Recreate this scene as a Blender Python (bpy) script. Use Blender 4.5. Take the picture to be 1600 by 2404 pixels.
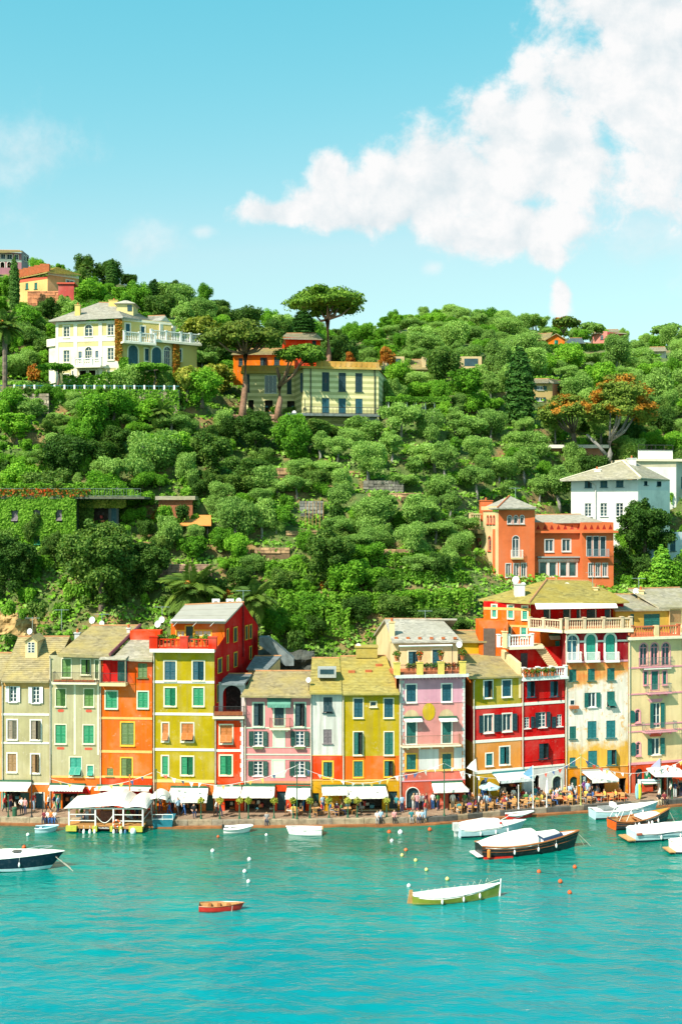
import bpy,math,random
import numpy as np
from mathutils import Vector,Matrix,noise as mnoise
for _o in list(bpy.data.objects):
 bpy.data.objects.remove(_o)
SC=bpy.context.scene
COL=SC.collection
random.seed(7)
RNG=np.random.default_rng(11)
PI=math.pi
# ------------------------------------------------------------------ camera
F,CX,CY,CAMZ=2700.0,800.0,1202.0,31.0
cam_data=bpy.data.cameras.new('camera')
cam_data.sensor_fit='VERTICAL'
cam_data.sensor_height=24.0
cam_data.lens=24.0*F/2404.0
cam_data.clip_end=5000
cam=bpy.data.objects.new('camera',cam_data)
COL.objects.link(cam)
cam.location=(0,0,CAMZ)
cam.rotation_euler=(PI/2,0,0)
SC.camera=cam
# ------------------------------------------------------------------ light
LIGHT=Vector((0.68,0.72,-1.0)).normalized()
SUN_EL=math.asin(-LIGHT.z)
SUN_ROT=math.atan2(-LIGHT.x,-LIGHT.y)
sun_data=bpy.data.lights.new('sun','SUN')
sun_data.energy=4.4
sun_data.angle=math.radians(0.5)
sun_data.color=(1.0,0.925,0.80)
sun=bpy.data.objects.new('sun',sun_data)
COL.objects.link(sun)
sun.rotation_euler=LIGHT.to_track_quat('-Z','Y').to_euler()
sun.location=(-60,-40,120)
SC.view_settings.view_transform='Standard'
SC.view_settings.look='None'
SC.view_settings.gamma=1.0
SC.view_settings.use_curve_mapping=False
SC.view_settings.exposure=0.90
SC.render.engine='CYCLES'
SC.cycles.max_bounces=6
SC.cycles.diffuse_bounces=3
SC.cycles.glossy_bounces=3
SC.cycles.transmission_bounces=3
SC.cycles.transparent_max_bounces=6
SC.cycles.use_denoising=True
# ------------------------------------------------------------------ world: Nishita sky with procedural clouds laid out by direction
world=bpy.data.worlds.new('World')
SC.world=world
world.use_nodes=True
WN,WL=world.node_tree.nodes,world.node_tree.links
WN.clear()
def wnode(t,**kw):
 n=WN.new(t)
 for k,v in kw.items():
  setattr(n,k,v)
 return n
def wmath(op,a,b=None,clamp=False):
 n=wnode('ShaderNodeMath',operation=op,use_clamp=clamp)
 for i,v in enumerate((a,b)):
  if v is None:
   continue
  if isinstance(v,(int,float)):
   n.inputs[i].default_value=v
  else:
   WL.new(v,n.inputs[i])
 return n.outputs[0]
def wvec(op,a,b):
 n=wnode('ShaderNodeVectorMath',operation=op)
 for i,v in enumerate((a,b)):
  if v is None:
   continue
  if isinstance(v,tuple):
   n.inputs[i].default_value=v
  else:
   WL.new(v,n.inputs[i])
 return n.outputs['Value'] if op=='LENGTH' else n.outputs[0]
SKY_STRENGTH=0.10
CLOUD_LIT=(5.25,5.25,5.25)
CLOUD_SHADE=(4.0,4.45,4.65)
sky=wnode('ShaderNodeTexSky',sky_type='NISHITA',sun_disc=False)
sky.sun_elevation=SUN_EL
sky.sun_rotation=SUN_ROT
sky.air_density=1.0
sky.dust_density=0.6
sky.ozone_density=1.2
skysep=wnode('ShaderNodeSeparateColor')
WL.new(sky.outputs[0],skysep.inputs[0])
skyrgb=wnode('ShaderNodeCombineColor')
g_=wmath('MULTIPLY',wmath('POWER',skysep.outputs[1],0.58),2.2)
WL.new(wmath('MINIMUM',wmath('MULTIPLY',wmath('POWER',skysep.outputs[0],1.9),0.56),wmath('MULTIPLY',g_,0.62)),skyrgb.inputs[0])
WL.new(g_,skyrgb.inputs[1])
WL.new(wmath('MULTIPLY',wmath('POWER',skysep.outputs[2],0.42),2.5),skyrgb.inputs[2])
tc=wnode('ShaderNodeTexCoord')
sep=wnode('ShaderNodeSeparateXYZ')
WL.new(tc.outputs['Generated'],sep.inputs[0])
ady=wmath('MAXIMUM',wmath('ABSOLUTE',sep.outputs[1]),0.12)
ca=wmath('DIVIDE',sep.outputs[0],ady)
cb=wmath('DIVIDE',sep.outputs[2],ady)
comb=wnode('ShaderNodeCombineXYZ')
WL.new(ca,comb.inputs[0])
WL.new(cb,comb.inputs[1])
cpos=comb.outputs[0]
def cloud_noise(scale,detail,rough,off,src):
 n=wnode('ShaderNodeTexNoise',noise_dimensions='2D')
 n.inputs['Scale'].default_value=scale
 n.inputs['Detail'].default_value=detail
 n.inputs['Roughness'].default_value=rough
 v=wvec('ADD',src,off)
 WL.new(v,n.inputs['Vector'])
 return n
def cloud_blob(cx,cy,rx,ry,src):
 c=wvec('SUBTRACT',src,((cx-CX)/F,(CY-cy)/F,0))
 s=wvec('MULTIPLY',c,(F/rx,F/ry,0))
 return wmath('SUBTRACT',1.0,wvec('LENGTH',s,None))
BLOBS=[(1500,20,270,170),(1480,210,290,210),(1260,360,250,150),(1060,425,230,115),(860,480,190,85),
        (660,490,110,40),(780,410,60,60),(1640,300,300,230),(1275,565,65,80),(1312,700,30,48),(1700,-150,460,260),(1160,540,200,70)]
WISPS=[(-30,375,270,150),(330,580,110,90),(475,540,36,20),(1022,630,30,22),(1560,560,190,150),(-500,300,380,160),(2300,420,500,220),(2100,-400,900,260),(-700,-500,620,200)]
warp=cloud_noise(9,3,0.5,(3.1,0.4,0),cpos)
wv=wvec('MULTIPLY',wvec('SUBTRACT',warp.outputs['Color'],(0.5,0.5,0.5)),(0.030,0.026,0))
cp2=wvec('ADD',cpos,wv)
def field(blobs,src):
 f=None
 for b in blobs:
  v=cloud_blob(*b,src)
  f=v if f is None else wmath('SMOOTH_MAX',f,v)
  if f is not v:
   f.node.inputs[2].default_value=0.12
 return f
edge=cloud_noise(13,10,0.66,(0.3,1.7,0),cp2)
coarse=cloud_noise(4.5,3,0.5,(7.7,3.1,0),cpos)
edge2=wmath('ADD',wmath('MULTIPLY',wmath('SUBTRACT',edge.outputs['Fac'],0.5),1.8),wmath('MULTIPLY',wmath('SUBTRACT',coarse.outputs['Fac'],0.5),1.5))
def billows(scale,src):
 v=wnode('ShaderNodeTexVoronoi',feature='F1',voronoi_dimensions='2D')
 v.inputs['Scale'].default_value=scale
 WL.new(src,v.inputs['Vector'])
 return wmath('SUBTRACT',0.60,v.outputs['Distance'])
puff=wmath('ADD',wmath('MULTIPLY',billows(13,cp2),0.5),wmath('MULTIPLY',billows(31,cp2),0.4))
main_f=wmath('ADD',wmath('ADD',field(BLOBS,cp2),edge2),puff)
def smooth(v,lo,hi):
 m=wnode('ShaderNodeMapRange',interpolation_type='SMOOTHSTEP')
 WL.new(v,m.inputs[0])
 m.inputs[1].default_value=lo
 m.inputs[2].default_value=hi
 return m.outputs[0]
main_c=smooth(main_f,-0.04,0.5)
wisp_f=wmath('ADD',field(WISPS,cp2),wmath('ADD',wmath('MULTIPLY',wmath('SUBTRACT',edge.outputs['Fac'],0.5),2.2),wmath('MULTIPLY',wmath('SUBTRACT',coarse.outputs['Fac'],0.5),1.4)))
wisp_c=wmath('MULTIPLY',smooth(wisp_f,0.0,1.3),0.5)
cover=wmath('MAXIMUM',main_c,wisp_c)
cp3=wvec('ADD',cp2,(-0.014,0.016,0))
edge_s=cloud_noise(13,10,0.66,(0.3,1.7,0),cp3)
relief=wmath('ADD',wmath('SUBTRACT',edge.outputs['Fac'],edge_s.outputs['Fac']),wmath('MULTIPLY',wmath('SUBTRACT',puff,wmath('ADD',wmath('MULTIPLY',billows(13,cp3),0.5),wmath('MULTIPLY',billows(31,cp3),0.4))),0.5))
lit=wmath('ADD',wmath('MULTIPLY',relief,2.6),wmath('ADD',wmath('MULTIPLY',wmath('SUBTRACT',coarse.outputs['Fac'],0.5),1.6),0.66),clamp=True)
ccol=wnode('ShaderNodeMix',data_type='RGBA')
WL.new(lit,ccol.inputs[0])
ccol.inputs[6].default_value=(*CLOUD_SHADE,1)
ccol.inputs[7].default_value=(*CLOUD_LIT,1)
wmix=wnode('ShaderNodeMix',data_type='RGBA')
WL.new(cover,wmix.inputs[0])
WL.new(skyrgb.outputs[0],wmix.inputs[6])
WL.new(ccol.outputs[2],wmix.inputs[7])
bg=wnode('ShaderNodeBackground')
bg.inputs[1].default_value=SKY_STRENGTH
WL.new(wmix.outputs[2],bg.inputs[0])
wout=wnode('ShaderNodeOutputWorld')
WL.new(bg.outputs[0],wout.inputs[0])
# ------------------------------------------------------------------ helpers: places
def at(px,py,Y):
 return Vector(((px-CX)*Y/F,Y,CAMZ-(py-CY)*Y/F))
def region(ox,oy,s):
 return lambda x,y: (ox+x/s,oy+y/s)
RA=region(0,1440,3.92)
RB=region(340,1400,3.92)
RC=region(700,1420,3.92)
RD=region(1060,1340,3.8)
RE=region(1300,1340,3.8)
RV=region(0,560,3.136)
RS=region(420,640,3.136)
RT=region(1080,1020,3.0154)
RU=region(880,680,2.178)
RI=region(0,900,3.136)
RM=region(400,960,2.178)
RP=region(0,0,1.0)
# ------------------------------------------------------------------ helpers: materials
MATS={}
def new_mat(key):
 m=bpy.data.materials.new(key)
 m.use_nodes=True
 nt=m.node_tree
 b=nt.nodes['Principled BSDF']
 return m,nt.nodes,nt.links,b
def node(nodes,t,**kw):
 n=nodes.new(t)
 for k,v in kw.items():
  setattr(n,k,v)
 return n
def ramp(nodes,links,src,stops):
 r=nodes.new('ShaderNodeValToRGB')
 e=r.color_ramp.elements
 while len(e)<len(stops):
  e.new(0.5)
 for i,(p,c) in enumerate(stops):
  e[i].position=p
  e[i].color=(*c,1) if len(c)==3 else c
 links.new(src,r.inputs[0])
 return r.outputs[0]
def sc(c,k):
 return tuple(min(1.0,max(0.0,v*k)) for v in c)
def lerp3(a,b,t):
 return tuple(a[i]+(b[i]-a[i])*t for i in range(3))
def mixc(nodes,links,fac,a,b,mode='MIX'):
 n=node(nodes,'ShaderNodeMix',data_type='RGBA',blend_type=mode)
 for i,v in ((0,fac),(6,a),(7,b)):
  if isinstance(v,(int,float)):
   n.inputs[i].default_value=v
  elif isinstance(v,tuple):
   n.inputs[i].default_value=(*v,1) if len(v)==3 else v
  else:
   links.new(v,n.inputs[i])
 return n.outputs[2]
def noise_tex(nodes,links,scale,detail=4,rough=0.55,vec=None,stretch=None):
 t=node(nodes,'ShaderNodeTexNoise')
 t.inputs['Scale'].default_value=scale
 t.inputs['Detail'].default_value=detail
 t.inputs['Roughness'].default_value=rough
 if vec is None:
  vec=nodes.new('ShaderNodeNewGeometry').outputs['Position']
 if stretch:
  mp=node(nodes,'ShaderNodeMapping')
  mp.inputs['Scale'].default_value=stretch
  links.new(vec,mp.inputs[0])
  vec=mp.outputs[0]
 links.new(vec,t.inputs['Vector'])
 return t.outputs['Fac']
def add_bump(nodes,links,b,h,strength,dist):
 bp=node(nodes,'ShaderNodeBump')
 bp.inputs['Strength'].default_value=strength
 bp.inputs['Distance'].default_value=dist
 links.new(h,bp.inputs['Height'])
 links.new(bp.outputs[0],b.inputs['Normal'])
def plaster(col,wear=1.0,rough=0.88):
 mx,mn=max(col),min(col)
 if (mx-mn)/mx>0.3:
  m_=sum(col)/3
  col=tuple(max(0.003,(m_+(c-m_)*1.12)*0.86) for c in col)
 key='plaster_%.3f_%.3f_%.3f_%.1f' % (*col,wear)
 if key in MATS:
  return MATS[key]
 m,N,L,b=new_mat(key)
 big=noise_tex(N,L,0.35,5,0.6)
 c1=ramp(N,L,big,[(0.28,sc(col,0.74)),(0.5,col),(0.74,lerp3(col,(0.9,0.85,0.7),0.16*wear))])
 st=noise_tex(N,L,1.0,4,0.6,stretch=(2.6,2.6,0.16))
 streak=ramp(N,L,st,[(0.42,(0,0,0)),(0.75,(1,1,1))])
 c2=mixc(N,L,streak,c1,sc(lerp3(col,(0.35,0.28,0.2),0.35),0.72))
 f=node(N,'ShaderNodeMath',operation='MULTIPLY')
 L.new(streak,f.inputs[0])
 f.inputs[1].default_value=0.6*wear
 c2.node.inputs[0].default_value=0
 L.new(f.outputs[0],c2.node.inputs[0])
 pt=noise_tex(N,L,1.3,8,0.7)
 patch=ramp(N,L,pt,[(0.61,(0,0,0)),(0.68,(1,1,1))])
 f2=node(N,'ShaderNodeMath',operation='MULTIPLY')
 L.new(patch,f2.inputs[0])
 f2.inputs[1].default_value=0.55*wear
 c3=mixc(N,L,f2.outputs[0],c2,lerp3(col,(0.62,0.56,0.45),0.6))
 L.new(c3,b.inputs['Base Color'])
 b.inputs['Roughness'].default_value=rough
 b.inputs['Specular IOR Level'].default_value=0.12
 fine=noise_tex(N,L,9,5,0.6)
 add_bump(N,L,b,fine,0.35,0.03)
 MATS[key]=m
 return m
def paint(col,rough=0.55,var=0.18,metal=0.0,scale=3.0,name='paint',bump=0.0,spec=0.5):
 key='%s_%.3f_%.3f_%.3f_%.2f_%.2f' % (name,*col,rough,metal)
 if key in MATS:
  return MATS[key]
 m,N,L,b=new_mat(key)
 n=noise_tex(N,L,scale,5,0.6)
 c=ramp(N,L,n,[(0.28,sc(col,1-var)),(0.52,col),(0.78,lerp3(sc(col,1+0.4*var),(0.6,0.6,0.58),0.25*var))])
 L.new(c,b.inputs['Base Color'])
 b.inputs['Roughness'].default_value=rough
 b.inputs['Metallic'].default_value=metal
 b.inputs['Specular IOR Level'].default_value=spec
 if bump:
  add_bump(N,L,b,noise_tex(N,L,scale*6,5,0.6),bump,0.03)
 MATS[key]=m
 return m
def slate(col,col2,name='slates'):
 key='%s_%.3f_%.3f_%.3f' % (name,*col)
 if key in MATS:
  return MATS[key]
 m,N,L,b=new_mat(key)
 pos=N.new('ShaderNodeNewGeometry').outputs['Position']
 v=node(N,'ShaderNodeTexVoronoi',feature='F1',distance='CHEBYCHEV')
 v.inputs['Scale'].default_value=1.0
 mp=node(N,'ShaderNodeMapping')
 mp.inputs['Scale'].default_value=(2.4,2.4,6.0)
 L.new(pos,mp.inputs[0])
 L.new(mp.outputs[0],v.inputs['Vector'])
 sepc=node(N,'ShaderNodeSeparateColor')
 L.new(v.outputs['Color'],sepc.inputs[0])
 c1=ramp(N,L,sepc.outputs[0],[(0.0,sc(col,0.74)),(0.5,col),(1.0,sc(col,1.22))])
 big=noise_tex(N,L,0.45,6,0.62)
 lich=ramp(N,L,big,[(0.42,(0,0,0)),(0.66,(1,1,1))])
 c2=mixc(N,L,lich,c1,col2)
 c3n=noise_tex(N,L,2.5,6,0.7)
 dirt=ramp(N,L,c3n,[(0.3,(0.62,0.62,0.62)),(0.6,(1,1,1))])
 c3=mixc(N,L,0.6,c2,dirt,'MULTIPLY')
 L.new(c3,b.inputs['Base Color'])
 b.inputs['Roughness'].default_value=0.85
 b.inputs['Specular IOR Level'].default_value=0.15
 add_bump(N,L,b,sepc.outputs[1],0.5,0.03)
 MATS[key]=m
 return m
def stone_mat(col,name='stone',scale=1.6,dark=0.45):
 key='%s_%.3f_%.3f_%.3f' % (name,*col)
 if key in MATS:
  return MATS[key]
 m,N,L,b=new_mat(key)
 n1=noise_tex(N,L,scale,8,0.66)
 c=ramp(N,L,n1,[(0.28,sc(col,dark)),(0.5,col),(0.72,sc(col,1.35))])
 n2=noise_tex(N,L,0.35,4,0.6)
 d=ramp(N,L,n2,[(0.35,(0.72,0.68,0.6)),(0.62,(1,1,1))])
 L.new(mixc(N,L,0.8,c,d,'MULTIPLY'),b.inputs['Base Color'])
 b.inputs['Roughness'].default_value=0.9
 add_bump(N,L,b,n1,0.6,0.06)
 MATS[key]=m
 return m
def glass_mat(col=(0.015,0.035,0.045)):
 key='window_glass_%.3f_%.3f' % (col[0],col[2])
 if key in MATS:
  return MATS[key]
 m,N,L,b=new_mat(key)
 n=noise_tex(N,L,0.8,3,0.5)
 L.new(ramp(N,L,n,[(0.3,sc(col,0.5)),(0.7,sc(col,2.2))]),b.inputs['Base Color'])
 b.inputs['Roughness'].default_value=0.08
 b.inputs['Specular IOR Level'].default_value=0.7
 MATS[key]=m
 return m
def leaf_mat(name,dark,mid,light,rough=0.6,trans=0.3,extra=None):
 if name in MATS:
  return MATS[name]
 m,N,L,b=new_mat(name)
 a=node(N,'ShaderNodeAttribute',attribute_name='tint')
 oi=node(N,'ShaderNodeObjectInfo')
 big=noise_tex(N,L,0.5,3,0.5)
 s=node(N,'ShaderNodeMath',operation='MULTIPLY_ADD')
 L.new(oi.outputs['Random'],s.inputs[0])
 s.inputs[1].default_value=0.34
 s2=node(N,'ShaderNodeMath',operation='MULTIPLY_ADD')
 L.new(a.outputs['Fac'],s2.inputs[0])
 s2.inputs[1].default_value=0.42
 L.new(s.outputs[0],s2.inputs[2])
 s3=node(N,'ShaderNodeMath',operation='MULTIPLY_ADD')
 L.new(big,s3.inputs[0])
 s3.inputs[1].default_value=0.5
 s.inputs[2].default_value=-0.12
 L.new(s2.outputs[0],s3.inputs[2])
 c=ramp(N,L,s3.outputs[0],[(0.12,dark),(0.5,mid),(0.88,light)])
 if extra:
  en=noise_tex(N,L,extra[2],3,0.5)
  c=mixc(N,L,ramp(N,L,en,[(extra[1],(0,0,0)),(extra[1]+0.06,(1,1,1))]),c,extra[0])
 L.new(c,b.inputs['Base Color'])
 b.inputs['Roughness'].default_value=rough
 b.inputs['Specular IOR Level'].default_value=0.12
 tr=node(N,'ShaderNodeBsdfTranslucent')
 L.new(mixc(N,L,1.0,c,(1.25,1.3,0.6),'MULTIPLY'),tr.inputs['Color'])
 mx=node(N,'ShaderNodeMixShader')
 mx.inputs[0].default_value=trans
 L.new(b.outputs[0],mx.inputs[1])
 L.new(tr.outputs[0],mx.inputs[2])
 L.new(mx.outputs[0],N['Material Output'].inputs[0])
 MATS[name]=m
 return m
GOODS=[paint(c,0.7,0.3,name='goods',scale=6) for c in ((0.6,0.2,0.06),(0.6,0.55,0.45),(0.1,0.3,0.35),(0.5,0.05,0.04))]
WHITE=paint((0.78,0.77,0.72),0.6,0.12,name='white_paint')
CREAM=paint((0.74,0.66,0.47),0.7,0.14,name='cream_paint')
CANVAS=paint((0.80,0.77,0.69),0.9,0.2,name='canvas',scale=1.2,bump=0.15)
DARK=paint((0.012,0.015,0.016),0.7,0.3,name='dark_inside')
IRON=paint((0.02,0.022,0.022),0.5,0.2,name='iron')
GREENPOST=paint((0.02,0.10,0.05),0.45,0.2,name='green_post')
GLASS=glass_mat()
PINKGLASS=glass_mat((0.02,0.09,0.13))
ROOF_A=slate((0.33,0.27,0.15),(0.42,0.33,0.13))
ROOF_B=slate((0.40,0.36,0.28),(0.36,0.32,0.20))
ROOF_C=slate((0.36,0.30,0.10),(0.40,0.31,0.07))
ROOF_D=slate((0.43,0.40,0.34),(0.40,0.37,0.30))
RIDGE=paint((0.42,0.20,0.08),0.85,0.3,name='ridge_tile')
TERRA=paint((0.42,0.11,0.03),0.85,0.25,name='terracotta')
SHUT={
 'g': (0.012,0.235,0.10),'y': (0.085,0.20,0.035),'l': (0.10,0.165,0.05),'t': (0.008,0.115,0.095),'b': (0.006,0.075,0.105),
 'o': (0.46,0.14,0.02),'k': (0.27,0.215,0.15),'w': (0.76,0.75,0.72),'d': (0.006,0.055,0.038),'e': (0.02,0.27,0.19),'m': (0.30,0.17,0.07),'n': (0.006,0.035,0.045),'v': (0.16,0.13,0.14),'c': (0.010,0.14,0.15)}
def shut_mat(k):
 return paint(SHUT[k],0.5,0.22,name='shutter_paint',scale=5)
# ------------------------------------------------------------------ helpers: meshes and objects
ORIGIN={}
class MB:
 def __init__(self):
  self.v,self.f,self.m=[],[],[]
 def poly(self,pts,mat=0):
  i=len(self.v)
  self.v += [tuple(p) for p in pts]
  self.f.append(tuple(range(i,i+len(pts))))
  self.m.append(mat)
 def hexa(self,c,mat=0):
  i=len(self.v)
  self.v += [tuple(p) for p in c]
  for q in ((3,2,1,0),(4,5,6,7),(0,1,5,4),(1,2,6,5),(2,3,7,6),(3,0,4,7)):
   self.f.append(tuple(i+k for k in q))
   self.m.append(mat)
 def box(self,a,b,mat=0):
  (x0,y0,z0),(x1,y1,z1)=a,b
  self.hexa([(x0,y0,z0),(x1,y0,z0),(x1,y1,z0),(x0,y1,z0),(x0,y0,z1),(x1,y0,z1),(x1,y1,z1),(x0,y1,z1)],mat)
 def tube(self,pts,r,n=6,mat=0,caps=True):
  pts=[Vector(p) for p in pts]
  rs=r if isinstance(r,(list,tuple)) else [r]*len(pts)
  i0=len(self.v)
  for k,p in enumerate(pts):
   d=(pts[min(k+1,len(pts)-1)]-pts[max(k-1,0)]).normalized()
   a=d.cross(Vector((0,0,1)))
   if a.length<1e-3:
    a=d.cross(Vector((0,1,0)))
   a.normalize()
   b=d.cross(a)
   for j in range(n):
    t=2*PI*j/n
    self.v.append(tuple(p+(a*math.cos(t)+b*math.sin(t))*rs[k]))
  for k in range(len(pts)-1):
   for j in range(n):
    a0,a1=i0+k*n+j,i0+k*n+(j+1) % n
    self.f.append((a0,a1,a1+n,a0+n))
    self.m.append(mat)
  if caps:
   self.f.append(tuple(i0+j for j in range(n))[::-1])
   self.f.append(tuple(i0+(len(pts)-1)*n+j for j in range(n)))
   self.m += [mat,mat]
 def lathe(self,c,prof,n=10,mat=0,axis=None):
  i0=len(self.v)
  for r,z in prof:
   for j in range(n):
    t=2*PI*j/n
    self.v.append((c[0]+r*math.cos(t),c[1]+r*math.sin(t),c[2]+z))
  for k in range(len(prof)-1):
   for j in range(n):
    a0,a1=i0+k*n+j,i0+k*n+(j+1) % n
    self.f.append((a0,a1,a1+n,a0+n))
    self.m.append(mat)
  self.f.append(tuple(i0+j for j in range(n))[::-1])
  self.f.append(tuple(i0+(len(prof)-1)*n+j for j in range(n)))
  self.m += [mat,mat]
 def ball(self,c,rx,ry,rz,n=8,k=5,mat=0):
  prof=[(max(0.02,math.sin(PI*i/k)),-math.cos(PI*i/k)) for i in range(k+1)]
  i0=len(self.v)
  self.lathe((0,0,0),prof,n,mat)
  for i in range(i0,len(self.v)):
   x,y,z=self.v[i]
   self.v[i]=(c[0]+x*rx,c[1]+y*ry,c[2]+z*rz)
 def build(self,name,mats,parent=None,smooth=False,origin=None):
  if not isinstance(mats,(list,tuple)):
   mats=[mats]
  me=bpy.data.meshes.new(name)
  o=bpy.data.objects.new(name,me)
  org=ORIGIN.get(parent.name,Vector()) if parent is not None else (Vector(origin) if origin is not None else Vector())
  if org.length>0:
   me.from_pydata([(x-org.x,y-org.y,z-org.z) for x,y,z in self.v],[],self.f)
  else:
   me.from_pydata(self.v,[],self.f)
  for m in mats:
   me.materials.append(m)
  if len(mats)>1:
   me.polygons.foreach_set('material_index',self.m)
  if smooth:
   me.polygons.foreach_set('use_smooth',[True]*len(self.f))
  me.update()
  COL.objects.link(o)
  if parent is not None:
   o.parent=parent
  elif origin is not None:
   o.location=org
  ORIGIN[o.name]=org
  return o
def tag(o,label=None,cat=None,group=None,kind=None):
 for k,v in (('label',label),('category',cat),('group',group),('kind',kind)):
  if v:
   o[k]=v
 return o
def thing(name,label,cat,base,group=None):
 o=bpy.data.objects.new(name,None)
 COL.objects.link(o)
 o.empty_display_size=0.5
 o.location=base
 ORIGIN[o.name]=Vector(base)
 return tag(o,label,cat,group)
def copy_tree(o,parent=None):
 c=o.copy()
 COL.objects.link(c)
 c.parent=parent
 ORIGIN[c.name]=ORIGIN.get(o.name,Vector())
 for ch in o.children:
  copy_tree(ch,c)
 return c
def fast_mesh(name,verts,nper,mats,tint=None,matidx=None):
 me=bpy.data.meshes.new(name)
 nv=len(verts)
 nf=nv // nper
 me.vertices.add(nv)
 me.vertices.foreach_set('co',np.ascontiguousarray(verts,dtype=np.float32).ravel())
 me.loops.add(nv)
 me.loops.foreach_set('vertex_index',np.arange(nv,dtype=np.int32))
 me.polygons.add(nf)
 me.polygons.foreach_set('loop_start',np.arange(0,nv,nper,dtype=np.int32))
 me.polygons.foreach_set('loop_total',np.full(nf,nper,dtype=np.int32))
 for m in mats:
  me.materials.append(m)
 if matidx is not None:
  me.polygons.foreach_set('material_index',matidx.astype(np.int32))
 if tint is not None:
  at_=me.attributes.new('tint','FLOAT','FACE')
  at_.data.foreach_set('value',tint.astype(np.float32))
 me.update(calc_edges=True)
 return me
# ------------------------------------------------------------------ helpers: facades
class Facade:
 def __init__(self,p0,p1):
  self.p0,self.p1=Vector((p0[0],p0[1],0)),Vector((p1[0],p1[1],0))
  d=self.p1-self.p0
  self.L=d.length
  self.du=d.normalized()
  self.n=Vector((self.du.y,-self.du.x,0))
 def W(self,u,z,o=0.0):
  return self.p0+self.du*u+self.n*o+Vector((0,0,z))
 def uz(self,px,py,o=0.0):
  d=Vector(((px-CX)/F,1.0,-(py-CY)/F))
  q=self.p0+self.n*o
  t=(q-Vector((0,0,0))).dot(self.n)/d.dot(self.n)
  p=d*t
  return (p-self.p0).dot(self.du),CAMZ+p.z
 def rect(self,R,x0,y0,x1,y1,o=0.0):
  xm,ym=(x0+x1)/2,(y0+y1)/2
  u0=self.uz(*R(x0,ym),o)[0]
  u1=self.uz(*R(x1,ym),o)[0]
  return u0,u1,self.uz(*R(xm,y1),o)[1],self.uz(*R(xm,y0),o)[1]
 def box(self,mb,u0,u1,z0,z1,o0,o1,mat=0):
  mb.hexa([self.W(u0,z0,o1),self.W(u1,z0,o1),self.W(u1,z0,o0),self.W(u0,z0,o0),
        self.W(u0,z1,o1),self.W(u1,z1,o1),self.W(u1,z1,o0),self.W(u0,z1,o0)],mat)
 def quad(self,mb,u0,u1,z0,z1,o,mat=0):
  mb.poly([self.W(u0,z0,o),self.W(u1,z0,o),self.W(u1,z1,o),self.W(u0,z1,o)],mat)
def fac(R,xl,xr,Yl,Yr):
 a,b=at(R(xl,0)[0],0,Yl),at(R(xr,0)[0],0,Yr)
 return Facade((a.x,a.y),(b.x,b.y))
def arch_pts(u0,u1,zs,rise,n=10):
 c,r=(u0+u1)/2,(u1-u0)/2
 return [(c-r*math.cos(PI*i/n),zs+rise*math.sin(PI*i/n)) for i in range(n+1)]
def build_wall(h,fr,u0,u1,z0,z1,zones,holes,name='wall',depth=0.24,label=None):
 us=sorted({round(v,4) for v in [u0,u1]+[a for q in holes for a in q[:2] if u0<a<u1]})
 zs=sorted({round(v,4) for v in [z0,z1]+[a for q in holes for a in q[2:4] if z0<a<z1]+[q[0] for q in zones if z0<q[0]<z1]})
 mats=[]
 for q in zones:
  if q[1] not in mats:
   mats.append(q[1])
 mb=MB()
 def zmat(z):
  r=zones[0][1]
  for zt,m in zones:
   if z<zt:
    r=m
  return mats.index(r)
 for i in range(len(us)-1):
  for j in range(len(zs)-1):
   uc,zc=(us[i]+us[i+1])/2,(zs[j]+zs[j+1])/2
   if any(q[0]<uc<q[1] and q[2]<zc<q[3] for q in holes):
    continue
   fr.quad(mb,us[i],us[i+1],zs[j],zs[j+1],0,zmat(zc))
 for q in holes:
  a,b,c,d,ar=q[:5]
  m=zmat((c+d)/2)
  if not ar:
   mb.poly([fr.W(a,c,0),fr.W(a,d,0),fr.W(a,d,-depth),fr.W(a,c,-depth)],m)
   mb.poly([fr.W(b,d,0),fr.W(b,c,0),fr.W(b,c,-depth),fr.W(b,d,-depth)],m)
   mb.poly([fr.W(a,d,0),fr.W(b,d,0),fr.W(b,d,-depth),fr.W(a,d,-depth)],m)
   mb.poly([fr.W(b,c,0),fr.W(a,c,0),fr.W(a,c,-depth),fr.W(b,c,-depth)],m)
  else:
   rise=min((b-a)/2,d-c)
   sp=d-rise
   pts=arch_pts(a,b,sp,rise)
   n=len(pts) // 2
   for k in range(len(pts)-1):
    (ua,za),(ub,zb)=pts[k],pts[k+1]
    cu=a if k<n else b
    mb.poly([fr.W(ua,za,0),fr.W(ub,zb,0),fr.W(cu,d,0)],m)
    mb.poly([fr.W(ua,za,0),fr.W(ub,zb,0),fr.W(ub,zb,-depth),fr.W(ua,za,-depth)],m)
   mb.poly([fr.W(pts[n][0],pts[n][1],0),fr.W(b,d,0),fr.W(a,d,0)],m)
   mb.poly([fr.W(a,c,0),fr.W(a,sp,0),fr.W(a,sp,-depth),fr.W(a,c,-depth)],m)
   mb.poly([fr.W(b,sp,0),fr.W(b,c,0),fr.W(b,c,-depth),fr.W(b,sp,-depth)],m)
   mb.poly([fr.W(b,c,0),fr.W(a,c,0),fr.W(a,c,-depth),fr.W(b,c,-depth)],m)
 o=mb.build(name,mats,h)
 if label:
  o['label']=label
 return o
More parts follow.
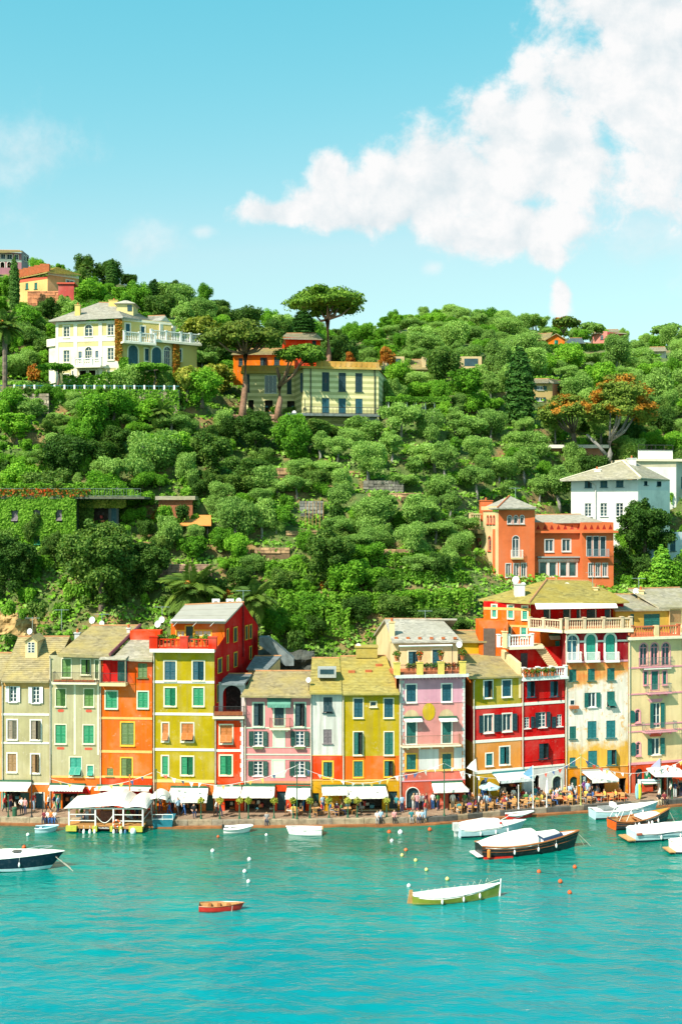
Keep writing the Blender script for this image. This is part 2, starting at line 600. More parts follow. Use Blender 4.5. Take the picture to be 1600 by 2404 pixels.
def shutter(h,fr,u0,u1,z0,z1,o,k,flap=0.0,swing=0.0):
 mb=MB()
 t,st=0.045,min(0.075,(u1-u0)*0.16)
 zm=z0+(z1-z0)*0.46
 def tr(u,z,q):
  if flap and z <= zm:
   dz=zm-z
   z=zm-dz*math.cos(flap)+0*q
   q=q+dz*math.sin(flap)
  if swing>0:
   du=u-u0
   u,q=u0+du*math.cos(swing),q+du*math.sin(swing)
  elif swing<0:
   du=u1-u
   u,q=u1-du*math.cos(-swing),q+du*math.sin(-swing)
  return fr.W(u,z,o+q)
 def bx(a,b,c,d,q0,q1):
  mb.hexa([tr(a,c,q1),tr(b,c,q1),tr(b,c,q0),tr(a,c,q0),tr(a,d,q1),tr(b,d,q1),tr(b,d,q0),tr(a,d,q0)])
 secs=[(z0,zm),(zm,z1)]
 for a,b in secs:
  bx(u0,u0+st,a,b,0,t)
  bx(u1-st,u1,a,b,0,t)
  bx(u0+st,u1-st,a,a+0.07,0,t-0.004)
  bx(u0+st,u1-st,b-0.06,b,0,t-0.004)
  mb.poly([tr(u0+st,a,0.004),tr(u1-st,a,0.004),tr(u1-st,b,0.004),tr(u0+st,b,0.004)])
  n=max(2,int((b-a-0.13)/0.13))
  for i in range(n):
   za=a+0.07+(b-a-0.13)*i/n
   zb=za+(b-a-0.13)/n*0.8
   mb.poly([tr(u0+st,za,t-0.008),tr(u1-st,za,t-0.008),tr(u1-st,zb,0.008),tr(u0+st,zb,0.008)])
 return mb.build('shutter',shut_mat(k),h)
def window(h,fr,q,style,k='g',trim=None,tw=0.13,sill=True,arched=False,wfm=None,cols=2,rows=3,glass=None,name='window'):
 """one window of thing h. style: C shutters closed,J closed with lower flaps pushed out,O glazed with shutters folded back,G glazed only,
 D plank door,F blind window painted on the wall,S shop opening,H one leaf ajar"""
 u0,u1,z0,z1=q
 mb=MB()
 tm=trim if trim else (wfm or WHITE)
 zt=z1
 rise=min((u1-u0)/2,z1-z0) if arched else 0
 sp=z1-rise
 if trim:
  w=tw
  fr.box(mb,u0-w,u0,z0-(0 if style in 'DS' else w*0.6),sp,0.002,0.035)
  fr.box(mb,u1,u1+w,z0-(0 if style in 'DS' else w*0.6),sp,0.002,0.035)
  if arched:
   c,r=(u0+u1)/2,(u1-u0)/2
   n=10
   for i in range(n):
    a,b=PI*i/n,PI*(i+1)/n
    P=lambda t,rr,o: fr.W(c-rr*math.cos(t),sp+rr*(rise/r)*math.sin(t),o)
    mb.hexa([P(a,r,0.037),P(b,r,0.037),P(b,r,0.002),P(a,r,0.002),P(a,r+w,0.037),P(b,r+w,0.037),P(b,r+w,0.002),P(a,r+w,0.002)])
  else:
   fr.box(mb,u0-w,u1+w,z1,z1+w,0.002,0.037)
  if style not in 'DS':
   fr.box(mb,u0+0.002,u1-0.002,z0-w*0.6,z0,0.002,0.033)
 if sill and style not in 'DSF':
  zb=z0-(tw*0.6 if trim else 0)
  fr.box(mb,u0-0.12,u1+0.12,zb-0.08,zb,0.0,0.15)
 d=-0.10
 def arch_fill(o,inset,mat=0,target=mb):
  pts=arch_pts(u0+inset,u1-inset,sp,rise-inset)
  target.poly([fr.W(u0+inset,z0,o),fr.W(u1-inset,z0,o)]+[fr.W(a,b,o) for a,b in pts[::-1]],mat)
 if style in 'OGH' or (style in 'CJ' and False):
  b=0.07
  fm=d-0.04
  zc=sp if arched else z1
  fr.box(mb,u0,u0+b,z0,zc,fm,d)
  fr.box(mb,u1-b,u1,z0,zc,fm,d)
  fr.box(mb,u0+b,u1-b,z0,z0+b,fm,d-0.002)
  if not arched:
   fr.box(mb,u0+b,u1-b,z1-b,z1,fm,d-0.002)
  else:
   fr.box(mb,u0+b,u1-b,sp-0.04,sp+0.03,fm,d-0.002)
  for i in range(1,cols):
   uc=u0+(u1-u0)*i/cols
   e=0.05 if (cols==2 or i*2==cols) else 0.022
   fr.box(mb,uc-e,uc+e,z0+b,zc-b*0.5,fm,d-0.004)
  for i in range(1,rows):
   zc2=z0+(zc-z0)*i/rows
   fr.box(mb,u0+b,u1-b,zc2-0.022,zc2+0.022,fm,d-0.006)
  if arched:
   uc=(u0+u1)/2
   fr.box(mb,uc-0.025,uc+0.025,sp,z1-0.05,fm,d-0.004)
 elif style in 'CJ' and not trim:
  fr.box(mb,u0,u0+0.04,z0,sp,-0.2,-0.05)
  fr.box(mb,u1-0.04,u1,z0,sp,-0.2,-0.05)
 if not mb.f:
  fr.box(mb,u0,u1,z0-0.03,z0-0.001,-0.2,0.02)
 mats=[tm if trim else (wfm or (shut_mat(k) if style in 'CJ' else WHITE))]
 if trim and style in 'OGH' and wfm and wfm is not trim:
  mats=[tm]
 o=mb.build(name,mats,h)
 if style in 'OGH':
  p=MB()
  if arched:
   arch_fill(d-0.03,0.0,0,p)
  else:
   fr.quad(p,u0,u1,z0,z1,d-0.03)
  p.build('pane',glass or GLASS,o)
 if style in 'CJH':
  um=(u0+u1)/2
  one=(u1-u0)<0.75
  fl=(0.6+0.2*random.random()) if style=='J' else 0
  od=-0.075
  if arched:
   p=MB()
   arch_fill(od,0.0,0,p)
   fr.box(p,um-0.02,um+0.02,z0,z1-0.03,od,od+0.03)
   p.build('shutter',shut_mat(k),o)
  elif one:
   shutter(o,fr,u0+0.01,u1-0.01,z0+0.01,z1-0.01,od,k,fl)
  else:
   shutter(o,fr,u0+0.01,um-0.008,z0+0.01,z1-0.01,od,k,fl)
   ajar=style=='C' and sill and random.random()<0.25
   shutter(o,fr,um+0.008,u1-0.01,z0+0.01,z1-0.01,od,k,fl,-random.uniform(0.5,1.3) if ajar else 0)
   if ajar:
    style='J'
  if style=='J':
   p=MB()
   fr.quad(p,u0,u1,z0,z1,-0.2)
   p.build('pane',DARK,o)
 if style=='O':
  w=(u1-u0)*0.5
  g=(tw if trim else 0.0)+0.02
  shutter(o,fr,u0-g-w,u0-g,z0,z1,0.045,k,0,-0.12)
  shutter(o,fr,u1+g,u1+g+w,z0,z1,0.045,k,0,0.12)
 if style=='D':
  p=MB()
  if arched:
   arch_fill(-0.18,0.0,0,p)
  else:
   fr.quad(p,u0,u1,z0,z1,-0.18)
  um=(u0+u1)/2
  zc=sp if arched else z1
  n=max(2,int((u1-u0)/0.5))
  for i in range(n):
   a=u0+(u1-u0)*i/n+0.06
   b=u0+(u1-u0)*(i+1)/n-0.06
   for c0,c1 in ((0.06,0.45),(0.5,0.96)):
    fr.box(p,a,b,z0+(zc-z0)*c0,z0+(zc-z0)*c1,-0.178,-0.145)
  p.build('door_leaf',shut_mat(k),o)
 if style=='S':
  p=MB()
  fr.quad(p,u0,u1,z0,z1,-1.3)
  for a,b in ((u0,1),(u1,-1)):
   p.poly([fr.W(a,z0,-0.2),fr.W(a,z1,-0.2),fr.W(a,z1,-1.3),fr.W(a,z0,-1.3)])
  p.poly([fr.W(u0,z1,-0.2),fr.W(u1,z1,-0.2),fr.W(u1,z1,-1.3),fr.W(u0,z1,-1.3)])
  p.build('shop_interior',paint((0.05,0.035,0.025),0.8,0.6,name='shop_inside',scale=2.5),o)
  p=MB()
  for i in range(max(2,int((u1-u0)/0.4))):
   a=u0+random.uniform(0.05,max(0.1,u1-u0-0.4))
   zb=z0+random.choice((0.0,0.5,1.0))*min(1,(z1-z0)/2.2)
   fr.box(p,a,a+random.uniform(0.2,0.45),zb,zb+random.uniform(0.25,0.5),-1.25+0.02*i,-0.75+0.03*i,i % 4)
  p.build('goods',GOODS,o)['kind']='stuff'
 if style=='F':
  p=MB()
  fr.quad(p,u0,u1,z0,z1,0.006)
  p.build('blind_panel',shut_mat(k) if k != 'f' else paint((0.62,0.63,0.48),0.8,0.1,name='blind_paint'),o)
 return o
def stack(h,fr,R,rows,trim=None,**kw):
 holes,jobs=[],[]
 for r in rows:
  x0,y0,x1,y1,st,k=r[:6]
  op=dict(kw)
  op['trim']=trim
  if len(r)>6:
   op.update(r[6])
  q=fr.rect(R,x0,y0,x1,y1)
  if st != 'F':
   holes.append((*q,op.get('arched',False)))
  jobs.append((q,st,k,op))
 def make():
  for q,st,k,op in jobs:
   nm='door' if st=='D' else ('shopfront' if st=='S' else 'window')
   window(h,fr,q,st,k,name=nm,**op)
 return holes,make
def band(h,fr,z0,z1,mat,u0=None,u1=None,o=0.05,name='string_course'):
 mb=MB()
 fr.box(mb,0 if u0 is None else u0,fr.L if u1 is None else u1,z0,z1,0.002,o)
 return mb.build(name,mat,h)
def zat(fr,R,x,y,o=0.0):
 return fr.uz(*R(x,y),o)[1]
def roof_plane(h,eL,eR,rR,rL,mat,courses=None,name='roof',over=0.0,fascia=0.14,cap=True):
 eL,eR,rR,rL=map(Vector,(eL,eR,rR,rL))
 if over:
  dL,dR=(eL-rL).normalized()*over,(eR-rR).normalized()*over
  eL,eR=eL+dL,eR+dR
 n=courses or max(6,int((rL-eL).length/0.33))
 nrm=(eR-eL).cross(rL-eL).normalized()
 if nrm.z<0:
  nrm=-nrm
 mb=MB()
 for i in range(n):
  a,b=i/n,(i+1)/n
  A,B=eL.lerp(rL,a)+nrm*0.05,eR.lerp(rR,a)+nrm*0.05
  C,D=eR.lerp(rR,b)+nrm*0.012,eL.lerp(rL,b)+nrm*0.012
  mb.poly([A,B,C,D])
  mb.poly([A-nrm*0.05,B-nrm*0.05,B,A])
 lo=Vector((0,0,-fascia))
 mb.poly([eL+lo,eR+lo,eR+nrm*0.05,eL+nrm*0.05])
 mb.poly([eL+lo,eL+nrm*0.05,rL+nrm*0.02,rL+lo])
 mb.poly([eR+lo,eR+nrm*0.05,rR+nrm*0.02,rR+lo])
 mb.poly([eL+lo,eR+lo,rR+lo,rL+lo])
 o=mb.build(name,mat,h)
 if cap and (rR-rL).length>0.3:
  c=MB()
  c.tube([rL+nrm*0.03,rR+nrm*0.03],0.11,6)
  c.build('ridge_tiles',RIDGE,o)
 return o
def back_slope(h,rL,rR,run,drop,mat,slant=(0,1)):
 d=Vector((slant[0],slant[1],0)).normalized()*run+Vector((0,0,-drop))
 return roof_plane(h,Vector(rR)+d,Vector(rL)+d,rL,rR,mat,courses=6,cap=False)
def side_wall(h,a,b,z0,za,zb,mat,name='side_wall',apex=None):
 mb=MB()
 pts=[(a[0],a[1],z0),(b[0],b[1],z0),(b[0],b[1],zb)]
 if apex is not None:
  pts.append(tuple(apex))
 pts.append((a[0],a[1],za))
 mb.poly(pts)
 return mb.build(name,mat,h)
def rail_iron(h,fr,u0,u1,z0,height,proj,mat=IRON,step=0.13,r=0.013,name='railing',sides=True):
 mb=MB()
 z1=z0+height
 runs=[((u0,proj),(u1,proj))]
 if sides:
  runs += [((u0,0.02),(u0,proj)),((u1,proj),(u1,0.02))]
 for (ua,oa),(ub,ob) in runs:
  L=math.hypot(ub-ua,ob-oa)
  n=max(1,int(L/step))
  for zz in (z1,z0+0.08):
   mb.tube([fr.W(ua,zz,oa),fr.W(ub,zz,ob)],r*1.6,4)
  for i in range(n+1):
   t=i/n
   u,o=ua+(ub-ua)*t,oa+(ob-oa)*t
   mb.tube([fr.W(u,z0,o),fr.W(u,z1,o)],r,3,caps=False)
 return mb.build(name,mat,h)
def balustrade(h,fr,u0,u1,z0,height,o,mat,piers=None,step=0.28,name='balustrade',pier_w=0.3,mats=None):
 mb=MB()
 fr.box(mb,u0,u1,z0,z0+0.12,o-0.14,o+0.14)
 fr.box(mb,u0,u1,z0+height-0.13,z0+height,o-0.16,o+0.16)
 n=max(1,int((u1-u0)/step))
 prof=[(0.07,0),(0.05,0.06),(0.09,0.22),(0.045,0.5),(0.07,0.62),(0.07,1.0)]
 hh=height-0.25
 for i in range(n):
  u=u0+(u1-u0)*(i+0.5)/n
  mb.lathe(fr.W(u,z0+0.12,o),[(r,z*hh) for r,z in prof],6)
 ob=mb.build(name,mat,h)
 for t in (piers if piers is not None else (0,0.5,1)):
  p=MB()
  u=u0+(u1-u0)*t
  fr.box(p,u-pier_w/2,u+pier_w/2,z0,z0+height+0.05,o-0.18,o+0.18)
  fr.box(p,u-pier_w/2-0.05,u+pier_w/2+0.05,z0+height+0.05,z0+height+0.13,o-0.23,o+0.23)
  p.build('pier',mat,ob)
 return ob
def slab(h,fr,u0,u1,z,proj,th=0.16,mat=None,name='balcony_slab',brackets=0):
 mb=MB()
 fr.box(mb,u0,u1,z-th,z,0.0,proj)
 for i in range(brackets):
  u=u0+(u1-u0)*(i+0.5)/brackets
  fr.box(mb,u-0.09,u+0.09,z-th-0.22,z-th,0.0,proj*0.7)
 return mb.build(name,mat or CREAM,h)
def awning(h,fr,u0,u1,zt,zb,out,mat=None,val=0.28,top_mat=None,scallop=False,spread=0.0,label=None,ribs=None):
 mb=MB()
 n,k=8,5
 for i in range(n):
  for j in range(k):
   P=[]
   for a,b in ((i,j),(i+1,j),(i+1,j+1),(i,j+1)):
    s,t=a/n,b/k
    uu=u0-spread*t+(u1-u0+2*spread*t)*s
    sag=0.05*math.sin(PI*t)*(0.6+0.4*math.cos(2*PI*s*2))
    P.append(fr.W(uu,zt+(zb-zt)*t-sag,0.08+(out-0.08)*t))
   mb.poly(P)
 m=24 if scallop else 10
 for i in range(m):
  a,b=i/m,(i+1)/m
  ua,ub=u0-spread+(u1-u0+2*spread)*a,u0-spread+(u1-u0+2*spread)*b
  dz=(0.07 if (scallop and i % 2) else 0)
  w=0.02*math.sin(i*1.7)
  mb.poly([fr.W(ua,zb-val+(0.07 if scallop else 0.0)-dz,out+w),fr.W(ub,zb-val+dz*0,out-w),fr.W(ub,zb,out),fr.W(ua,zb,out)])
 for u in (u0,u1):
  s=-1 if u==u0 else 1
  mb.tube([fr.W(u,zt-0.1,0.05),fr.W(u+s*spread,zb-0.03,out)],0.03,4)
 o=mb.build('awning',mat or CANVAS,h)
 if label:
  o['label']=label
 c=MB()
 fr.box(c,u0-0.05,u1+0.05,zt-0.02,zt+0.16,0.02,0.2)
 c.build('cassette',top_mat or GREENPOST,o)
 return o
def awning_px(h,fr,R,x0,x1,yt,yb,out,**kw):
 u0,u1,_,zt=fr.rect(R,x0,yt,x1,yt+10)
 xm=(x0+x1)/2
 zb=fr.uz(*R(xm,yb),out)[1]
 return awning(h,fr,u0,u1,zt,zb+kw.get('val',0.28),out,**kw)
# ------------------------------------------------------------------ the setting: hill,water,quay
GZ=0.6
T_PX=np.array([-700,-300,0,200,400,600,800,1000,1200,1400,1600,1900,2400],float)
T_Y=np.array([60,128,131,134.5,142,155,170,176,190,215,260,300,340,420,600],float)
T_Z=np.array([
 [-3,.4,.4,14,22,31,46,50,51,68,86,86,80,60,20],
 [-3,.4,.4,14,22,31,46,50,51,68,86,86,80,60,20],
 [-3,.4,.4,14,22,31,46,50.4,51,68,85,86,80,60,20],
 [-3,.4,.4,14,22,31,45,50.4,51,66,84,85,80,60,20],
 [-3,.4,.4,14,22,31,42,49,50.5,63,80,83,80,60,20],
 [-3,.4,.4,13,21,31,38,42,46.4,58,72,79,78,60,20],
 [-3,.4,.4,13,21,30,38,42,46.4,57,68,76,78,60,20],
 [-3,.4,.4,13,21,30,37,41,47,57,69,79,88,68,20],
 [-3,.4,.4,13,20,25,34,38,45,56,68,78,85.5,68,20],
 [-3,.4,.4,13,20,22,27,31,42,54,66,74,81,60,20],
 [-3,.4,.4,13,20,22,27,31,41,53,65,74,80,60,20],
 [-3,.4,.4,13,20,22,27,31,41,53,65,74,80,60,20],
 [-3,.4,.4,13,20,22,27,31,41,53,65,74,80,60,20]],float)
def terrain_raw(X,Y):
 X,Y=np.asarray(X,float),np.asarray(Y,float)
 px=np.clip(CX+F*X/np.maximum(Y,1),T_PX[0],T_PX[-1]-1e-3)
 shift=np.clip((px-900)/100.0,0,7.5)*np.clip((172-Y)/30,0,1)
 Yq=np.clip(Y-shift,T_Y[0],T_Y[-1]-1e-3)
 i=np.clip(np.searchsorted(T_PX,px,side='right')-1,0,len(T_PX)-2)
 j=np.clip(np.searchsorted(T_Y,Yq,side='right')-1,0,len(T_Y)-2)
 a=(px-T_PX[i])/(T_PX[i+1]-T_PX[i])
 a=a*a*(3-2*a)
 b=(Yq-T_Y[j])/(T_Y[j+1]-T_Y[j])
 z0=T_Z[i,j]*(1-b)+T_Z[i,j+1]*b
 z1=T_Z[i+1,j]*(1-b)+T_Z[i+1,j+1]*b
 return z0*(1-a)+z1*a
def terrain(X,Y):
 z=terrain_raw(X,Y)
 st=2.6
 w=np.sin(np.asarray(X)*0.11)*0.7+np.sin(np.asarray(X)*0.047+1.3)*0.9
 t=(z+w)/st
 f=t-np.floor(t)
 g=np.clip((f-0.62)/0.38,0,1)
 stepped=(np.floor(t)+g*g*(3-2*g))*st-w+0.9
 on=np.clip((z-22)/3,0,1)*np.clip((70-z)/8,0,1)
 return z*(1-on*0.8)+stepped*on*0.8
def gz(X,Y):
 return float(terrain(X,Y))
def hit(px,py,y0=131.0,y1=420.0):
 Ys=np.linspace(y0,y1,900)
 Xs=(px-CX)/F*Ys
 Zs=CAMZ-(py-CY)/F*Ys
 below=np.nonzero(terrain(Xs,Ys) >= Zs)[0]
 if len(below)==0:
  return None
 k=below[0]
 return Vector((Xs[k],Ys[k],gz(Xs[k],Ys[k])))
def ground_material():
 m,N,L,b=new_mat('hillside_soil')
 n1=noise_tex(N,L,0.22,6,0.62)
 n2=noise_tex(N,L,1.8,6,0.65)
 c1=ramp(N,L,n1,[(0.36,(0.07,0.13,0.02)),(0.5,(0.11,0.16,0.035)),(0.6,(0.26,0.18,0.07)),(0.72,(0.36,0.19,0.06))])
 c2=ramp(N,L,n2,[(0.3,(0.45,0.45,0.45)),(0.62,(1,1,1))])
 L.new(mixc(N,L,0.85,c1,c2,'MULTIPLY'),b.inputs['Base Color'])
 b.inputs['Roughness'].default_value=0.95
 add_bump(N,L,b,n2,0.9,0.3)
 return m
def build_terrain():
 na,ny=250,300
 a=np.linspace(-0.66,0.66,na)
 yy=np.concatenate([np.linspace(60,128,4),np.linspace(129.5,215,190),np.linspace(216.5,600,ny-194)])
 A,Y=np.meshgrid(a,yy)
 X=A*Y
 Z=terrain(X,Y)
 Z += (np.sin(X*0.9)*np.cos(Y*0.8)*0.12+np.sin(X*0.31+Y*0.4)*0.2)*np.clip((Y-136)/4,0,1)
 V=np.stack([X,Y,Z],-1).reshape(-1,3)
 nr=len(yy)
 faces=[]
 for j in range(nr-1):
  for i in range(na-1):
   k=j*na+i
   faces.append((k,k+1,k+na+1,k+na))
 me=bpy.data.meshes.new('hillside')
 me.from_pydata([tuple(v) for v in V],[],faces)
 me.materials.append(ground_material())
 me.polygons.foreach_set('use_smooth',[True]*len(faces))
 o=bpy.data.objects.new('hillside',me)
 COL.objects.link(o)
 tag(o,'steep terraced hillside of soil and grass behind the houses',kind='structure')
 mb=MB()
 mb.poly([(-4000,590,10),(4000,590,10),(4000,4500,10),(-4000,4500,10)])
 o=mb.build('ground',ground_material())
 tag(o,'low green land beyond the ridge',kind='structure')
def water_material():
 m,N,L,b=new_mat('harbour_water')
 geo=N.new('ShaderNodeNewGeometry')
 sepp=N.new('ShaderNodeSeparateXYZ')
 L.new(geo.outputs['Position'],sepp.inputs[0])
 mr=node(N,'ShaderNodeMapRange')
 L.new(sepp.outputs[1],mr.inputs[0])
 mr.inputs[1].default_value=75
 mr.inputs[2].default_value=116
 n0=noise_tex(N,L,0.07,4,0.55)
 ad=node(N,'ShaderNodeMath',operation='MULTIPLY_ADD')
 L.new(n0,ad.inputs[0])
 ad.inputs[1].default_value=0.5
 L.new(mr.outputs[0],ad.inputs[2])
 c=ramp(N,L,ad.outputs[0],[(0.2,(0.0,0.205,0.235)),(0.62,(0.0,0.21,0.205)),(0.9,(0.0,0.18,0.145)),(1.0,(0.0,0.13,0.088))])
 n3=noise_tex(N,L,0.12,4,0.6,stretch=(0.55,1.5,1))
 c=mixc(N,L,0.5,c,ramp(N,L,n3,[(0.32,(0.72,0.74,0.76)),(0.62,(1.15,1.12,1.1))]),'MULTIPLY')
 L.new(c,b.inputs['Base Color'])
 b.inputs['IOR'].default_value=1.33
 b.inputs['Specular IOR Level'].default_value=1.0
 b.inputs['Roughness'].default_value=0.04
 h1=noise_tex(N,L,1.1,3,0.5,stretch=(0.6,1.2,1))
 h2=noise_tex(N,L,2.1,4,0.55,stretch=(0.6,1.3,1))
 mx=node(N,'ShaderNodeMath',operation='MULTIPLY_ADD')
 L.new(h2,mx.inputs[0])
 mx.inputs[1].default_value=0.55
 L.new(h1,mx.inputs[2])
 bp=node(N,'ShaderNodeBump')
 bp.inputs['Strength'].default_value=1.0
 bp.inputs['Distance'].default_value=0.11
 L.new(mx.outputs[0],bp.inputs['Height'])
 L.new(bp.outputs[0],b.inputs['Normal'])
 return m
def build_water():
 rng=np.random.default_rng(3)
 ny,nx=250,230
 yy=np.linspace(62,122,ny)
 tt=np.linspace(-1,1,nx)
 T_,Y=np.meshgrid(tt,yy)
 X=T_*48
 Z=np.zeros_like(X)
 for k in range(46):
  lam=rng.uniform(.8,1.0)*(1.1+3.4*rng.random() ** 2)
  a=rng.normal()*.55+.15
  ph=rng.uniform(0,6.28)
  amp=.0044*lam*(.6+.4*np.sin(X*rng.uniform(.05,.15)+Y*rng.uniform(.05,.15)+ph*2))
  q=2*PI/lam
  Z += amp*np.sin(q*(np.sin(a)*X+np.cos(a)*Y)+ph)
 Z *= np.clip((1-np.abs(T_))*12,0,1)*np.clip((Y-62)/3,0,1)*np.clip((122-Y)/3,0,1)
 mb=MB()
 mb.v=[tuple(v) for v in np.stack([X,Y,Z],-1).reshape(-1,3)]
 for j in range(ny-1):
  for i in range(nx-1):
   k=j*nx+i
   mb.f.append((k,k+1,k+nx+1,k+nx))
 for x0,y0,x1,y1 in ((-900,-300,900,62),(-900,122,900,133),(-900,62,-48,122),(48,62,900,122)):
  mb.poly([(x0,y0,0),(x1,y0,0),(x1,y1,0),(x0,y1,0)])
 o=mb.build('water',water_material(),smooth=True)
 tag(o,'turquoise rippled harbour water',kind='structure')
QUAY=[(-260,115.0),(0,114.2),(200,113.6),(400,113.0),(740,113.4),(1020,114.2),(1160,116.4),(1240,117.4),(1340,118.5),(1480,120.3),(1600,121.6),(1900,125.0)]
def quay_edge():
 return [at(px,0,Y).xy for px,Y in QUAY]
def quay_y(X):
 q=quay_edge()
 return float(np.interp(X,[p.x for p in q],[p.y for p in q]))
def paving_material():
 m,N,L,b=new_mat('quay_paving')
 pos=N.new('ShaderNodeNewGeometry').outputs['Position']
 br=node(N,'ShaderNodeTexBrick')
 mp=node(N,'ShaderNodeMapping')
 mp.inputs['Scale'].default_value=(0.55,0.55,0.55)
 L.new(pos,mp.inputs[0])
 L.new(mp.outputs[0],br.inputs['Vector'])
 br.inputs['Color1'].default_value=(0.36,0.26,0.17,1)
 br.inputs['Color2'].default_value=(0.30,0.20,0.13,1)
 br.inputs['Mortar'].default_value=(0.16,0.11,0.08,1)
 br.inputs['Scale'].default_value=2.0
 n=noise_tex(N,L,0.7,6,0.65)
 c=mixc(N,L,0.8,br.outputs['Color'],ramp(N,L,n,[(0.3,(0.6,0.5,0.45)),(0.65,(1.1,1.1,1.1))]),'MULTIPLY')
 L.new(c,b.inputs['Base Color'])
 b.inputs['Roughness'].default_value=0.8
 return m
def build_quay():
 q=quay_edge()
 mb=MB()
 for a,b in zip(q[:-1],q[1:]):
  mb.hexa([(a.x,a.y+0.45,-2),(b.x,b.y+0.45,-2),(b.x,140,-2),(a.x,140,-2),(a.x,a.y+0.45,GZ),(b.x,b.y+0.45,GZ),(b.x,140,GZ),(a.x,140,GZ)])
 o=mb.build('quay',paving_material())
 tag(o,'paved harbour quay in front of the row of houses',kind='structure')
 lm=stone_mat((0.30,0.115,0.035),'ledge_stone',1.2,0.5)
 mb=MB()
 for a,b in zip(q[:-1],q[1:]):
  mb.hexa([(a.x,a.y-0.55,-1.5),(b.x,b.y-0.55,-1.5),(b.x,b.y+0.5,-1.5),(a.x,a.y+0.5,-1.5),(a.x,a.y-0.5,0.17),(b.x,b.y-0.5,0.17),(b.x,b.y+0.5,0.17),(a.x,a.y+0.5,0.17)])
 led=mb.build('ledge',lm,o)
 led['label']='rust brown ledge at the waterline'
 sm=[stone_mat(c,'coping_stone') for c in ((0.40,0.33,0.22),(0.34,0.27,0.18),(0.28,0.24,0.18))]
 dm=stone_mat((0.10,0.10,0.09),'quay_wall_stone')
 xs=np.array([p.x for p in q])
 d=0.0
 x=-38.0
 while x<40:
  w=random.uniform(1.0,1.9)
  y0,y1=quay_y(x),quay_y(x+w-0.03)
  mb=MB()
  zt=GZ+0.05+random.uniform(-0.012,0.015)
  f0=random.uniform(-0.03,0.05)
  for (ya,yb) in ((0.0,0.55),):
   mb.hexa([(x,y0+f0,0.16),(x+w-0.03,y1+f0,0.16),(x+w-0.03,y1+yb,0.16),(x,y0+yb,0.16),
        (x,y0+f0-0.02,zt),(x+w-0.03,y1+f0-0.02,zt),(x+w-0.03,y1+yb,zt),(x,y0+yb,zt)])
  px=CX+F*x/y0
  mb.build('coping_stone',random.choice(sm) if px<1000 or random.random()<0.3 else dm,o)
  x += w
 return o
build_terrain()
build_water()
QUAY_OBJ=build_quay()
# ------------------------------------------------------------------ the row of houses along the quay
SAGE=plaster((0.46,0.41,0.235))
SAGE2=plaster((0.47,0.43,0.26))
ORANGE=plaster((0.72,0.155,0.012),0.9)
ORANGE2=plaster((0.78,0.20,0.02))
OLIVE=plaster((0.43,0.325,0.022),0.9)
RED=plaster((0.60,0.022,0.014),0.5)
REDO=plaster((0.72,0.075,0.012),0.7)
PINK=plaster((0.66,0.27,0.27),0.7)
PINK2=plaster((0.70,0.31,0.29),0.7)
PALE=plaster((0.56,0.56,0.52),1.8)
OLIVE2=plaster((0.46,0.335,0.028),1.0)
CREAMW=plaster((0.74,0.58,0.34),0.6)
CORAL=plaster((0.60,0.10,0.06),1.3)
MAROON=plaster((0.30,0.008,0.022),0.6)
MUST=plaster((0.62,0.33,0.022),1.0)
TAN=plaster((0.70,0.40,0.15))
PEACH=plaster((0.74,0.30,0.085),0.8)
GREYW=plaster((0.60,0.60,0.58),0.8)
WHITEW=plaster((0.80,0.78,0.72),0.5)
YELL=plaster((0.70,0.42,0.02),0.6)
YELLP=plaster((0.84,0.64,0.36),0.6)
ROSE=plaster((0.68,0.28,0.30),0.5)
BANDW=paint((0.76,0.73,0.64),0.8,0.12,name='band_paint')
BANDO=paint((0.72,0.40,0.11),0.8,0.14,name='band_paint')
SANDY=paint((0.60,0.44,0.28),0.8,0.2,name='sandy_paint')
MINT=paint((0.50,0.60,0.46),0.7,0.12,name='mint_paint')
YTRIM=paint((0.72,0.42,0.03),0.75,0.14,name='yellow_trim')
ROSET=paint((0.66,0.27,0.31),0.75,0.12,name='rose_trim')
REDT=paint((0.58,0.08,0.035),0.75,0.12,name='red_trim')
def peeling():
 m,N,L,b=new_mat('peeling_render')
 pos=N.new('ShaderNodeNewGeometry').outputs['Position']
 sp_=N.new('ShaderNodeSeparateXYZ')
 L.new(pos,sp_.inputs[0])
 n1=noise_tex(N,L,0.42,6,0.62)
 ad=node(N,'ShaderNodeMath',operation='MULTIPLY_ADD')
 L.new(n1,ad.inputs[0])
 ad.inputs[1].default_value=9.0
 L.new(sp_.outputs[2],ad.inputs[2])
 mr=node(N,'ShaderNodeMapRange')
 L.new(ad.outputs[0],mr.inputs[0])
 mr.inputs[1].default_value=4.0
 mr.inputs[2].default_value=23.0
 c=ramp(N,L,mr.outputs[0],[(0.0,(0.62,0.34,0.03)),(0.30,(0.66,0.36,0.04)),(0.38,(0.66,0.58,0.46)),(0.52,(0.72,0.66,0.58)),(0.66,(0.70,0.62,0.52)),(0.73,(0.66,0.32,0.09)),(0.82,(0.66,0.15,0.02)),(1.0,(0.60,0.12,0.02))])
 n2=noise_tex(N,L,1.4,7,0.7)
 c2=mixc(N,L,ramp(N,L,n2,[(0.55,(0,0,0)),(0.64,(0.85,0.85,0.85))]),c,(0.64,0.34,0.08))
 n3=noise_tex(N,L,1.0,5,0.65,stretch=(2.2,2.2,0.3))
 c3=mixc(N,L,0.55,c2,ramp(N,L,n3,[(0.3,(0.55,0.5,0.45)),(0.58,(1.1,1.1,1.1))]),'MULTIPLY')
 L.new(c3,b.inputs['Base Color'])
 b.inputs['Roughness'].default_value=0.9
 add_bump(N,L,b,n2,0.5,0.05)
 return m
PEEL=peeling()
PIPE=paint((0.52,0.46,0.36),0.7,0.25,name='pipe')
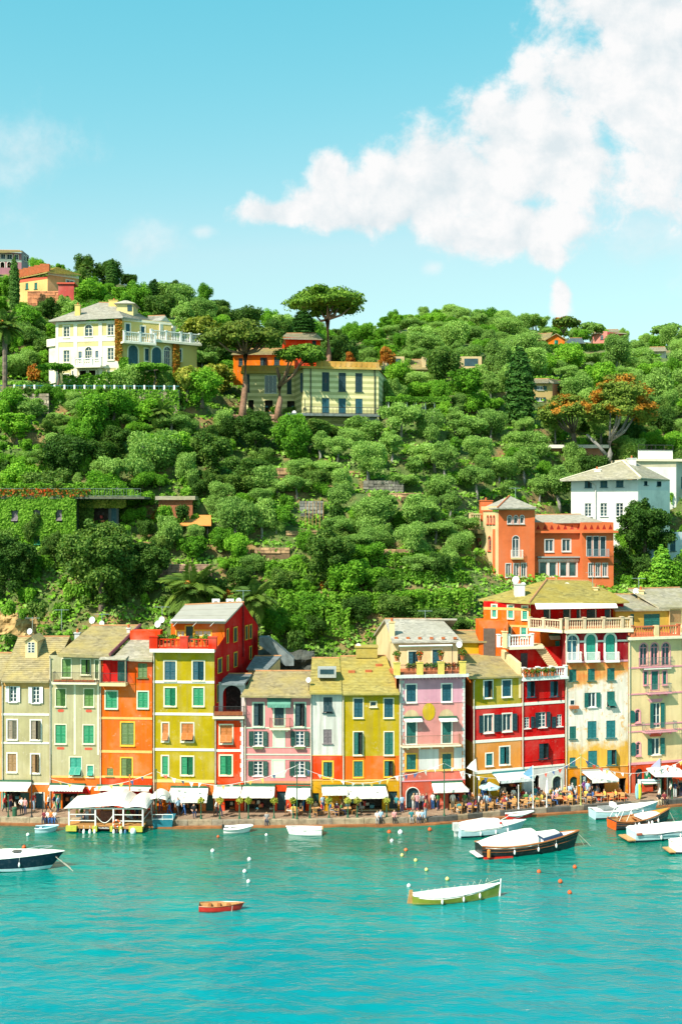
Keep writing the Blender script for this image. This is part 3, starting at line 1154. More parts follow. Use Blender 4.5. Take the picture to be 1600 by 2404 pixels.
def house(label,R,xl,xr,Yl,Yr,ytop,zones,rows,trim=None,bands=(),back=11.0,side=None,group=None,sides='LR',ybot=None,**kw):
 fr=fac(R,xl,xr,Yl,Yr)
 xm=(xl+xr)/2
 h=thing('townhouse',label,'house',fr.W(fr.L/2,GZ),group)
 z0=GZ-0.05 if ybot is None else zat(fr,R,xm,ybot)
 zt=zat(fr,R,xm,ytop)
 zon=[(zat(fr,R,xm,y) if i else 999,m) for i,(y,m) in enumerate(zones)]
 holes,make=stack(h,fr,R,rows,trim,**kw)
 build_wall(h,fr,0,fr.L,z0,zt,zon,holes)
 make()
 for b in bands:
  y,t,m=b[:3]
  zc=zat(fr,R,xm,y)
  band(h,fr,zc-t/2,zc+t/2,m,*(b[3:] if len(b)>3 else ()))
 sm=side or zones[0][1]
 d=Vector((0.12*fr.p0.x/40,1,0)).normalized()*back
 if 'L' in sides:
  side_wall(h,fr.p0+d,fr.p0,z0,zt,zt,sm)
 if 'R' in sides:
  side_wall(h,fr.p1,fr.p1+d,z0,zt,zt,sm)
 side_wall(h,fr.p1+d,fr.p0+d,z0,zt,zt,sm,'back_wall')
 mb=MB()
 mb.tube([fr.W(.1,z0,.1),fr.W(.1,zt-.3,.1),fr.W(.1,zt-.05,.3)],.06,5)
 mb.build('drain_pipe',PIPE,h)
 return h,fr,zt
def roof4(h,R,e0,e1,r1,r0,Ye,Yr,mat,back=True,Ye2=None,Yr2=None,**kw):
 eL,eR=at(*R(*e0),Ye),at(*R(*e1),Ye2 or Ye)
 rR,rL=at(*R(*r1),Yr2 or Yr),at(*R(*r0),Yr)
 o=roof_plane(h,eL,eR,rR,rL,mat,**kw)
 if back:
  back_slope(h,rL,rR,(Yr-Ye)*0.9,(rL.z-eL.z)*0.9,mat)
 return o,eL,eR,rR,rL
def loggia(h,fr,q,mat,depth=1.6,floor=CREAM):
 u0,u1,z0,z1=q
 p=MB()
 fr.quad(p,u0,u1,z0,z1,-depth)
 for a in (u0,u1):
  p.poly([fr.W(a,z0,-0.2),fr.W(a,z1,-0.2),fr.W(a,z1,-depth),fr.W(a,z0,-depth)])
 p.poly([fr.W(u0,z1,-0.2),fr.W(u1,z1,-0.2),fr.W(u1,z1,-depth),fr.W(u0,z1,-depth)])
 p.poly([fr.W(u0,z0,-0.2),fr.W(u1,z0,-0.2),fr.W(u1,z0,-depth),fr.W(u0,z0,-depth)])
 return p.build('loggia',mat,h)
def chimney(h,p,w=0.5,ht=1.0,mat=None,pots=True):
 mb=MB()
 x,y,z=p
 mb.box((x-w/2,y-w/2,z-0.8),(x+w/2,y+w/2,z+ht))
 mb.box((x-w/2-0.08,y-w/2-0.08,z+ht),(x+w/2+0.08,y+w/2+0.08,z+ht+0.1))
 o=mb.build('chimney',mat or CREAMW,h)
 c=MB()
 c.lathe((x,y,z+ht+0.1),[(0.15,0),(0.12,0.25),(0.16,0.28),(0.05,0.4)],8)
 c.build('chimney_pot',TERRA,o)
 return o
def dormer(h,fr_y,R,x0,y0,x1,y1,Y,mat):
 p=at(*R((x0+x1)/2,y1),Y)
 w=(x1-x0)/R_S[R]*Y/F
 ht=(y1-y0)/R_S[R]*Y/F
 mb=MB()
 a,b=p.x-w/2,p.x+w/2
 zt=p.z+ht*0.72
 mb.hexa([(a,Y,p.z-0.5),(b,Y,p.z-0.5),(b,Y+3,p.z-0.5),(a,Y+3,p.z-0.5),(a,Y,zt),(b,Y,zt),(b,Y+3,zt),(a,Y+3,zt)])
 mb.poly([(a,Y-0.001,zt),(b,Y-0.001,zt),(p.x,Y-0.001,p.z+ht*0.98)])
 o=mb.build('dormer',mat,h)
 r=MB()
 apex=p.z+ht
 for s in (-1,1):
  e=p.x+s*(w/2+0.12)
  r.hexa([(e,Y-0.2,zt-0.06),(p.x,Y-0.2,apex),(p.x,Y+3.2,apex),(e,Y+3.2,zt-0.06),(e,Y-0.2,zt+0.03),(p.x,Y-0.2,apex+0.09),(p.x,Y+3.2,apex+0.09),(e,Y+3.2,zt+0.03)])
 r.build('dormer_roof',ROOF_A,o)
 f=Facade((a,Y-0.01),(b,Y-0.01))
 wn=MB()
 for c0,c1 in ((0.22,0.48),(0.52,0.78)):
  f.box(wn,w*c0,w*c1,p.z+0.1,zt-0.08,0.005,0.03)
 wn.build('dormer_window',WHITE,o)
 for c0,c1 in ((0.22,0.48),(0.52,0.78)):
  pn=MB()
  for i in range(4):
   za,zb=p.z+0.1+(zt-0.18-p.z)*(i+0.12)/4,p.z+0.1+(zt-0.18-p.z)*(i+0.9)/4
   f.quad(pn,w*(c0+0.035),w*(c1-0.035),za,zb,0.034)
  pn.build('dormer_pane',GLASS,o)
 return o
R_S={RA: 3.92,RB: 3.92,RC: 3.92,RD: 3.8,RE: 3.8,RV: 3.136,RS: 3.136,RT: 3.0154,RU: 2.178,RI: 3.136,RM: 2.178,RP: 1.0}
O2={'cols': 2,'rows': 4}
h,fr,zt=house('tan house end at the quay beside the pale sage house',RA,-330,16,118.6,118.3,625,[(0,TAN),(1560,ORANGE2)],
        [(-180,680,-110,830,'C','k'),(-180,985,-110,1160,'C','k'),(-180,1290,-110,1460,'C','k'),(-100,1640,-20,1800,'D','e')],BANDW)
roof4(h,RA,(-340,615),(6,615),(230,365),(-60,365),117.9,121.8,ROOF_A)
h,fr,zt=house('pale sage house with white shutters and a dormer on its slate roof',RA,18,455,118.2,118.0,632,
        [(0,TAN),(690,SAGE),(1570,ORANGE2)],  # tan strip at the wall top paints in the warm eave shadow
        [(90,670,155,815,'O','w',{'cols': 2,'rows': 4,'trim': None}),(300,675,365,825,'O','w',{'cols': 2,'rows': 4,'trim': None}),
        (72,982,158,1155,'C','k'),(287,985,377,1160,'C','k'),(72,1290,153,1455,'C','m'),(290,1297,363,1465,'C','m'),
        (-0.1+55,1640,190,1796,'S','d',{'trim': None}),(325,1655,405,1820,'D','b',{'tw': 0.1})],
        BANDW,[(930,0.22,BANDW),(1192,0.2,BANDW),(1566,0.2,BANDW)])
for x0,x1,k in ((12,52,'e'),(192,270,'d')):
 q=fr.rect(RA,x0,1650,x1,1790)
 shutter(h,fr,q[0],q[1],q[2],q[3],0.03,k)
awning_px(h,fr,RA,0,300,1545,1640,1.9,spread=0.1,label='white awning over the shop of the pale sage house')
rf,eL,eR,rR,rL=roof4(h,RA,(8,625),(448,628),(645,215),(170,215),117.6,124.0,ROOF_A)
dormer(rf,fr,RA,235,215,345,370,120.8,YELLP)
chimney(rf,at(*RA(715,235),123.5),0.55,0.6,GREYW)
h,fr,zt=house('sage green house with orange plaques and a top-floor balcony of flower boxes',RA,457,918,118.0,117.7,385,
        [(0,SAGE2),(1505,ORANGE)],
        [(573,420,655,585,'C','y'),(750,425,830,560,'C','y'),(876,430,908,600,'C','l'),
        (517,695,605,852,'C','y'),(777,695,862,855,'C','y'),(512,1025,608,1195,'C','g'),(769,1030,865,1195,'C','g'),
        (645,1325,750,1495,'J','e'),(805,1400,860,1500,'J','e'),
        (495,1660,562,1822,'D','g',{'trim': None}),(575,1655,715,1822,'S','d',{'trim': None}),(720,1660,788,1822,'D','g',{'trim': None})],
        paint((0.66,0.63,0.45),0.8,0.1,name='sage_trim'),[(1505,0.2,BANDO),(635,0.16,CREAM)],tw=0.1)
ub=[fr.rect(RA,510,530,912,632)]
u0,u1,z0,z1=ub[0]
slab(h,fr,u0-0.1,u1,z0+0.08,0.9,0.2,CREAM)
rail_iron(h,fr,u0,u1-0.05,z0+0.08,1.0,0.85)
for i in range(6):
 a=u0+0.1+(u1-u0-0.3)*i/6
 mb=MB()
 fr.box(mb,a,a+(u1-u0)/6-0.12,z0+0.10,z0+0.32,0.6,0.8)
 mb.build('flower_box',TERRA,h)
for x0,y0,x1,y1 in ((533,882,590,908),(790,885,848,910),(525,1230,595,1252),(780,1235,852,1257)):
 a,b,c,d=fr.rect(RA,x0,y0,x1,y1)
 mb=MB()
 r=(d-c)/2
 P=[(a+r-r*math.sin(t),(c+d)/2-r*math.cos(t)) for t in np.linspace(0,PI,7)]+[(b-r+r*math.sin(t),(c+d)/2+r*math.cos(t)) for t in np.linspace(0,PI,7)]
 mb.poly([fr.W(u,z,0.02) for u,z in P][::-1])
 mb.build('plaque',REDT,h)
for x in (470,690,905):
 u=fr.uz(*RA(x,1000))[0]
 zz=zat(fr,RA,690,1300),zat(fr,RA,690,640)
 mb=MB()
 fr.box(mb,u-0.1,u+0.1,zz[0],zz[1],0.002,0.02)
 mb.build('pilaster_strip',paint((0.66,0.64,0.47),0.8,0.1,name='sage_trim2'),h)
awning_px(h,fr,RA,470,785,1575,1640,0.9,scallop=True,val=0.25,label='scalloped white awning over a red shop fascia')
mb=MB()
a,b,c,d=fr.rect(RA,490,1610,830,1655)
fr.box(mb,a,b,c,d,0.01,0.08)
mb.build('shop_fascia',RED,h)
rf,eL,eR,rR,rL=roof4(h,RA,(535,372),(1008,388),(1290,113),(845,113),117.2,124.2,ROOF_A,fascia=0.3)
chimney(rf,at(*RA(1185,170),122.5),0.35,0.35,GREYW)
mb=MB()
mb.tube([eR+Vector((0.05,-.05,.1)),rR+Vector((0.05,0,.12))],0.16,5)
mb.build('verge_parapet',plaster((0.18,0.06,0.08)),rf)
h,fr,zt=house('bright orange house with cream bands and a dark red loggia',RA,920,1402,117.7,117.3,440,
        [(0,plaster((0.62,0.10,0.014))),(640,ORANGE),(1505,REDO)],
        [(1270,460,1355,592,'C','l',{'trim': None}),(975,718,1078,870,'C','g'),(1270,722,1362,868,'C','g'),
        (1117,1005,1233,1210,'C','l',{'trim': YTRIM}),(1117,1332,1215,1497,'C','l',{'trim': YTRIM}),(984,1425,1045,1502,'C','l',{'trim': None}),
        (1205,1670,1280,1800,'D','t',{'trim': None}),(1310,1665,1390,1800,'D','t',{'tw': .1}),(1440-60,1650,1400,1820,'S','d',{'trim': None})],
        MINT,[(965,0.24,BANDO),(1272,0.26,BANDO),(1505,0.22,BANDO)])
q=fr.rect(RA,950,425,1180,630)
mb=MB()
fr.box(mb,q[0],q[1],q[2],q[3],0.0,0.012)
mb.build('loggia_back',RED,h)
qd=fr.rect(RA,1085,440,1172,625)
mb=MB()
fr.box(mb,qd[0],qd[1],qd[2],qd[3],0.013,0.05)
mb.build('glazed_door',paint((0.01,0.06,0.05),0.25,0.4,name='dark_green_glass'),h)
slab(h,fr,q[0]-0.1,q[1],q[2],1.0,0.3,YELLP)
rail_iron(h,fr,q[0],q[1]-0.05,q[2],1.0,0.95)
a,b=fr.W(q[0]-0.1,q[3]+0.1,1.1),fr.W(q[1]+0.05,q[3]+0.1,1.1)
mb=MB()
mb.hexa([a,b,fr.W(q[1]+.05,q[3]+.3,0),fr.W(q[0]-.1,q[3]+.3,0),a+Vector((0,0,.12)),b+Vector((0,0,.12)),fr.W(q[1]+.05,q[3]+.42,0),fr.W(q[0]-.1,q[3]+.42,0)])
for u in (q[0]-0.02,q[1]-0.02):
 mb.tube([fr.W(u,q[2],0.97),fr.W(u,q[3]+0.12,0.97)],0.05,6)
mb.build('loggia_canopy',ROOF_B,h)
awning_px(h,fr,RA,900,1395,1590,1635,1.2,val=0.22,label='long shallow white awning over the red shopfront')
mb=MB()
a,b,c,d=fr.rect(RA,925,1636,1398,1665)
fr.box(mb,a,b,c,d,0.01,0.06)
mb.build('shop_fascia',RED,h)
rf,eL,eR,rR,rL=roof4(h,RA,(1030,420),(1402,435),(1420,190),(1240,190),116.9,122.6,ROOF_B)
mb=MB()
p=at(*RA(1345,205),121.8)
mb.box((p.x-1.6,p.y-.6,p.z-.6),(p.x+1.6,p.y+1.2,p.z+.55))
mb.build('roof_hatch',REDO,rf)
h,fr,zt=house('olive yellow house with white bands and a red roof terrace',RB,77,640,117.2,116.9,505,
        [(0,OLIVE),(1700,ORANGE2)],
        [(182,598,284,770,'C','b'),(442,598,544,770,'C','b'),(184,842,284,1005,'C','g'),(446,842,540,1005,'C','g'),
        (161,1166,217,1330,'J','o'),(338,1168,446,1332,'J','o'),(160,1470,215,1640,'C','g'),(336,1476,445,1640,'C','g'),
        (560,1830,632,1985,'D','d',{'trim': None}),(300,1870,500,1990,'S','d',{'trim': None})],
        CREAM,[(788,0.26,BANDW),(1083,0.26,BANDW),(1410,0.26,BANDW),(1700,0.3,paint((0.55,0.48,0.16),0.8,.1,name='olive_trim'))])
OLIVE_FR=fr
slab(h,fr,-0.2,fr.L+0.1,zt+0.3,0.75,0.35,BANDW,'terrace_slab')
mb=MB()
fr.box(mb,-0.1,fr.L,zt-0.02,zt+0.28,-9,0.0)
mb.build('terrace_floor',TERRA,h)
tz=zt+0.3
REDW=plaster((0.58,0.045,0.015),0.5)
for x in (90,368,630):
 u=fr.uz(*RB(x,430))[0]
 mb=MB()
 fr.box(mb,u-0.42,u+0.42,tz,tz+1.15,0.1,0.6)
 fr.box(mb,u-0.47,u+0.47,tz+1.15,tz+1.25,0.05,0.65)
 mb.build('terrace_pier',REDW,h)
ua,ub_,uc=(fr.uz(*RB(x,430))[0] for x in (90,368,630))
for a,b in ((ua+.42,ub_-.42),(ub_+.42,uc-.42)):
 mb=MB()
 fr.box(mb,a,b,tz+0.9,tz+1.0,0.28,0.42)
 fr.box(mb,a,b,tz,tz+0.18,0.25,0.45)
 n=int((b-a)/0.35)
 for i in range(n):
  u=a+(b-a)*(i+.5)/n
  fr.box(mb,u-0.05,u+0.05,tz+.18,tz+.9,0.31,0.39)
 mb.build('terrace_railing',REDW,h)
awning_px(h,fr,RB,245,585,1757,1900,2.0,spread=0.15,val=0.3,label='broad white awning under the olive house')
pf=fac(RB,240,735,120.2,120.0)
zb,ztp=zat(pf,RB,490,425),zat(pf,RB,490,240)
holes,make=stack(h,pf,RB,[(292,318,366,376,'G','d',{'cols': 2,'rows': 1,'glass': paint((0.5,0.5,0.45),.6,.3,name='curtain')}),(378,275,445,425,'D','d'),(458,315,610,372,'G','d',{'cols': 4,'rows': 1,'glass': paint((0.5,0.5,0.45),.6,.3,name='curtain')})],YTRIM,tw=0.1)
build_wall(h,pf,0,pf.L,zt-1,ztp,[(999,ORANGE)],holes)
make()
g0,g1,g2=at(RB(636,0)[0],0,116.95),at(RB(735,0)[0],0,120.0),at(RB(1040,0)[0],0,131.0)
zc=at(*RB(735,250),120.0).z
ap=at(*RB(905,62),126.0)
ze=at(*RB(1040,270),131.0).z
mb=MB()
mb.poly([(g0.x+.02,g0.y,GZ),(g1.x+.02,g1.y,GZ),(g1.x+.02,g1.y,zt+1.2),(g0.x+.02,g0.y,zt)])
mb.poly([(g1.x,g1.y,0),(g2.x,g2.y,0),(g2.x,g2.y,ze),tuple(ap),(g1.x,g1.y,zc)])
mb.build('gable_wall',plaster((0.66,0.02,0.014),0.4),h)
gf=Facade((g1.x+.03,g1.y),(g2.x+.03,g2.y))
for x0,y0,x1,y1 in ((752,305,772,425),(815,290,850,415),(922,275,948,395),(960,265,986,385),(818,520,850,645),(962,465,985,575),(755,550,772,680)):
 q=gf.rect(RB,x0+3,y0,x1-3,y1)
 window(h,gf,(q[0],q[1],q[2],q[3]),'F','n',trim=YTRIM,tw=0.12)
g0f=Facade((g0.x+.04,g0.y),(g1.x+.04,g1.y))
for x0,y0,x1,y1 in ((673,575,706,700),(665,815,690,970)):
 window(h,g0f,g0f.rect(RB,x0,y0,x1,y1),'F','n',trim=YTRIM,tw=0.12)
mb=MB()
mb.tube([ap+Vector((.05,-.4,0.1)),Vector((ap.x+.05,ap.y-.4,at(*RB(890,550),126).z))],0.09,6)
mb.build('drain_pipe',plaster((0.25,0.01,0.02)),h)
CONC=paint((0.34,0.32,0.27),0.9,0.12,name='concrete_roof',scale=0.8,bump=.3)
eL,eR=at(*RB(228,238),119.4),at(*RB(740,240),119.4)
rL=at(*RB(368,80),126.0)
rf=roof_plane(h,eL,eR,ap+Vector((0.1,0,0.08)),rL,CONC,courses=3)
back_slope(h,rL,ap,5.6,ap.z-ze,CONC)
mb=MB()
for x in (300,480,640):
 a,b=at(*RB(x,235),119.4),at(*RB(x-40,275),118.4)
 mb.tube([a,b],0.03,4)
mb.tube([at(*RB(240,222),119.2),at(*RB(735,222),119.2)],0.12,6)
mb.build('rolled_awning',CANVAS,h)
h,fr,zt=house('narrow red house with an arched flowered loggia and white quoins',RB,642,908,117.0,117.0,1120,
        [(0,REDO),(1250,REDO),(1705,REDO)],
        [(692,1185,804,1350,'J','o'),(692,1466,800,1640,'C','g'),(735,1880,830,1985,'S','d',{'trim': None})],CREAM,
        [(1418,0.24,BANDW),(1128,0.3,slate((0.16,0.2,0.22),(0.13,0.18,0.2)))],sides='')
u=fr.L
mb=MB()
n=14
for i in range(n):
 a=zat(fr,RB,800,1700)+(zt-zat(fr,RB,800,1700))*i/n
 fr.box(mb,u-(0.34 if i % 2 else 0.24),u-0.01,a,a+(zt-zat(fr,RB,800,1700))/n-0.03,0.002,0.03)
mb.build('quoins',BANDW,h)
q=fr.rect(RB,640,985,905,1095)
slab(h,fr,q[0]-.1,q[1]+.15,q[2],0.7,0.25,CREAM)
rail_iron(h,fr,q[0],q[1]+.1,q[2],1.0,0.65)
mb=MB()
fr.box(mb,q[0]+.05,q[1],q[2]+.05,q[2]+.45,0.35,0.6)
mb.build('flower_box',TERRA,h)
lf=Facade((fr.p0+fr.n*-1.2).xy,(fr.p1+fr.n*-1.2).xy)
ql=lf.rect(RB,716,820,888,990)
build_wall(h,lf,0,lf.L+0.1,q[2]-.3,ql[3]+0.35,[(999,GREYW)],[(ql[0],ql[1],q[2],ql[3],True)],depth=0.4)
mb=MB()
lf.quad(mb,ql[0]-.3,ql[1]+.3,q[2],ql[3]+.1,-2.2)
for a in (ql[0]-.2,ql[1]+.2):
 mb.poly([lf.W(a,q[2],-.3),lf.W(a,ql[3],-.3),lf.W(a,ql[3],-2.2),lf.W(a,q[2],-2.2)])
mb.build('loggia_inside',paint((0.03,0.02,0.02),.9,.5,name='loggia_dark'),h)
BLUER=slate((0.19,0.22,0.23),(0.16,0.2,0.2),'grey_slates')
roof_plane(h,at(*RB(700,805),117.6),at(*RB(915,808),117.6),at(*RB(985,715),121.2),at(*RB(735,715),121.2),BLUER)
mb=MB()
a,b=fr.p0+Vector((.1,3.6,0)),fr.p1+Vector((.2,3.6,0))
mb.poly([(a.x,a.y,0),(b.x,b.y,0),(b.x,b.y,at(*RB(985,720),121).z),(a.x,a.y,at(*RB(985,720),121).z)])
mb.build('back_wall',RED,h)
awning_px(h,fr,RB,645,890,1745,1858,2.0,val=0.3,label='white awning of the narrow red house')
h=thing('outbuilding','low grey-roofed outbuilding tucked behind the pink trompe-l\'oeil house','outbuilding',at(*RB(1100,690),124.5))
roof_plane(h,at(*RB(935,668),123.0),at(*RB(1135,672),123.0),at(*RB(1255,550),127.5),at(*RB(1010,552),127.5),BLUER)
mb=MB()
a,b=at(*RB(1140,660),123.4),at(*RB(1245,575),127)
mb.poly([(a.x,a.y,a.z-3),(b.x,b.y,a.z-3),(b.x,b.y,b.z),(a.x,a.y,a.z)])
c=at(*RB(950,670),123.4)
mb.poly([(c.x,c.y,c.z-3),(a.x,a.y,a.z-3),(a.x,a.y,a.z),(c.x,c.y,c.z)])
mb.build('wall',CREAMW,h)
WB={'cols': 2,'rows': 4,'trim': None}
h,fr,zt=house('pink house with painted mint surrounds, blind windows and dark green shutters',RB,915,1522,117.0,116.9,932,
        [(0,PINK),(1700,plaster((0.70,0.30,0.16))),(1725,REDO)],
        [(1001,985,1090,1192,'C','n'),(1192,985,1280,1188,'C','n'),(1382,985,1470,1195,'C','n'),
        (1001,1240,1085,1375,'O','d',WB),(1190,1240,1276,1385,'F','f'),(1383,1240,1466,1375,'O','d',WB),
        (998,1515,1085,1650,'O','d',WB),(1177,1512,1275,1660,'F','f'),(1379,1515,1470,1650,'O','d',WB),
        (1215,1795,1300,1975,'D','n',{'trim': None}),(930,1860,1180,1985,'S','d',{'trim': None}),(1345,1860,1480,1985,'S','d',{'trim': None})],
        MINT,[(1210,0.12,MINT),(1455,0.12,MINT),(1390,0.05,MINT),(1500,0.05,MINT),(1726,0.12,GREENPOST)],tw=0.16)
q=fr.rect(RB,1150,1120,1340,1205)
slab(h,fr,q[0],q[1],q[2],0.7,0.16,CREAM,brackets=3)
rail_iron(h,fr,q[0]+.03,q[1]-.03,q[2],1.0,0.65,mat=paint((0.25,0.12,0.06),.6,.2,name='rusty_iron'))
a,b,c,d=fr.rect(RB,1130,955,1342,985)
awning(h,fr,a,b,d+.1,c,0.55,mat=paint((0.10,0.27,0.20),.8,.15,name='green_canvas'),val=.35)
for x0,x1 in ((1000,1088),(1380,1470)):
 a,b,c,d=fr.rect(RB,x0,1385,x1,1402)
 mb=MB()
 fr.box(mb,a,b,c,d+.05,0.03,0.3)
 mb.build('flower_box',paint((0.12,0.16,0.05),.8,.5,name='window_box',scale=9),h)
awning_px(h,fr,RB,905,1195,1745,1858,2.0,val=0.3,spread=.06,label='wide white awning under the pink trompe-l\'oeil house')
awning_px(h,fr,RB,1310,1520,1757,1870,2.0,val=0.3,spread=.1,label='narrow white awning at the pink trompe-l\'oeil house')
roof4(h,RB,(880,918),(1528,925),(1528,688),(1018,688),116.3,122.6,ROOF_A)
h,fr,zt=house('narrow pale blue-white house with peeling render over an orange base',RC,109,402,116.9,116.9,822,
        [(0,PALE),(1385,REDO),(1610,MUST)],
        [(230,850,312,992,'J','n',{'trim': None}),(230,1146,308,1276,'C','v',{'trim': None}),(230,1446,312,1582,'C','t',{'trim': YTRIM,'tw': .16}),
        (132,1732,190,1892,'D','d',{'trim': None})],None,[(1385,0.06,BANDO),(1612,0.12,BANDO)])
rf,*_=roof4(h,RC,(102,812),(402,812),(378,490),(125,490),116.3,123.6,ROOF_C)
p=at(*RC(268,615),119.2)
mb=MB()
mb.box((p.x-1.0,p.y-.9,p.z-.5),(p.x+.9,p.y+.9,p.z+.45))
sky_l=mb.build('skylight',paint((0.35,0.36,0.34),.6,.2,name='lead'),rf)
mb=MB()
mb.box((p.x-.75,p.y-.95,p.z-.1),(p.x+.65,p.y-.901,p.z+.36))
mb.build('pane',GLASS,sky_l)
h,fr,zt=house('yellow-green house over an orange base beside the pink balcony house',RC,405,926,116.9,117.2,828,
        [(0,OLIVE2),(1390,ORANGE),(1615,MUST)],
        [(510,863,592,1036,'C','b'),(660,890,718,936,'G','d',{'cols': 1,'rows': 1,'tw': .06}),(789,863,870,1036,'C','b'),
        (509,1170,592,1378,'C','t'),(791,1170,872,1378,'C','t'),(509,1438,592,1582,'C','t',{'trim': YTRIM}),(791,1436,872,1578,'C','t',{'trim': YTRIM}),
        (832,1716,910,1878,'D','n',{'trim': None}),(480,1775,770,1888,'S','d',{'trim': None})],
        CREAM,[(1612,0.14,BANDO)],tw=0.1)
rf,*_=roof4(h,RC,(400,820),(930,818),(805,470),(385,475),116.4,124.2,ROOF_C)
p=at(*RC(632,440),124.0)
mb=MB()
mb.box((p.x-1.2,p.y-.5,p.z-.5),(p.x+1.1,p.y+1.5,p.z+.6))
mb.box((p.x-1.35,p.y-.6,p.z+.6),(p.x+1.2,p.y+1.6,p.z+.7))
mb.build('roof_box',ROOF_C,rf)
for x,y in ((490,625),(645,620),(740,565)):
 p=at(*RC(x,y),116.4+7.8*(820-y)/350)
 mb=MB()
 mb.box((p.x-.35,p.y-.2,p.z-.1),(p.x+.35,p.y+.2,p.z+.25))
 mb.build('roof_vent',TERRA,rf)
awning_px(h,fr,RC,215,445,1668,1755,2.0,val=0.3,label='white awning at the corner of the peeling house')
awning_px(h,fr,RC,445,800,1665,1785,2.0,val=0.3,spread=.1,label='wide white awning under the yellow-green house')
h,fr,zt=house('tall pink house with a yellow medallion, long balcony and terrace above',RC,928,1532,117.2,118.2,655,
        [(0,plaster((0.66,0.34,0.42),.6)),(900,PINK2),(1290,plaster((0.74,0.35,0.18),.8)),(1525,plaster((0.66,0.17,0.13),1.0)),(1620,CORAL)],
        [(993,735,1080,892,'C','b'),(1320,730,1405,886,'C','b'),(993,1080,1080,1278,'C','t'),(1322,1075,1405,1272,'C','t'),
        (993,1376,1080,1516,'C','t',{'trim': YTRIM}),(1322,1370,1405,1512,'C','t',{'trim': BANDO}),
        (992,1682,1108,1872,'D','n',{'arched': True,'tw': .08}),(1230,1740,1290,1870,'D','d',{'trim': None}),(1380,1740,1480,1880,'S','d',{'trim': None})],
        BANDW,[(1525,0.18,BANDO),(900,0.06,ROSET),(1615,.12,ROSET)],tw=0.13)
PINK_FR=fr
mb=MB()
n=30
zz0,zz1=zat(fr,RC,930,1620),zt
for i in range(n):
 a=zz0+(zz1-zz0)*i/n
 fr.box(mb,0.01,0.36 if i % 2 else 0.5,a,a+(zz1-zz0)/n-.03,0.002,0.03)
mb.build('quoins',GREYW,h)
mb=MB()
for i in range(n):
 a=zz0+(zz1-zz0)*i/n
 fr.box(mb,fr.L-(0.2 if i % 2 else 0.3),fr.L-.01,a,a+(zz1-zz0)/n-.03,0.002,0.03)
mb.build('quoins',GREYW,h)
a,b,c,d=fr.rect(RC,1140,902,1258,1064)
mb=MB()
mb.poly([fr.W((a+b)/2+(b-a)/2*math.cos(t),(c+d)/2+(d-c)/2*math.sin(t),0.03) for t in np.linspace(0,2*PI,28,endpoint=False)])
mb.build('medallion',plaster((0.62,0.42,0.05),1.8),h)
for x0,x1,y0,y1 in ((968,1110,965,1045),(1290,1430,960,1042)):
 a,b,c,d=fr.rect(RC,x0,y0,x1,y1)
 mb=MB()
 P=arch_pts(a,b,c,d-c,14)
 mb.poly([fr.W(u,z,0.02) for u,z in P])
 mb.build('lunette',plaster((0.66,0.50,0.30),1.2),h)
 a,b,c,d=fr.rect(RC,x0,y1+5,x1+20,y1+22)
 awning(h,fr,a,b,d+.12,c+.12,0.7,val=.14)
for x0,x1,y0 in ((1108,1290,1328),(1430,1502,1312)):
 a,b,c,d=fr.rect(RC,x0,y0,x1,1516)
 mb=MB()
 fr.quad(mb,a,b,c,d,0.012)
 mb.build('painted_panel',GREYW,h)
q=fr.rect(RC,942,1205,1478,1280)
slab(h,fr,q[0],q[1],q[2],0.85,0.16,CREAM,brackets=5)
rail_iron(h,fr,q[0]+.03,q[1]-.03,q[2],1.0,0.8,mat=paint((0.22,0.11,0.06),.6,.2,name='rusty_iron'))
awning_px(h,fr,RC,1225,1500,1632,1730,2.0,val=0.25,spread=.25,label='white awning over the coral shopfront')
slab(h,fr,-.5,fr.L+.2,zt+.25,0.8,0.3,GREYW,'terrace_slab')
mb=MB()
nn=int(fr.L/.35)
for i in range(nn):
 u=fr.L*(i+.5)/nn
 fr.box(mb,u-.07,u+.07,zt-.35,zt-.06,0.0,0.25)
mb.build('cornice_brackets',ROSET,h)
mb=MB()
fr.box(mb,-.3,fr.L,zt-.02,zt+.24,-7,0)
mb.build('terrace_floor',TERRA,h)
tz=zt+.25
PIERY=paint((0.62,0.48,0.10),.8,.15,name='pier_yellow')
us=[fr.uz(*RC(x,590),.5)[0] for x in (905,1115,1310,1508)]
for u in us:
 mb=MB()
 fr.box(mb,u-.32,u+.32,tz,tz+1.2,.3,.7)
 fr.box(mb,u-.37,u+.37,tz+1.2,tz+1.28,.25,.75)
 mb.build('terrace_pier',PIERY,h)
for a,b in zip(us[:-1],us[1:]):
 rail_iron(h,fr,a+.33,b-.33,tz+.05,.95,.5,sides=False)
 mb=MB()
 fr.box(mb,a+.4,b-.4,tz+.02,tz+.25,.1,.35)
 mb.build('flower_box',TERRA,h)
pf=fac(RC,868,1465,121.4,122.0)
zb,ztp=tz-.5,zat(pf,RC,1165,350)
holes,make=stack(h,pf,RC,[(1012,428,1100,552,'C','b'),(1232,412,1316,592,'C','b',{'sill': False})],CREAM,tw=.12)
build_wall(h,pf,0,pf.L,zb,ztp,[(999,CREAMW)],holes)
make()
for x in (925,1415):
 u=pf.uz(*RC(x,400))[0]
 mb=MB()
 mb.tube([fr.W(fr.uz(*RC(x,590),.45)[0],tz,.45),fr.W(fr.uz(*RC(x,380),.45)[0],zat(fr,RC,1165,375,.45),.45)],0.035,5)
 mb.build('awning_pole',IRON,h)
a,b=fr.uz(*RC(925,380),.45)[0],fr.uz(*RC(1415,380),.45)[0]
mb=MB()
mb.tube([fr.W(a,zat(fr,RC,1165,376,.45),.45),fr.W(b,zat(fr,RC,1165,376,.45),.45)],.1,6)
mb.build('rolled_awning',CANVAS,h)
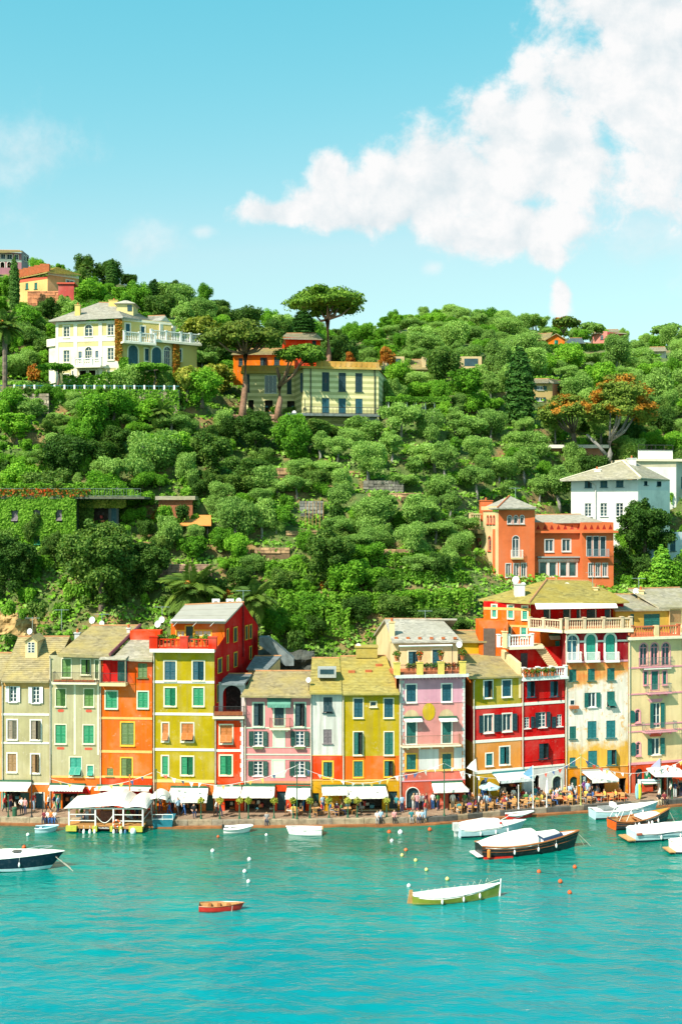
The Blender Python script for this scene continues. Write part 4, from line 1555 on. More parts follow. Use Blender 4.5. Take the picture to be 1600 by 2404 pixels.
eL,eR,rR,rL=at(*RC(862,342),120.8),at(*RC(1510,338),121.4),at(*RC(1318,132),128.0),at(*RC(792,130),127.2)
rf=roof_plane(h,eL,eR,rR,rL,ROOF_D)
back_slope(h,rL,rR,6,3.2,ROOF_D)
bl=at(*RC(716,272),133.5)
g0=pf.p0
mb=MB()
mb.poly([(bl.x,bl.y,8),(g0.x,g0.y,8),(g0.x,g0.y,eL.z-.1),(rL.x+.25,rL.y,rL.z-.15),(bl.x,bl.y,bl.z)])
mb.build('gable_wall',CREAMW,h)
roof_plane(h,rL+Vector((8,0,0)),rL,bl+Vector((-.3,.3,-.1)),bl+Vector((8,.3,-.1)),ROOF_D,courses=4,cap=False)
chimney(rf,at(*RC(860,265),122.6),.55,1.2,YELLP)
mb=MB()
mb.poly([(g0.x,g0.y,zt),(g0.x,g0.y,zt+.1),(fr.p0.x-.3,fr.p0.y,zt+.1),(fr.p0.x-.3,fr.p0.y,zt-2)])
for i in range(6):
 p=at(*RC(900+108*i,312),121.7)
 mb.box((p.x-.18,p.y-.1,p.z-.05),(p.x+.18,p.y+.15,p.z+.18))
mb.build('snow_guards',TERRA,rf)
h=thing('rear_house','low mustard yellow house wedged behind the pink and olive-red houses','house',at(*RD(230,745),127))
f=fac(RD,20,412,125.6,126.6)
za,zb=zat(f,RD,220,760),zat(f,RD,220,630)
build_wall(h,f,0,f.L,za-6,zb,[(999,YELL)],[])
roof_plane(h,at(*RD(-30,632),125.2),at(*RD(330,632),126.0),at(*RD(322,535),130),at(*RD(-20,535),130),ROOF_A)
mb=MB()
p=at(*RD(345,660),126)
mb.box((p.x-1.3,p.y,p.z-3.0),(p.x+1.9,p.y+3,p.z+2.6))
mb.build('stair_head',ORANGE,h)
mb=MB()
mb.box((p.x-.8,p.y-.05,p.z-2.9),(p.x+.5,p.y-.002,p.z+1.8))
mb.build('door',paint((0.12,0.08,0.06),.7,.2,name='brown_door'),h)
h,fr,zt=house('house painted olive above, red in the middle and peach below with grey awning',RD,185,618,119.2,121.0,958,
        [(0,OLIVE),(1205,RED),(1518,PEACH),(1790,plaster((0.60,0.36,0.02),1.2))],
        [(287,982,360,1130,'C','b'),(450,977,525,1120,'C','b'),(287,1285,364,1440,'O','n',{'cols': 2,'rows': 1}),(452,1276,528,1428,'O','n',{'cols': 2,'rows': 1}),
        (304,1630,361,1736,'C','c'),(427,1570,510,1724,'C','c'),(252,1862,322,2015,'D','n',{'arched': True,'trim': None}),(420,1860,610,2015,'S','d',{'trim': None})],
        BANDW,[(1208,.3,BANDW),(1512,.3,BANDW),(1784,.35,BANDW)],tw=.12,sides='R')
sl=Facade((fr.p0+Vector((-2.0,9,0))).xy,fr.p0.xy)
build_wall(h,sl,0,sl.L,GZ,zt,[(999,plaster((0.5,0.13,0.02))),(zat(fr,RD,400,1205),RED),(zat(fr,RD,400,1518),MUST)],[],name='side_wall')  # brown upper zone: shade of this side put into the plaster colour
eL,eR=at(*RD(150,955),118.6),at(*RD(628,940),120.6)
rf=roof_plane(h,eL,eR,at(*RD(455,748),126.6),at(*RD(45,752),125.6),ROOF_A)
awning_px(h,fr,RD,360,640,1795,1895,2.2,val=.32,spread=.1,mat=paint((0.62,0.66,0.66),.9,.08,name='grey_canvas'),top_mat=paint((0.02,0.16,0.17),.7,.15,name='teal'),label='pale grey awning with teal cassette over the cafe')
h,fr,zt=house('bright red house with white balustrade terrace and grey-white ground floor',RD,620,1002,121.0,122.8,965,
        [(0,RED),(1750,GREYW)],
        [(669,987,738,1125,'C','b',{'trim': None}),(876,985,942,1120,'C','b',{'trim': None}),
        (646,1306,692,1405,'G','d',{'cols': 2,'rows': 4,'trim': None}),(772,1260,838,1396,'O','n',{'cols': 2,'rows': 4,'trim': None}),(936,1282,980,1388,'G','d',{'cols': 2,'rows': 4,'trim': None}),
        (776,1540,862,1676,'C','n',{'trim': None}),(897,1832,975,2020,'D','n',{'arched': True,'trim': MINT,'tw': .1}),(722,1822,782,2020,'S','d',{'arched': True,'trim': None})],
        BANDW,[(1178,.3,BANDW),(1484,.3,BANDW),(1135,.06,RED),(1690,.06,RED),(1745,.2,BANDW)],sides='')
REDH_FR=fr
for x0,x1 in ((702,732),(890,926)):
 q=fr.rect(RD,x0,1300,x1,1400)
 shutter(h,fr,*q,.03,'n')
slab(h,fr,-.1,fr.L+.15,zt+.22,.6,.25,WHITE,'terrace_slab')
mb=MB()
fr.box(mb,0,fr.L,zt-.02,zt+.2,-6,0)
mb.build('terrace_floor',TERRA,h)
balustrade(h,fr,0.1,fr.L-.1,zt+.22,1.05,.35,WHITE,piers=(0,.33,.66,1))
rw=fac(RD,500,1002,124.6,126.4)
za,zb=zt-.2,zat(rw,RD,750,680)
build_wall(h,rw,0,rw.L,za,zb,[(999,RED)],[])
q=rw.rect(RD,612,735,672,860)
mb=MB()
rw.box(mb,q[0],q[1],za+.3,q[3],.002,.05)
mb.build('terrace_door',paint((0.03,0.03,0.04),.4,.3,name='dark_door'),h)
slab(h,rw,-.3,rw.L*.55,zb+.25,1.2,.3,CREAM,'upper_terrace_slab')
u1=rw.uz(*RD(712,600),.9)[0]
u0=rw.uz(*RD(415,600),.9)[0]
balustrade(h,rw,u0,u1,zb+.25,1.25,.9,WHITE,piers=(0,.28,1))
mb=MB()
a,b=at(*RD(455,760),125.5),at(*RD(600,880),120.9)
mb.hexa([a+Vector((-.2,0,-3)),b+Vector((-.2,0,-3)),b+Vector((.2,0,-3)),a+Vector((.2,0,-3)),a+Vector((-.2,0,.7)),b+Vector((-.2,0,.7)),b+Vector((.2,0,.7)),a+Vector((.2,0,.7))])
mb.build('parapet',CREAMW,h)
chimney(h,at(*RD(468,620),123.5),.5,.9,YELLP)
mb=MB()
for i in range(12):
 t=i/11
 p=at(*RD(890-130*t,830-180*t),125.6)
 mb.box((p.x-.5,p.y-.8,p.z-.25),(p.x+.5,p.y+.6,p.z))
mb.build('outside_stair',CREAMW,h)
h=thing('upper_house','orange upper house with green shutters, hipped slate roof and cream balustrade','house',at(*RD(640,700),130))
f1=fac(RD,281,695,128.5,126.8)
z0,z1=8,zat(f1,RD,490,275)
holes,make=stack(h,f1,RD,[(358,306,395,412,'C','e'),(500,311,543,420,'C','e'),(628,318,670,432,'C','e'),(480,497,524,582,'C','e'),(617,506,662,592,'C','e')],CREAM,tw=.14)
build_wall(h,f1,0,f1.L,z0,z1,[(999,RED),(zat(f1,RD,490,340),ORANGE)],holes)
make()
band(h,f1,zat(f1,RD,490,340)-.15,zat(f1,RD,490,340)+.15,BANDO)
band(h,f1,zat(f1,RD,490,490)-.12,zat(f1,RD,490,490)+.12,BANDO)
f2=fac(RD,697,1008,126.8,127.6)
z1b=zat(f2,RD,850,520)
holes,make=stack(h,f2,RD,[(920,625,960,800,'C','e')],None)
build_wall(h,f2,0,f2.L,z0,z1b,[(999,ORANGE)],holes)
make()
awning(h,f2,f2.uz(*RD(865,600))[0],f2.uz(*RD(985,600))[0],zat(f2,RD,920,575),zat(f2,RD,920,605),.5,mat=CREAM,val=.05)
f3=fac(RD,700,1530,128.4,129.6)
build_wall(h,f3,0,f3.L,z1b-.5,zat(f3,RD,1100,285),[(999,RED)],[])
for x0,x1 in ((815,880),(990,1060),(1110,1150),(1200,1290),(1360,1420)):
 q=f3.rect(RD,x0,345,x1,450)
 mb=MB()
 f3.box(mb,q[0],q[1],q[2],q[3],.002,.05)
 o=mb.build('glazed_door',paint((0.008,0.02,0.02),.15,.4,name='dark_glazing'),h)
 mb=MB()
 f3.box(mb,q[1]-.2,q[1]-.1,q[2],q[3],.051,.09)
 mb.build('door_frame',WHITE,o)
A=[at(*RD(238,258),129.2),at(*RD(690,288),125.9),at(*RD(1580,278),127.6),at(*RD(845,82),134.5)]
rf=roof_plane(h,A[0],A[1],A[3],A[3]+Vector((-.05,0,0)),ROOF_C,cap=False)
roof_plane(h,A[1],A[2],A[3]+Vector((5.0,.6,-.15)),A[3],ROOF_C,cap=True)
roof_plane(h,A[2],A[2]+Vector((-3,12,0)),A[3]+Vector((5.0,.6,-.15)),A[3]+Vector((5.05,.6,-.15)),ROOF_C,cap=False)
mb=MB()
mb.tube([A[1]+Vector((0,0,.08)),A[3]+Vector((0,0,.08))],.13,6)
mb.build('hip_tiles',RIDGE,rf)
chimney(rf,at(*RD(600,185),129.2),1.1,.8,GREYW)
chimney(rf,at(*RD(1280,175),131.5),.45,.3,YELLP)
mb=MB()
mb.hexa([A[1]+Vector((.6,-.1,-.15)),A[2]+Vector((-1.5,-.1,-.15)),A[2]+Vector((-1.5,1.5,.1)),A[1]+Vector((.6,1.5,.1)),A[1]+Vector((.6,-.1,-.05)),A[2]+Vector((-1.5,-.1,-.05)),A[2]+Vector((-1.5,1.5,.2)),A[1]+Vector((.6,1.5,.2))])
mb.hexa([A[1]+Vector((.6,-1.0,-.6)),A[2]+Vector((-1.5,-1.0,-.6)),A[2]+Vector((-1.5,-.1,-.15)),A[1]+Vector((.6,-.1,-.15)),A[1]+Vector((.6,-1.0,-.55)),A[2]+Vector((-1.5,-1.0,-.55)),A[2]+Vector((-1.5,-.1,-.1)),A[1]+Vector((.6,-.1,-.1))])
mb.build('awning',CANVAS,h)
mb=MB()
f4=fac(RD,693,990,125.2,122.8)
f4.box(mb,0,f4.L,zat(f4,RD,840,520)-.3,zat(f4,RD,840,520),-6,0.2)
mb.build('terrace_slab',CREAM,h)
balustrade(h,f4,0,f4.L-.2,zat(f4,RD,840,520),1.1,0,SANDY,piers=(0,.45,1))
p=at(*RD(720,400),126)
AR={'arched': True,'tw': .22,'trim': BANDW,'sill': False}
h,fr,zt=house('tall house with maroon top floor, arched windows and peeling orange and white render',RE,97,657,122.8,124.3,548,
        [(0,MAROON),(812,PEEL),(1748,plaster((0.70,0.26,0.03),1.0))],
        [(118,577,204,805,'G','d',dict(AR,cols=2,rows=1,glass=PINKGLASS)),(282,568,367,800,'C','e',AR),(456,564,540,800,'C','e',AR),
        (133,879,198,982,'C','t'),(299,873,362,980,'C','t'),(471,868,538,977,'C','t'),
        (301,1086,370,1216,'O','t',{'cols': 2,'rows': 1}),(470,1076,540,1216,'J','t'),
        (136,1388,195,1500,'C','t'),(296,1341,377,1493,'C','c'),(463,1336,545,1489,'C','c'),
        (136,1666,190,1744,'C','c'),(301,1606,382,1736,'C','c'),(471,1598,554,1731,'C','c'),
        (139,1836,207,1985,'D','d',{'arched': True}),(225,1825,290,1910,'G','d',{'cols': 1,'rows': 1}),(320,1830,450,1990,'S','d'),(575,1850,640,1980,'S','d')],
        None,[(808,.2,ROSET),(1750,.1,BANDO)],tw=.1)
z=zat(fr,RE,370,628)
for x0,x1 in ((97,112),(225,270),(385,445),(560,655)):
 a,b,_,_=fr.rect(RE,x0,620,x1,630)
 band(h,fr,z-.1,z+.1,BANDW,a,b,.03)
for x0,x1 in ((108,230),(272,392),(445,565)):
 q=fr.rect(RE,x0,718,x1,802)
 slab(h,fr,q[0],q[1],q[2],.55,.12,WHITE)
 rail_iron(h,fr,q[0]+.03,q[1]-.03,q[2],.95,.5,mat=WHITE,step=.1,r=.018)
q=fr.rect(RE,132,1185,208,1228)
mb=MB()
fr.box(mb,q[0],q[1],q[2],q[2]+.3,.02,.4)
mb.build('flower_box',TERRA,h)
q=fr.rect(RE,142,1155,178,1195)
window(h,fr,q,'F','n',trim=WHITE,tw=.06)
slab(h,fr,-.1,fr.L+.3,zt+.35,.7,.35,CREAM,'terrace_slab')
mb=MB()
fr.box(mb,0,fr.L,zt-.02,zt+.33,-6,0)
mb.build('terrace_floor',TERRA,h)
balustrade(h,fr,0,fr.L+.1,zt+.35,1.2,.4,SANDY,piers=(0,.27,.57,.86,1),step=.26)
awning_px(h,fr,RE,245,480,1780,1895,2.6,val=.35,spread=0,label='white slanting awning under the peeling house',mat=CANVAS,top_mat=paint((.3,.3,.28),.7,.1,name='grey_box'))
q=fr.rect(RE,243,1832,288,1908)
mb=MB()
fr.box(mb,q[0],q[1],q[2],q[3],.04,.09)
nb=mb.build('menu_board',paint((0.005,0.05,0.06),.5,.2,name='board_teal'),h)
mb=MB()
for i in range(7):
 w=(q[1]-q[0])*random.uniform(.35,.6)
 zc=q[3]-(q[3]-q[2])*(i+.8)/8.2
 uu=(q[0]+q[1])/2
 fr.box(mb,uu-w/2,uu+w/2,zc-.035,zc+.035,.091,.095)
mb.build('lettering',paint((0.5,0.7,0.72),.6,.1,name='board_letters'),nb)
RT_={'trim': ROSET,'tw': .12}
h,fr,zt=house('cream house with rose trim, triple arched windows and iron balconies',RE,660,1136,124.3,126.2,605,
        [(0,YELLP),(1718,plaster((0.62,0.075,0.03),.8))],
        [(763,650,828,845,'G','d',dict(RT_,arched=True,cols=2,rows=1,sill=False)),(861,646,925,845,'G','d',dict(RT_,arched=True,cols=2,rows=1,sill=False)),(959,643,1027,845,'G','d',dict(RT_,arched=True,cols=2,rows=1,sill=False)),
        (866,896,925,1062,'C','t',dict(RT_,sill=False)),(797,898,827,1015,'C','t',RT_),(967,896,998,1012,'C','t',RT_),
        (882,1180,944,1400,'O','t',{'cols': 2,'rows': 2,'sill': False,'trim': None}),(722,1240,762,1350,'G','d',dict(RT_,arched=True,cols=1,rows=1)),
        (866,1493,940,1640,'O','t',{'cols': 2,'rows': 1,'trim': None}),(729,1530,765,1645,'G','d',dict(RT_,arched=True,cols=1,rows=2)),
        (722,1765,790,1985,'D','n',{'arched': True,'trim': None}),(800,1800,862,1900,'C','g',{'trim': None}),(880,1800,985,1970,'S','d',{'trim': None}),(1000,1830,1060,1960,'D','d',{'trim': None})],
        None,[(858,.16,ROSET),(1092,.16,ROSET),(1366,.14,ROSET),(1424,.14,ROSET),(1708,.25,ROSET)],sides='L')
for x0,y0,x1,y1 in ((662,1245,718,1355),(683,1530,724,1650)):
 q=fr.rect(RE,x0,y0,x1,y1)
 mb=MB()
 rise=(q[1]-q[0])/2
 P=arch_pts(q[0],q[1],q[3]-rise,rise)
 for o in (.03,.07):
  mb.poly([fr.W(q[0],q[2],o),fr.W(q[1],q[2],o)]+[fr.W(a,b,o) for a,b in P[::-1]])
 mb.build('shutter',shut_mat('t'),h)
for x0,x1,y0,y1,sl_ in ((750,1045,782,850,.3),(812,1020,1015,1080,.7),(780,1062,1352,1420,.8)):
 q=fr.rect(RE,x0,y0,x1,y1)
 slab(h,fr,q[0],q[1],q[2],sl_,.14,ROSET,brackets=3)
 rail_iron(h,fr,q[0]+.03,q[1]-.03,q[2],.95,sl_-.05,mat=paint((0.10,0.16,0.15),.5,.2,name='green_iron'))
for y0,y1 in ((1142,1172),(1438,1478)):
 a,b,c,d=fr.rect(RE,830,y0,968,y1)
 mb=MB()
 mb.poly([fr.W(a,d,.06),fr.W(a+.3,c,.06),fr.W(b-.3,c,.06),fr.W(b,d,.06)])
 mb.poly([fr.W(a,d,.0),fr.W(b,d,.0),fr.W(b,d,.06),fr.W(a,d,.06)])
 mb.build('window_pediment',ROSET if y0<1200 else REDT,h)
a,b,c,d=fr.rect(RE,790,865,1030,885)
slab(h,fr,a,b,d,.3,.12,BANDW,'window_hood')
slab(h,fr,-.2,fr.L+.1,zt+.3,.7,.3,CREAM,'terrace_slab')
mb=MB()
fr.box(mb,0,fr.L,zt-.02,zt+.28,-5,0)
mb.build('terrace_floor',TERRA,h)
TB=paint((0.55,0.13,0.05),.8,.2,name='terracotta_balusters')
u=[fr.uz(*RE(x,545),.4)[0] for x in (690,885,925,1105,1140)]
balustrade(h,fr,u[0],u[1],zt+.3,1.15,.4,TB,piers=(0,))
balustrade(h,fr,u[2],u[3],zt+.3,1.15,.4,TB,piers=(1,))
mb=MB()
fr.box(mb,u[1],u[2],zt+.3,zt+1.5,.2,.6)
mb.build('terrace_pier',YELLP,h)
awn=at(*RE(840,1745),123.8)
pf=fac(RE,545,1022,128.5,130.2)
za,zb=zt,zat(pf,RE,800,352)
holes,make=stack(h,pf,RE,[(798,385,940,507,'C','t'),(678,385,710,512,'C','t')],None)
build_wall(h,pf,0,pf.L,za,zb,[(999,plaster((0.60,0.40,0.10),.6))],holes)
make()
eL,eR,rR,rL=at(*RE(540,352),128.0),at(*RE(1030,346),129.8),at(*RE(790,212),135.5),at(*RE(405,210),134.5)
rf=roof_plane(h,eL,eR,rR,rL,ROOF_B)
roof_plane(h,eR,eR+Vector((0,10,0)),rR+Vector((0,.5,0)),rR,ROOF_B,cap=False)
side_wall(h,eR,eR+Vector((0,10,0)),za,eR.z-.1,eR.z-.1,YELLP)
chimney(rf,at(*RE(770,215),133.5),.6,.5,YELLP)
chimney(rf,at(*RE(465,290),131),.5,.3,YELLP)
gl=at(*RE(405,290),131)
mb=MB()
mb.poly([(gl.x,gl.y,za),(pf.p0.x,pf.p0.y,za),(pf.p0.x,pf.p0.y,zb),(rL.x-.1,rL.y,rL.z-.2),(gl.x,gl.y+2,gl.z)])
mb.build('gable_wall',plaster((0.70,0.30,0.04)),h)
h,fr,zt=house('rose and purple house end at the far right of the row',RE,1138,1500,126.3,128.0,605,[(0,ROSE),(1700,REDO)],
        [(1200,690,1280,840,'C','t'),(1200,1000,1280,1180,'C','t'),(1200,1350,1280,1500,'C','t'),(1180,1830,1260,1960,'D','n')],BANDW,[(860,.16,BANDW),(1360,.16,BANDW)])
side_wall(h,fr.W(0,0,-4),fr.W(8,0,-4),zt-1,zt+3.2,zt+3.2,YELLP,'penthouse_wall')
mb=MB()
fr.box(mb,-.1,9,zt,zt+.3,-6,.5)
mb.build('terrace_slab',CREAM,h)
balustrade(h,fr,0,8,zt+.3,1.1,.3,CREAM,piers=(0,.3))
roof_plane(h,fr.W(-.5,zt+3.2,-3.6),fr.W(8.5,zt+3.2,-3.6),fr.W(6,zt+5,-9),fr.W(-1,zt+5,-9),ROOF_B)
mb=MB()
a,b,c,d=fr.rect(RE,1025,355,1110,405)
fr.box(mb,.4,2.6,zt+1.5,zt+2.8,-3.99,-3.9)
mb.build('window',shut_mat('m'),h)
# ------------------------------------------------------------------ villas and houses on the hill
def block(name,label,base,cat='house'):
 return thing(name,label,cat,base)
def face(h,R,xl,xr,Yl,Yr,ytop,ybot,zones,rows,trim=None,bands=(),below=1.5,**kw):
 fr=fac(R,xl,xr,Yl,Yr)
 xm=(xl+xr)/2
 z0,zt=zat(fr,R,xm,ybot)-below,zat(fr,R,xm,ytop)
 zon=[(zat(fr,R,xm,y) if i else 999,m) for i,(y,m) in enumerate(zones)]
 holes,make=stack(h,fr,R,rows,trim,**kw)
 build_wall(h,fr,0,fr.L,z0,zt,zon,holes,depth=.18)
 make()
 for y,t,m in bands:
  zc=zat(fr,R,xm,y)
  band(h,fr,zc-t/2,zc+t/2,m)
 return fr,z0,zt
VY=plaster((0.72,0.56,0.22),.4)
VC=plaster((0.66,0.57,0.30),.3)
VW=plaster((0.76,0.71,0.56),.2)
h=block('villa','cream and yellow villa with white balustrades, hipped roof and rusty creeper',at(*RV(640,1085),178),'villa')
G3={'cols': 2,'rows': 3}
fr,z0,zt=face(h,RV,412,888,178.4,176.5,610,1090,[(0,VY),(648,VC),(730,VC),(795,VW),(945,VC)],
        [(470,645,512,728,'G','d',G3),(626,635,680,720,'G','d',dict(cols=2,rows=2,arched=True)),(794,628,838,712,'G','d',G3),
        (470,823,512,910,'G','d',G3),(628,798,678,900,'G','d',dict(cols=3,rows=2,arched=True)),(794,805,838,892,'G','d',G3),(580,832,604,900,'C','b'),(704,826,728,895,'C','b'),
        (473,998,512,1085,'G','d',G3),(533,975,566,1088,'C','b',{'sill': False}),(588,972,636,1088,'S','d'),(656,970,704,1088,'S','d'),(720,968,748,1088,'C','b',{'sill': False}),(794,980,838,1060,'G','d',G3)],
        VW,[(738,.9,VW),(945,.5,VW),(618,.35,VW)],tw=.16)
for x in (420,557,740,870):
 u=fr.uz(*RV(x,800))[0]
 mb=MB()
 fr.box(mb,max(0,u-.3),u+.3,z0,zt,.002,.06)
 mb.build('pilaster',VW,h)
q=fr.rect(RV,570,895,765,945)
slab(h,fr,q[0],q[1],q[2],1.3,.25,VW)
balustrade(h,fr,q[0],q[1],q[2],1.2,1.15,WHITE,piers=(0,.33,.66,1))
f2,z0b,ztb=face(h,RV,892,1262,176.5,181.0,600,1090,[(0,VY)],
     [(926,628,957,708,'C','b'),(1038,648,1066,715,'C','b'),(946,786,1016,935,'C','b',{'arched': True,'sill': False}),(1068,812,1096,900,'C','b'),(1130,800,1185,930,'C','b',{'arched': True,'sill': False}),
        (948,960,1010,1088,'S','d'),(1100,960,1170,1080,'S','d')],VW,[(612,.35,VW),(770,.4,VW)],tw=.2)
f3,z0c,ztc=face(h,RV,1105,1450,178.6,183.2,775,1085,[(0,VY)],
     [(1208,798,1255,935,'G','d',dict(arched=True,cols=3,rows=2,sill=False)),(1312,816,1336,900,'C','b'),(1120,800,1188,935,'C','b',dict(arched=True,sill=False))],VW,[],tw=.2)
ua=f2.uz(*RV(900,760),1.2)[0]
slab(h,f2,-.2,f2.L*.62,zat(f2,RV,990,762,1.2),1.5,.3,VW)
balustrade(h,f2,0,f2.L*.6,zat(f2,RV,990,762,1.2),1.5,1.3,WHITE,piers=(0,.5,1))
slab(h,f3,-.3,f3.L+.5,ztc+.3,.7,.35,VW)
balustrade(h,f3,0,f3.L+.3,ztc+.3,1.5,.4,WHITE,piers=(0,.3,.6,.8,1))
mb=MB()
f3.box(mb,0,f3.L,ztc-.1,ztc+.28,-6,0)
mb.build('terrace_floor',TERRA,h)
f4,*_=face(h,RV,1165,1258,180.5,182.5,640,770,[(0,VY)],[(1196,665,1224,722,'C','b')],VW)
mb=MB()
mb.poly([f4.W(-.4,zat(f4,RV,1210,640),.3),f4.W(f4.L+.4,zat(f4,RV,1210,640),.3),f4.W(f4.L/2,zat(f4,RV,1215,575),.3)])
mb.build('pediment',VW,h)
mb=MB()
f4.box(mb,-.3,.3,z0b,zat(f4,RV,1210,640),.2,.8)
f4.box(mb,f4.L-.3,f4.L+.3,ztc,zat(f4,RV,1210,640),.2,.8)
mb.build('porch_columns',VW,h)
A=at(*RV(360,605),177.8)
B=at(*RV(905,578),175.6)
Cc=at(*RV(1130,612),180.0)
T0,T1=at(*RV(730,472),186.0),at(*RV(830,474),186.0)
rf=roof_plane(h,A,B,T1,T0,ROOF_D)
roof_plane(h,B,Cc,at(*RV(1000,540),187),T1,ROOF_D,cap=False)
roof_plane(h,A+Vector((1,14,0)),A,T0,T0+Vector((-.1,0,0)),ROOF_D,cap=False)
roof_plane(h,at(*RV(1085,610),179.6),at(*RV(1270,640),182.2),at(*RV(1215,568),186),at(*RV(1090,572),186),ROOF_D)
chimney(rf,at(*RV(575,570),179.5),.8,1.6,VY)
chimney(rf,at(*RV(840,485),184),1.4,.5,VY)
dm=MB()
p=at(*RV(930,540),180)
dm.box((p.x-1.5,p.y,p.z-1.5),(p.x+1.1,p.y+4,p.z+1.3))
d_=dm.build('dormer',VC,rf)
r=MB()
r.hexa([(p.x-1.9,p.y-.4,p.z+1.28),(p.x+1.5,p.y-.4,p.z+1.28),(p.x+1.5,p.y+4.4,p.z+1.28),(p.x-1.9,p.y+4.4,p.z+1.28),(p.x-.5,p.y+.6,p.z+1.9),(p.x+.1,p.y+.6,p.z+1.9),(p.x+.1,p.y+3.6,p.z+1.9),(p.x-.5,p.y+3.6,p.z+1.9)])
r.build('dormer_roof',ROOF_D,d_)
r=MB()
r.box((p.x+.2,p.y-.05,p.z+.1),(p.x+.9,p.y-.002,p.z+1.1))
r.build('dormer_window',GLASS,d_)
side_wall(h,f2.p1,fr.p1+Vector((-8,16,0)),z0b,ztb,ztb,VY)
side_wall(h,fr.p0+Vector((1,14,0)),fr.p0,z0,zt,zt,VC)
mb=MB()
bw=fac(RV,362,412,181,180)
bw.box(mb,0,bw.L+.3,z0,zat(bw,RV,390,795),-3,0)
bw.box(mb,-.2,bw.L+.3,zat(bw,RV,390,795),zat(bw,RV,390,740),-3,.3)
mb.build('side_bay',VW,h)
h=block('terrace_railing','white posts with green railing along the villa terrace',at(*RV(600,1110),171),'railing')
tf=fac(RV,-150,1320,171.5,172.5)
zr0,zr1=zat(tf,RV,600,1125),zat(tf,RV,600,1070)
mb=MB()
for i in range(20):
 u=tf.L*(i+.5)/20
 p=MB()
 tf.box(p,u-.13,u+.13,zr0,zr1-.15,-.13,.13)
 p.build('post',WHITE,h)
tf.box(mb,0,tf.L,zr1-.35,zr1-.22,-.05,.05)
tf.box(mb,0,tf.L,zr0+.1,zr0+.2,-.05,.05)
n=int(tf.L/.5)
for i in range(n):
 u=tf.L*i/n
 tf.box(mb,u-.03,u+.03,zr0+.2,zr1-.35,-.03,.03)
mb.build('rail',paint((0.01,0.12,0.12),.5,.2,name='teal_rail'),h)
mb=MB()
tf.box(mb,0,tf.L,zr0-4,zr0-.002,-.4,.3)
mb.build('plinth',stone_mat((0.36,0.30,0.2),'plinth_stone'),h)
RAIL_FR,RAIL_Z,RAIL_OBJ=tf,zr0,h
def stone_wall(label,R,xl,xr,Yl,Yr,ytop,ybot,col=(0.36,0.27,0.17),name='retaining_wall',size=.8,thick=.6,backing=True):
 xm=(xl+xr)/2
 if Yl is None:
  Yl=Yr=hit(*R(xm,ybot)).y-.6
 f=fac(R,xl,xr,Yl,Yr)
 z0,z1=zat(f,R,xm,ybot),zat(f,R,xm,ytop)
 h=thing(name,label,'wall',f.W(f.L/2,z0))
 mb=MB()
 f.box(mb,0,f.L,z0-1,z1-.05,-thick,-.08)
 mb.build('core',stone_mat(sc(col,.45),'mortar'),h)
 ms=[stone_mat(sc(col,k),'wall_stone') for k in (.75,1.0,1.25)]
 z=z0
 while z<z1-.05:
  hh=min(random.uniform(.35,.6)*size,z1-z)
  u=random.uniform(-.3,0)
  while u<f.L:
   w=random.uniform(.5,1.2)*size
   a,b=max(0,u),min(f.L,u+w-.05)
   if b-a>.12:
    m=MB()
    o=random.uniform(-.03,.07)
    j=lambda: random.uniform(-.04,.04)
    m.hexa([f.W(a+j(),z,o),f.W(b+j(),z,o),f.W(b,z,-.2),f.W(a,z,-.2),f.W(a+j(),z+hh-.04,o-.02),f.W(b+j(),z+hh-.04,o-.02),f.W(b,z+hh-.04,-.2),f.W(a,z+hh-.04,-.2)])
    m.build('stone',random.choice(ms),h)
   u += w
  z += hh
 return h
def rock_face(label,R,xl,xr,Y,ytop,ybot,col):
 f=fac(R,xl,xr,Y,Y)
 xm=(xl+xr)/2
 z0,z1=zat(f,R,xm,ybot),zat(f,R,xm,ytop)
 nu,nz=int(f.L/.28),int((z1-z0)/.28)
 V=[]
 for j in range(nz+1):
  for i in range(nu+1):
   u,z=f.L*i/nu,z0+(z1-z0)*j/nz
   p=f.W(u,z,0)
   d=mnoise.fractal(p*.45,.9,2.1,5)*.9+abs(mnoise.noise(p*1.3))*.5
   e=(j/nz) ** 2*.8
   V.append(p+f.n*(d-e)+Vector((0,0,mnoise.noise(p*.7)*.35)))
 mb=MB()
 mb.v=[tuple(v) for v in V]
 for j in range(nz):
  for i in range(nu):
   k=j*(nu+1)+i
   mb.f.append((k,k+1,k+nu+2,k+nu+1))
   mb.m.append(0)
 o=mb.build('rock_face',stone_mat(col,'rock',1.1,.35),origin=f.W(f.L/2,z0))
 return tag(o,label,'rock')
stone_wall('pale rubble wall under the villa railing',RV,-30,360,None,None,1140,1270,(0.42,0.36,0.27),size=1.3)
rock_face('sunlit ochre rock face behind the sage roofs',RI,-60,270,134,1680,1860,(0.46,0.30,0.12))
stone_wall('short dry-stone terrace wall in the middle of the grove',RM,985,1190,None,None,365,425,(0.22,0.21,0.18),size=.9)
stone_wall('grey dry-stone wall beside the bean poles',RM,660,780,None,None,470,535,(0.22,0.22,0.2),size=.9)
stone_wall('garden wall with dark arch behind the palm',RI,1160,1560,None,None,1330,1440,(0.40,0.25,0.17),size=.9)
rock_face('dark grey cliff behind the pink house and outbuilding',RB,1000,1560,131.2,500,720,(0.07,0.08,0.07))  # rock colour darkened to carry the greenish shade in this hollow
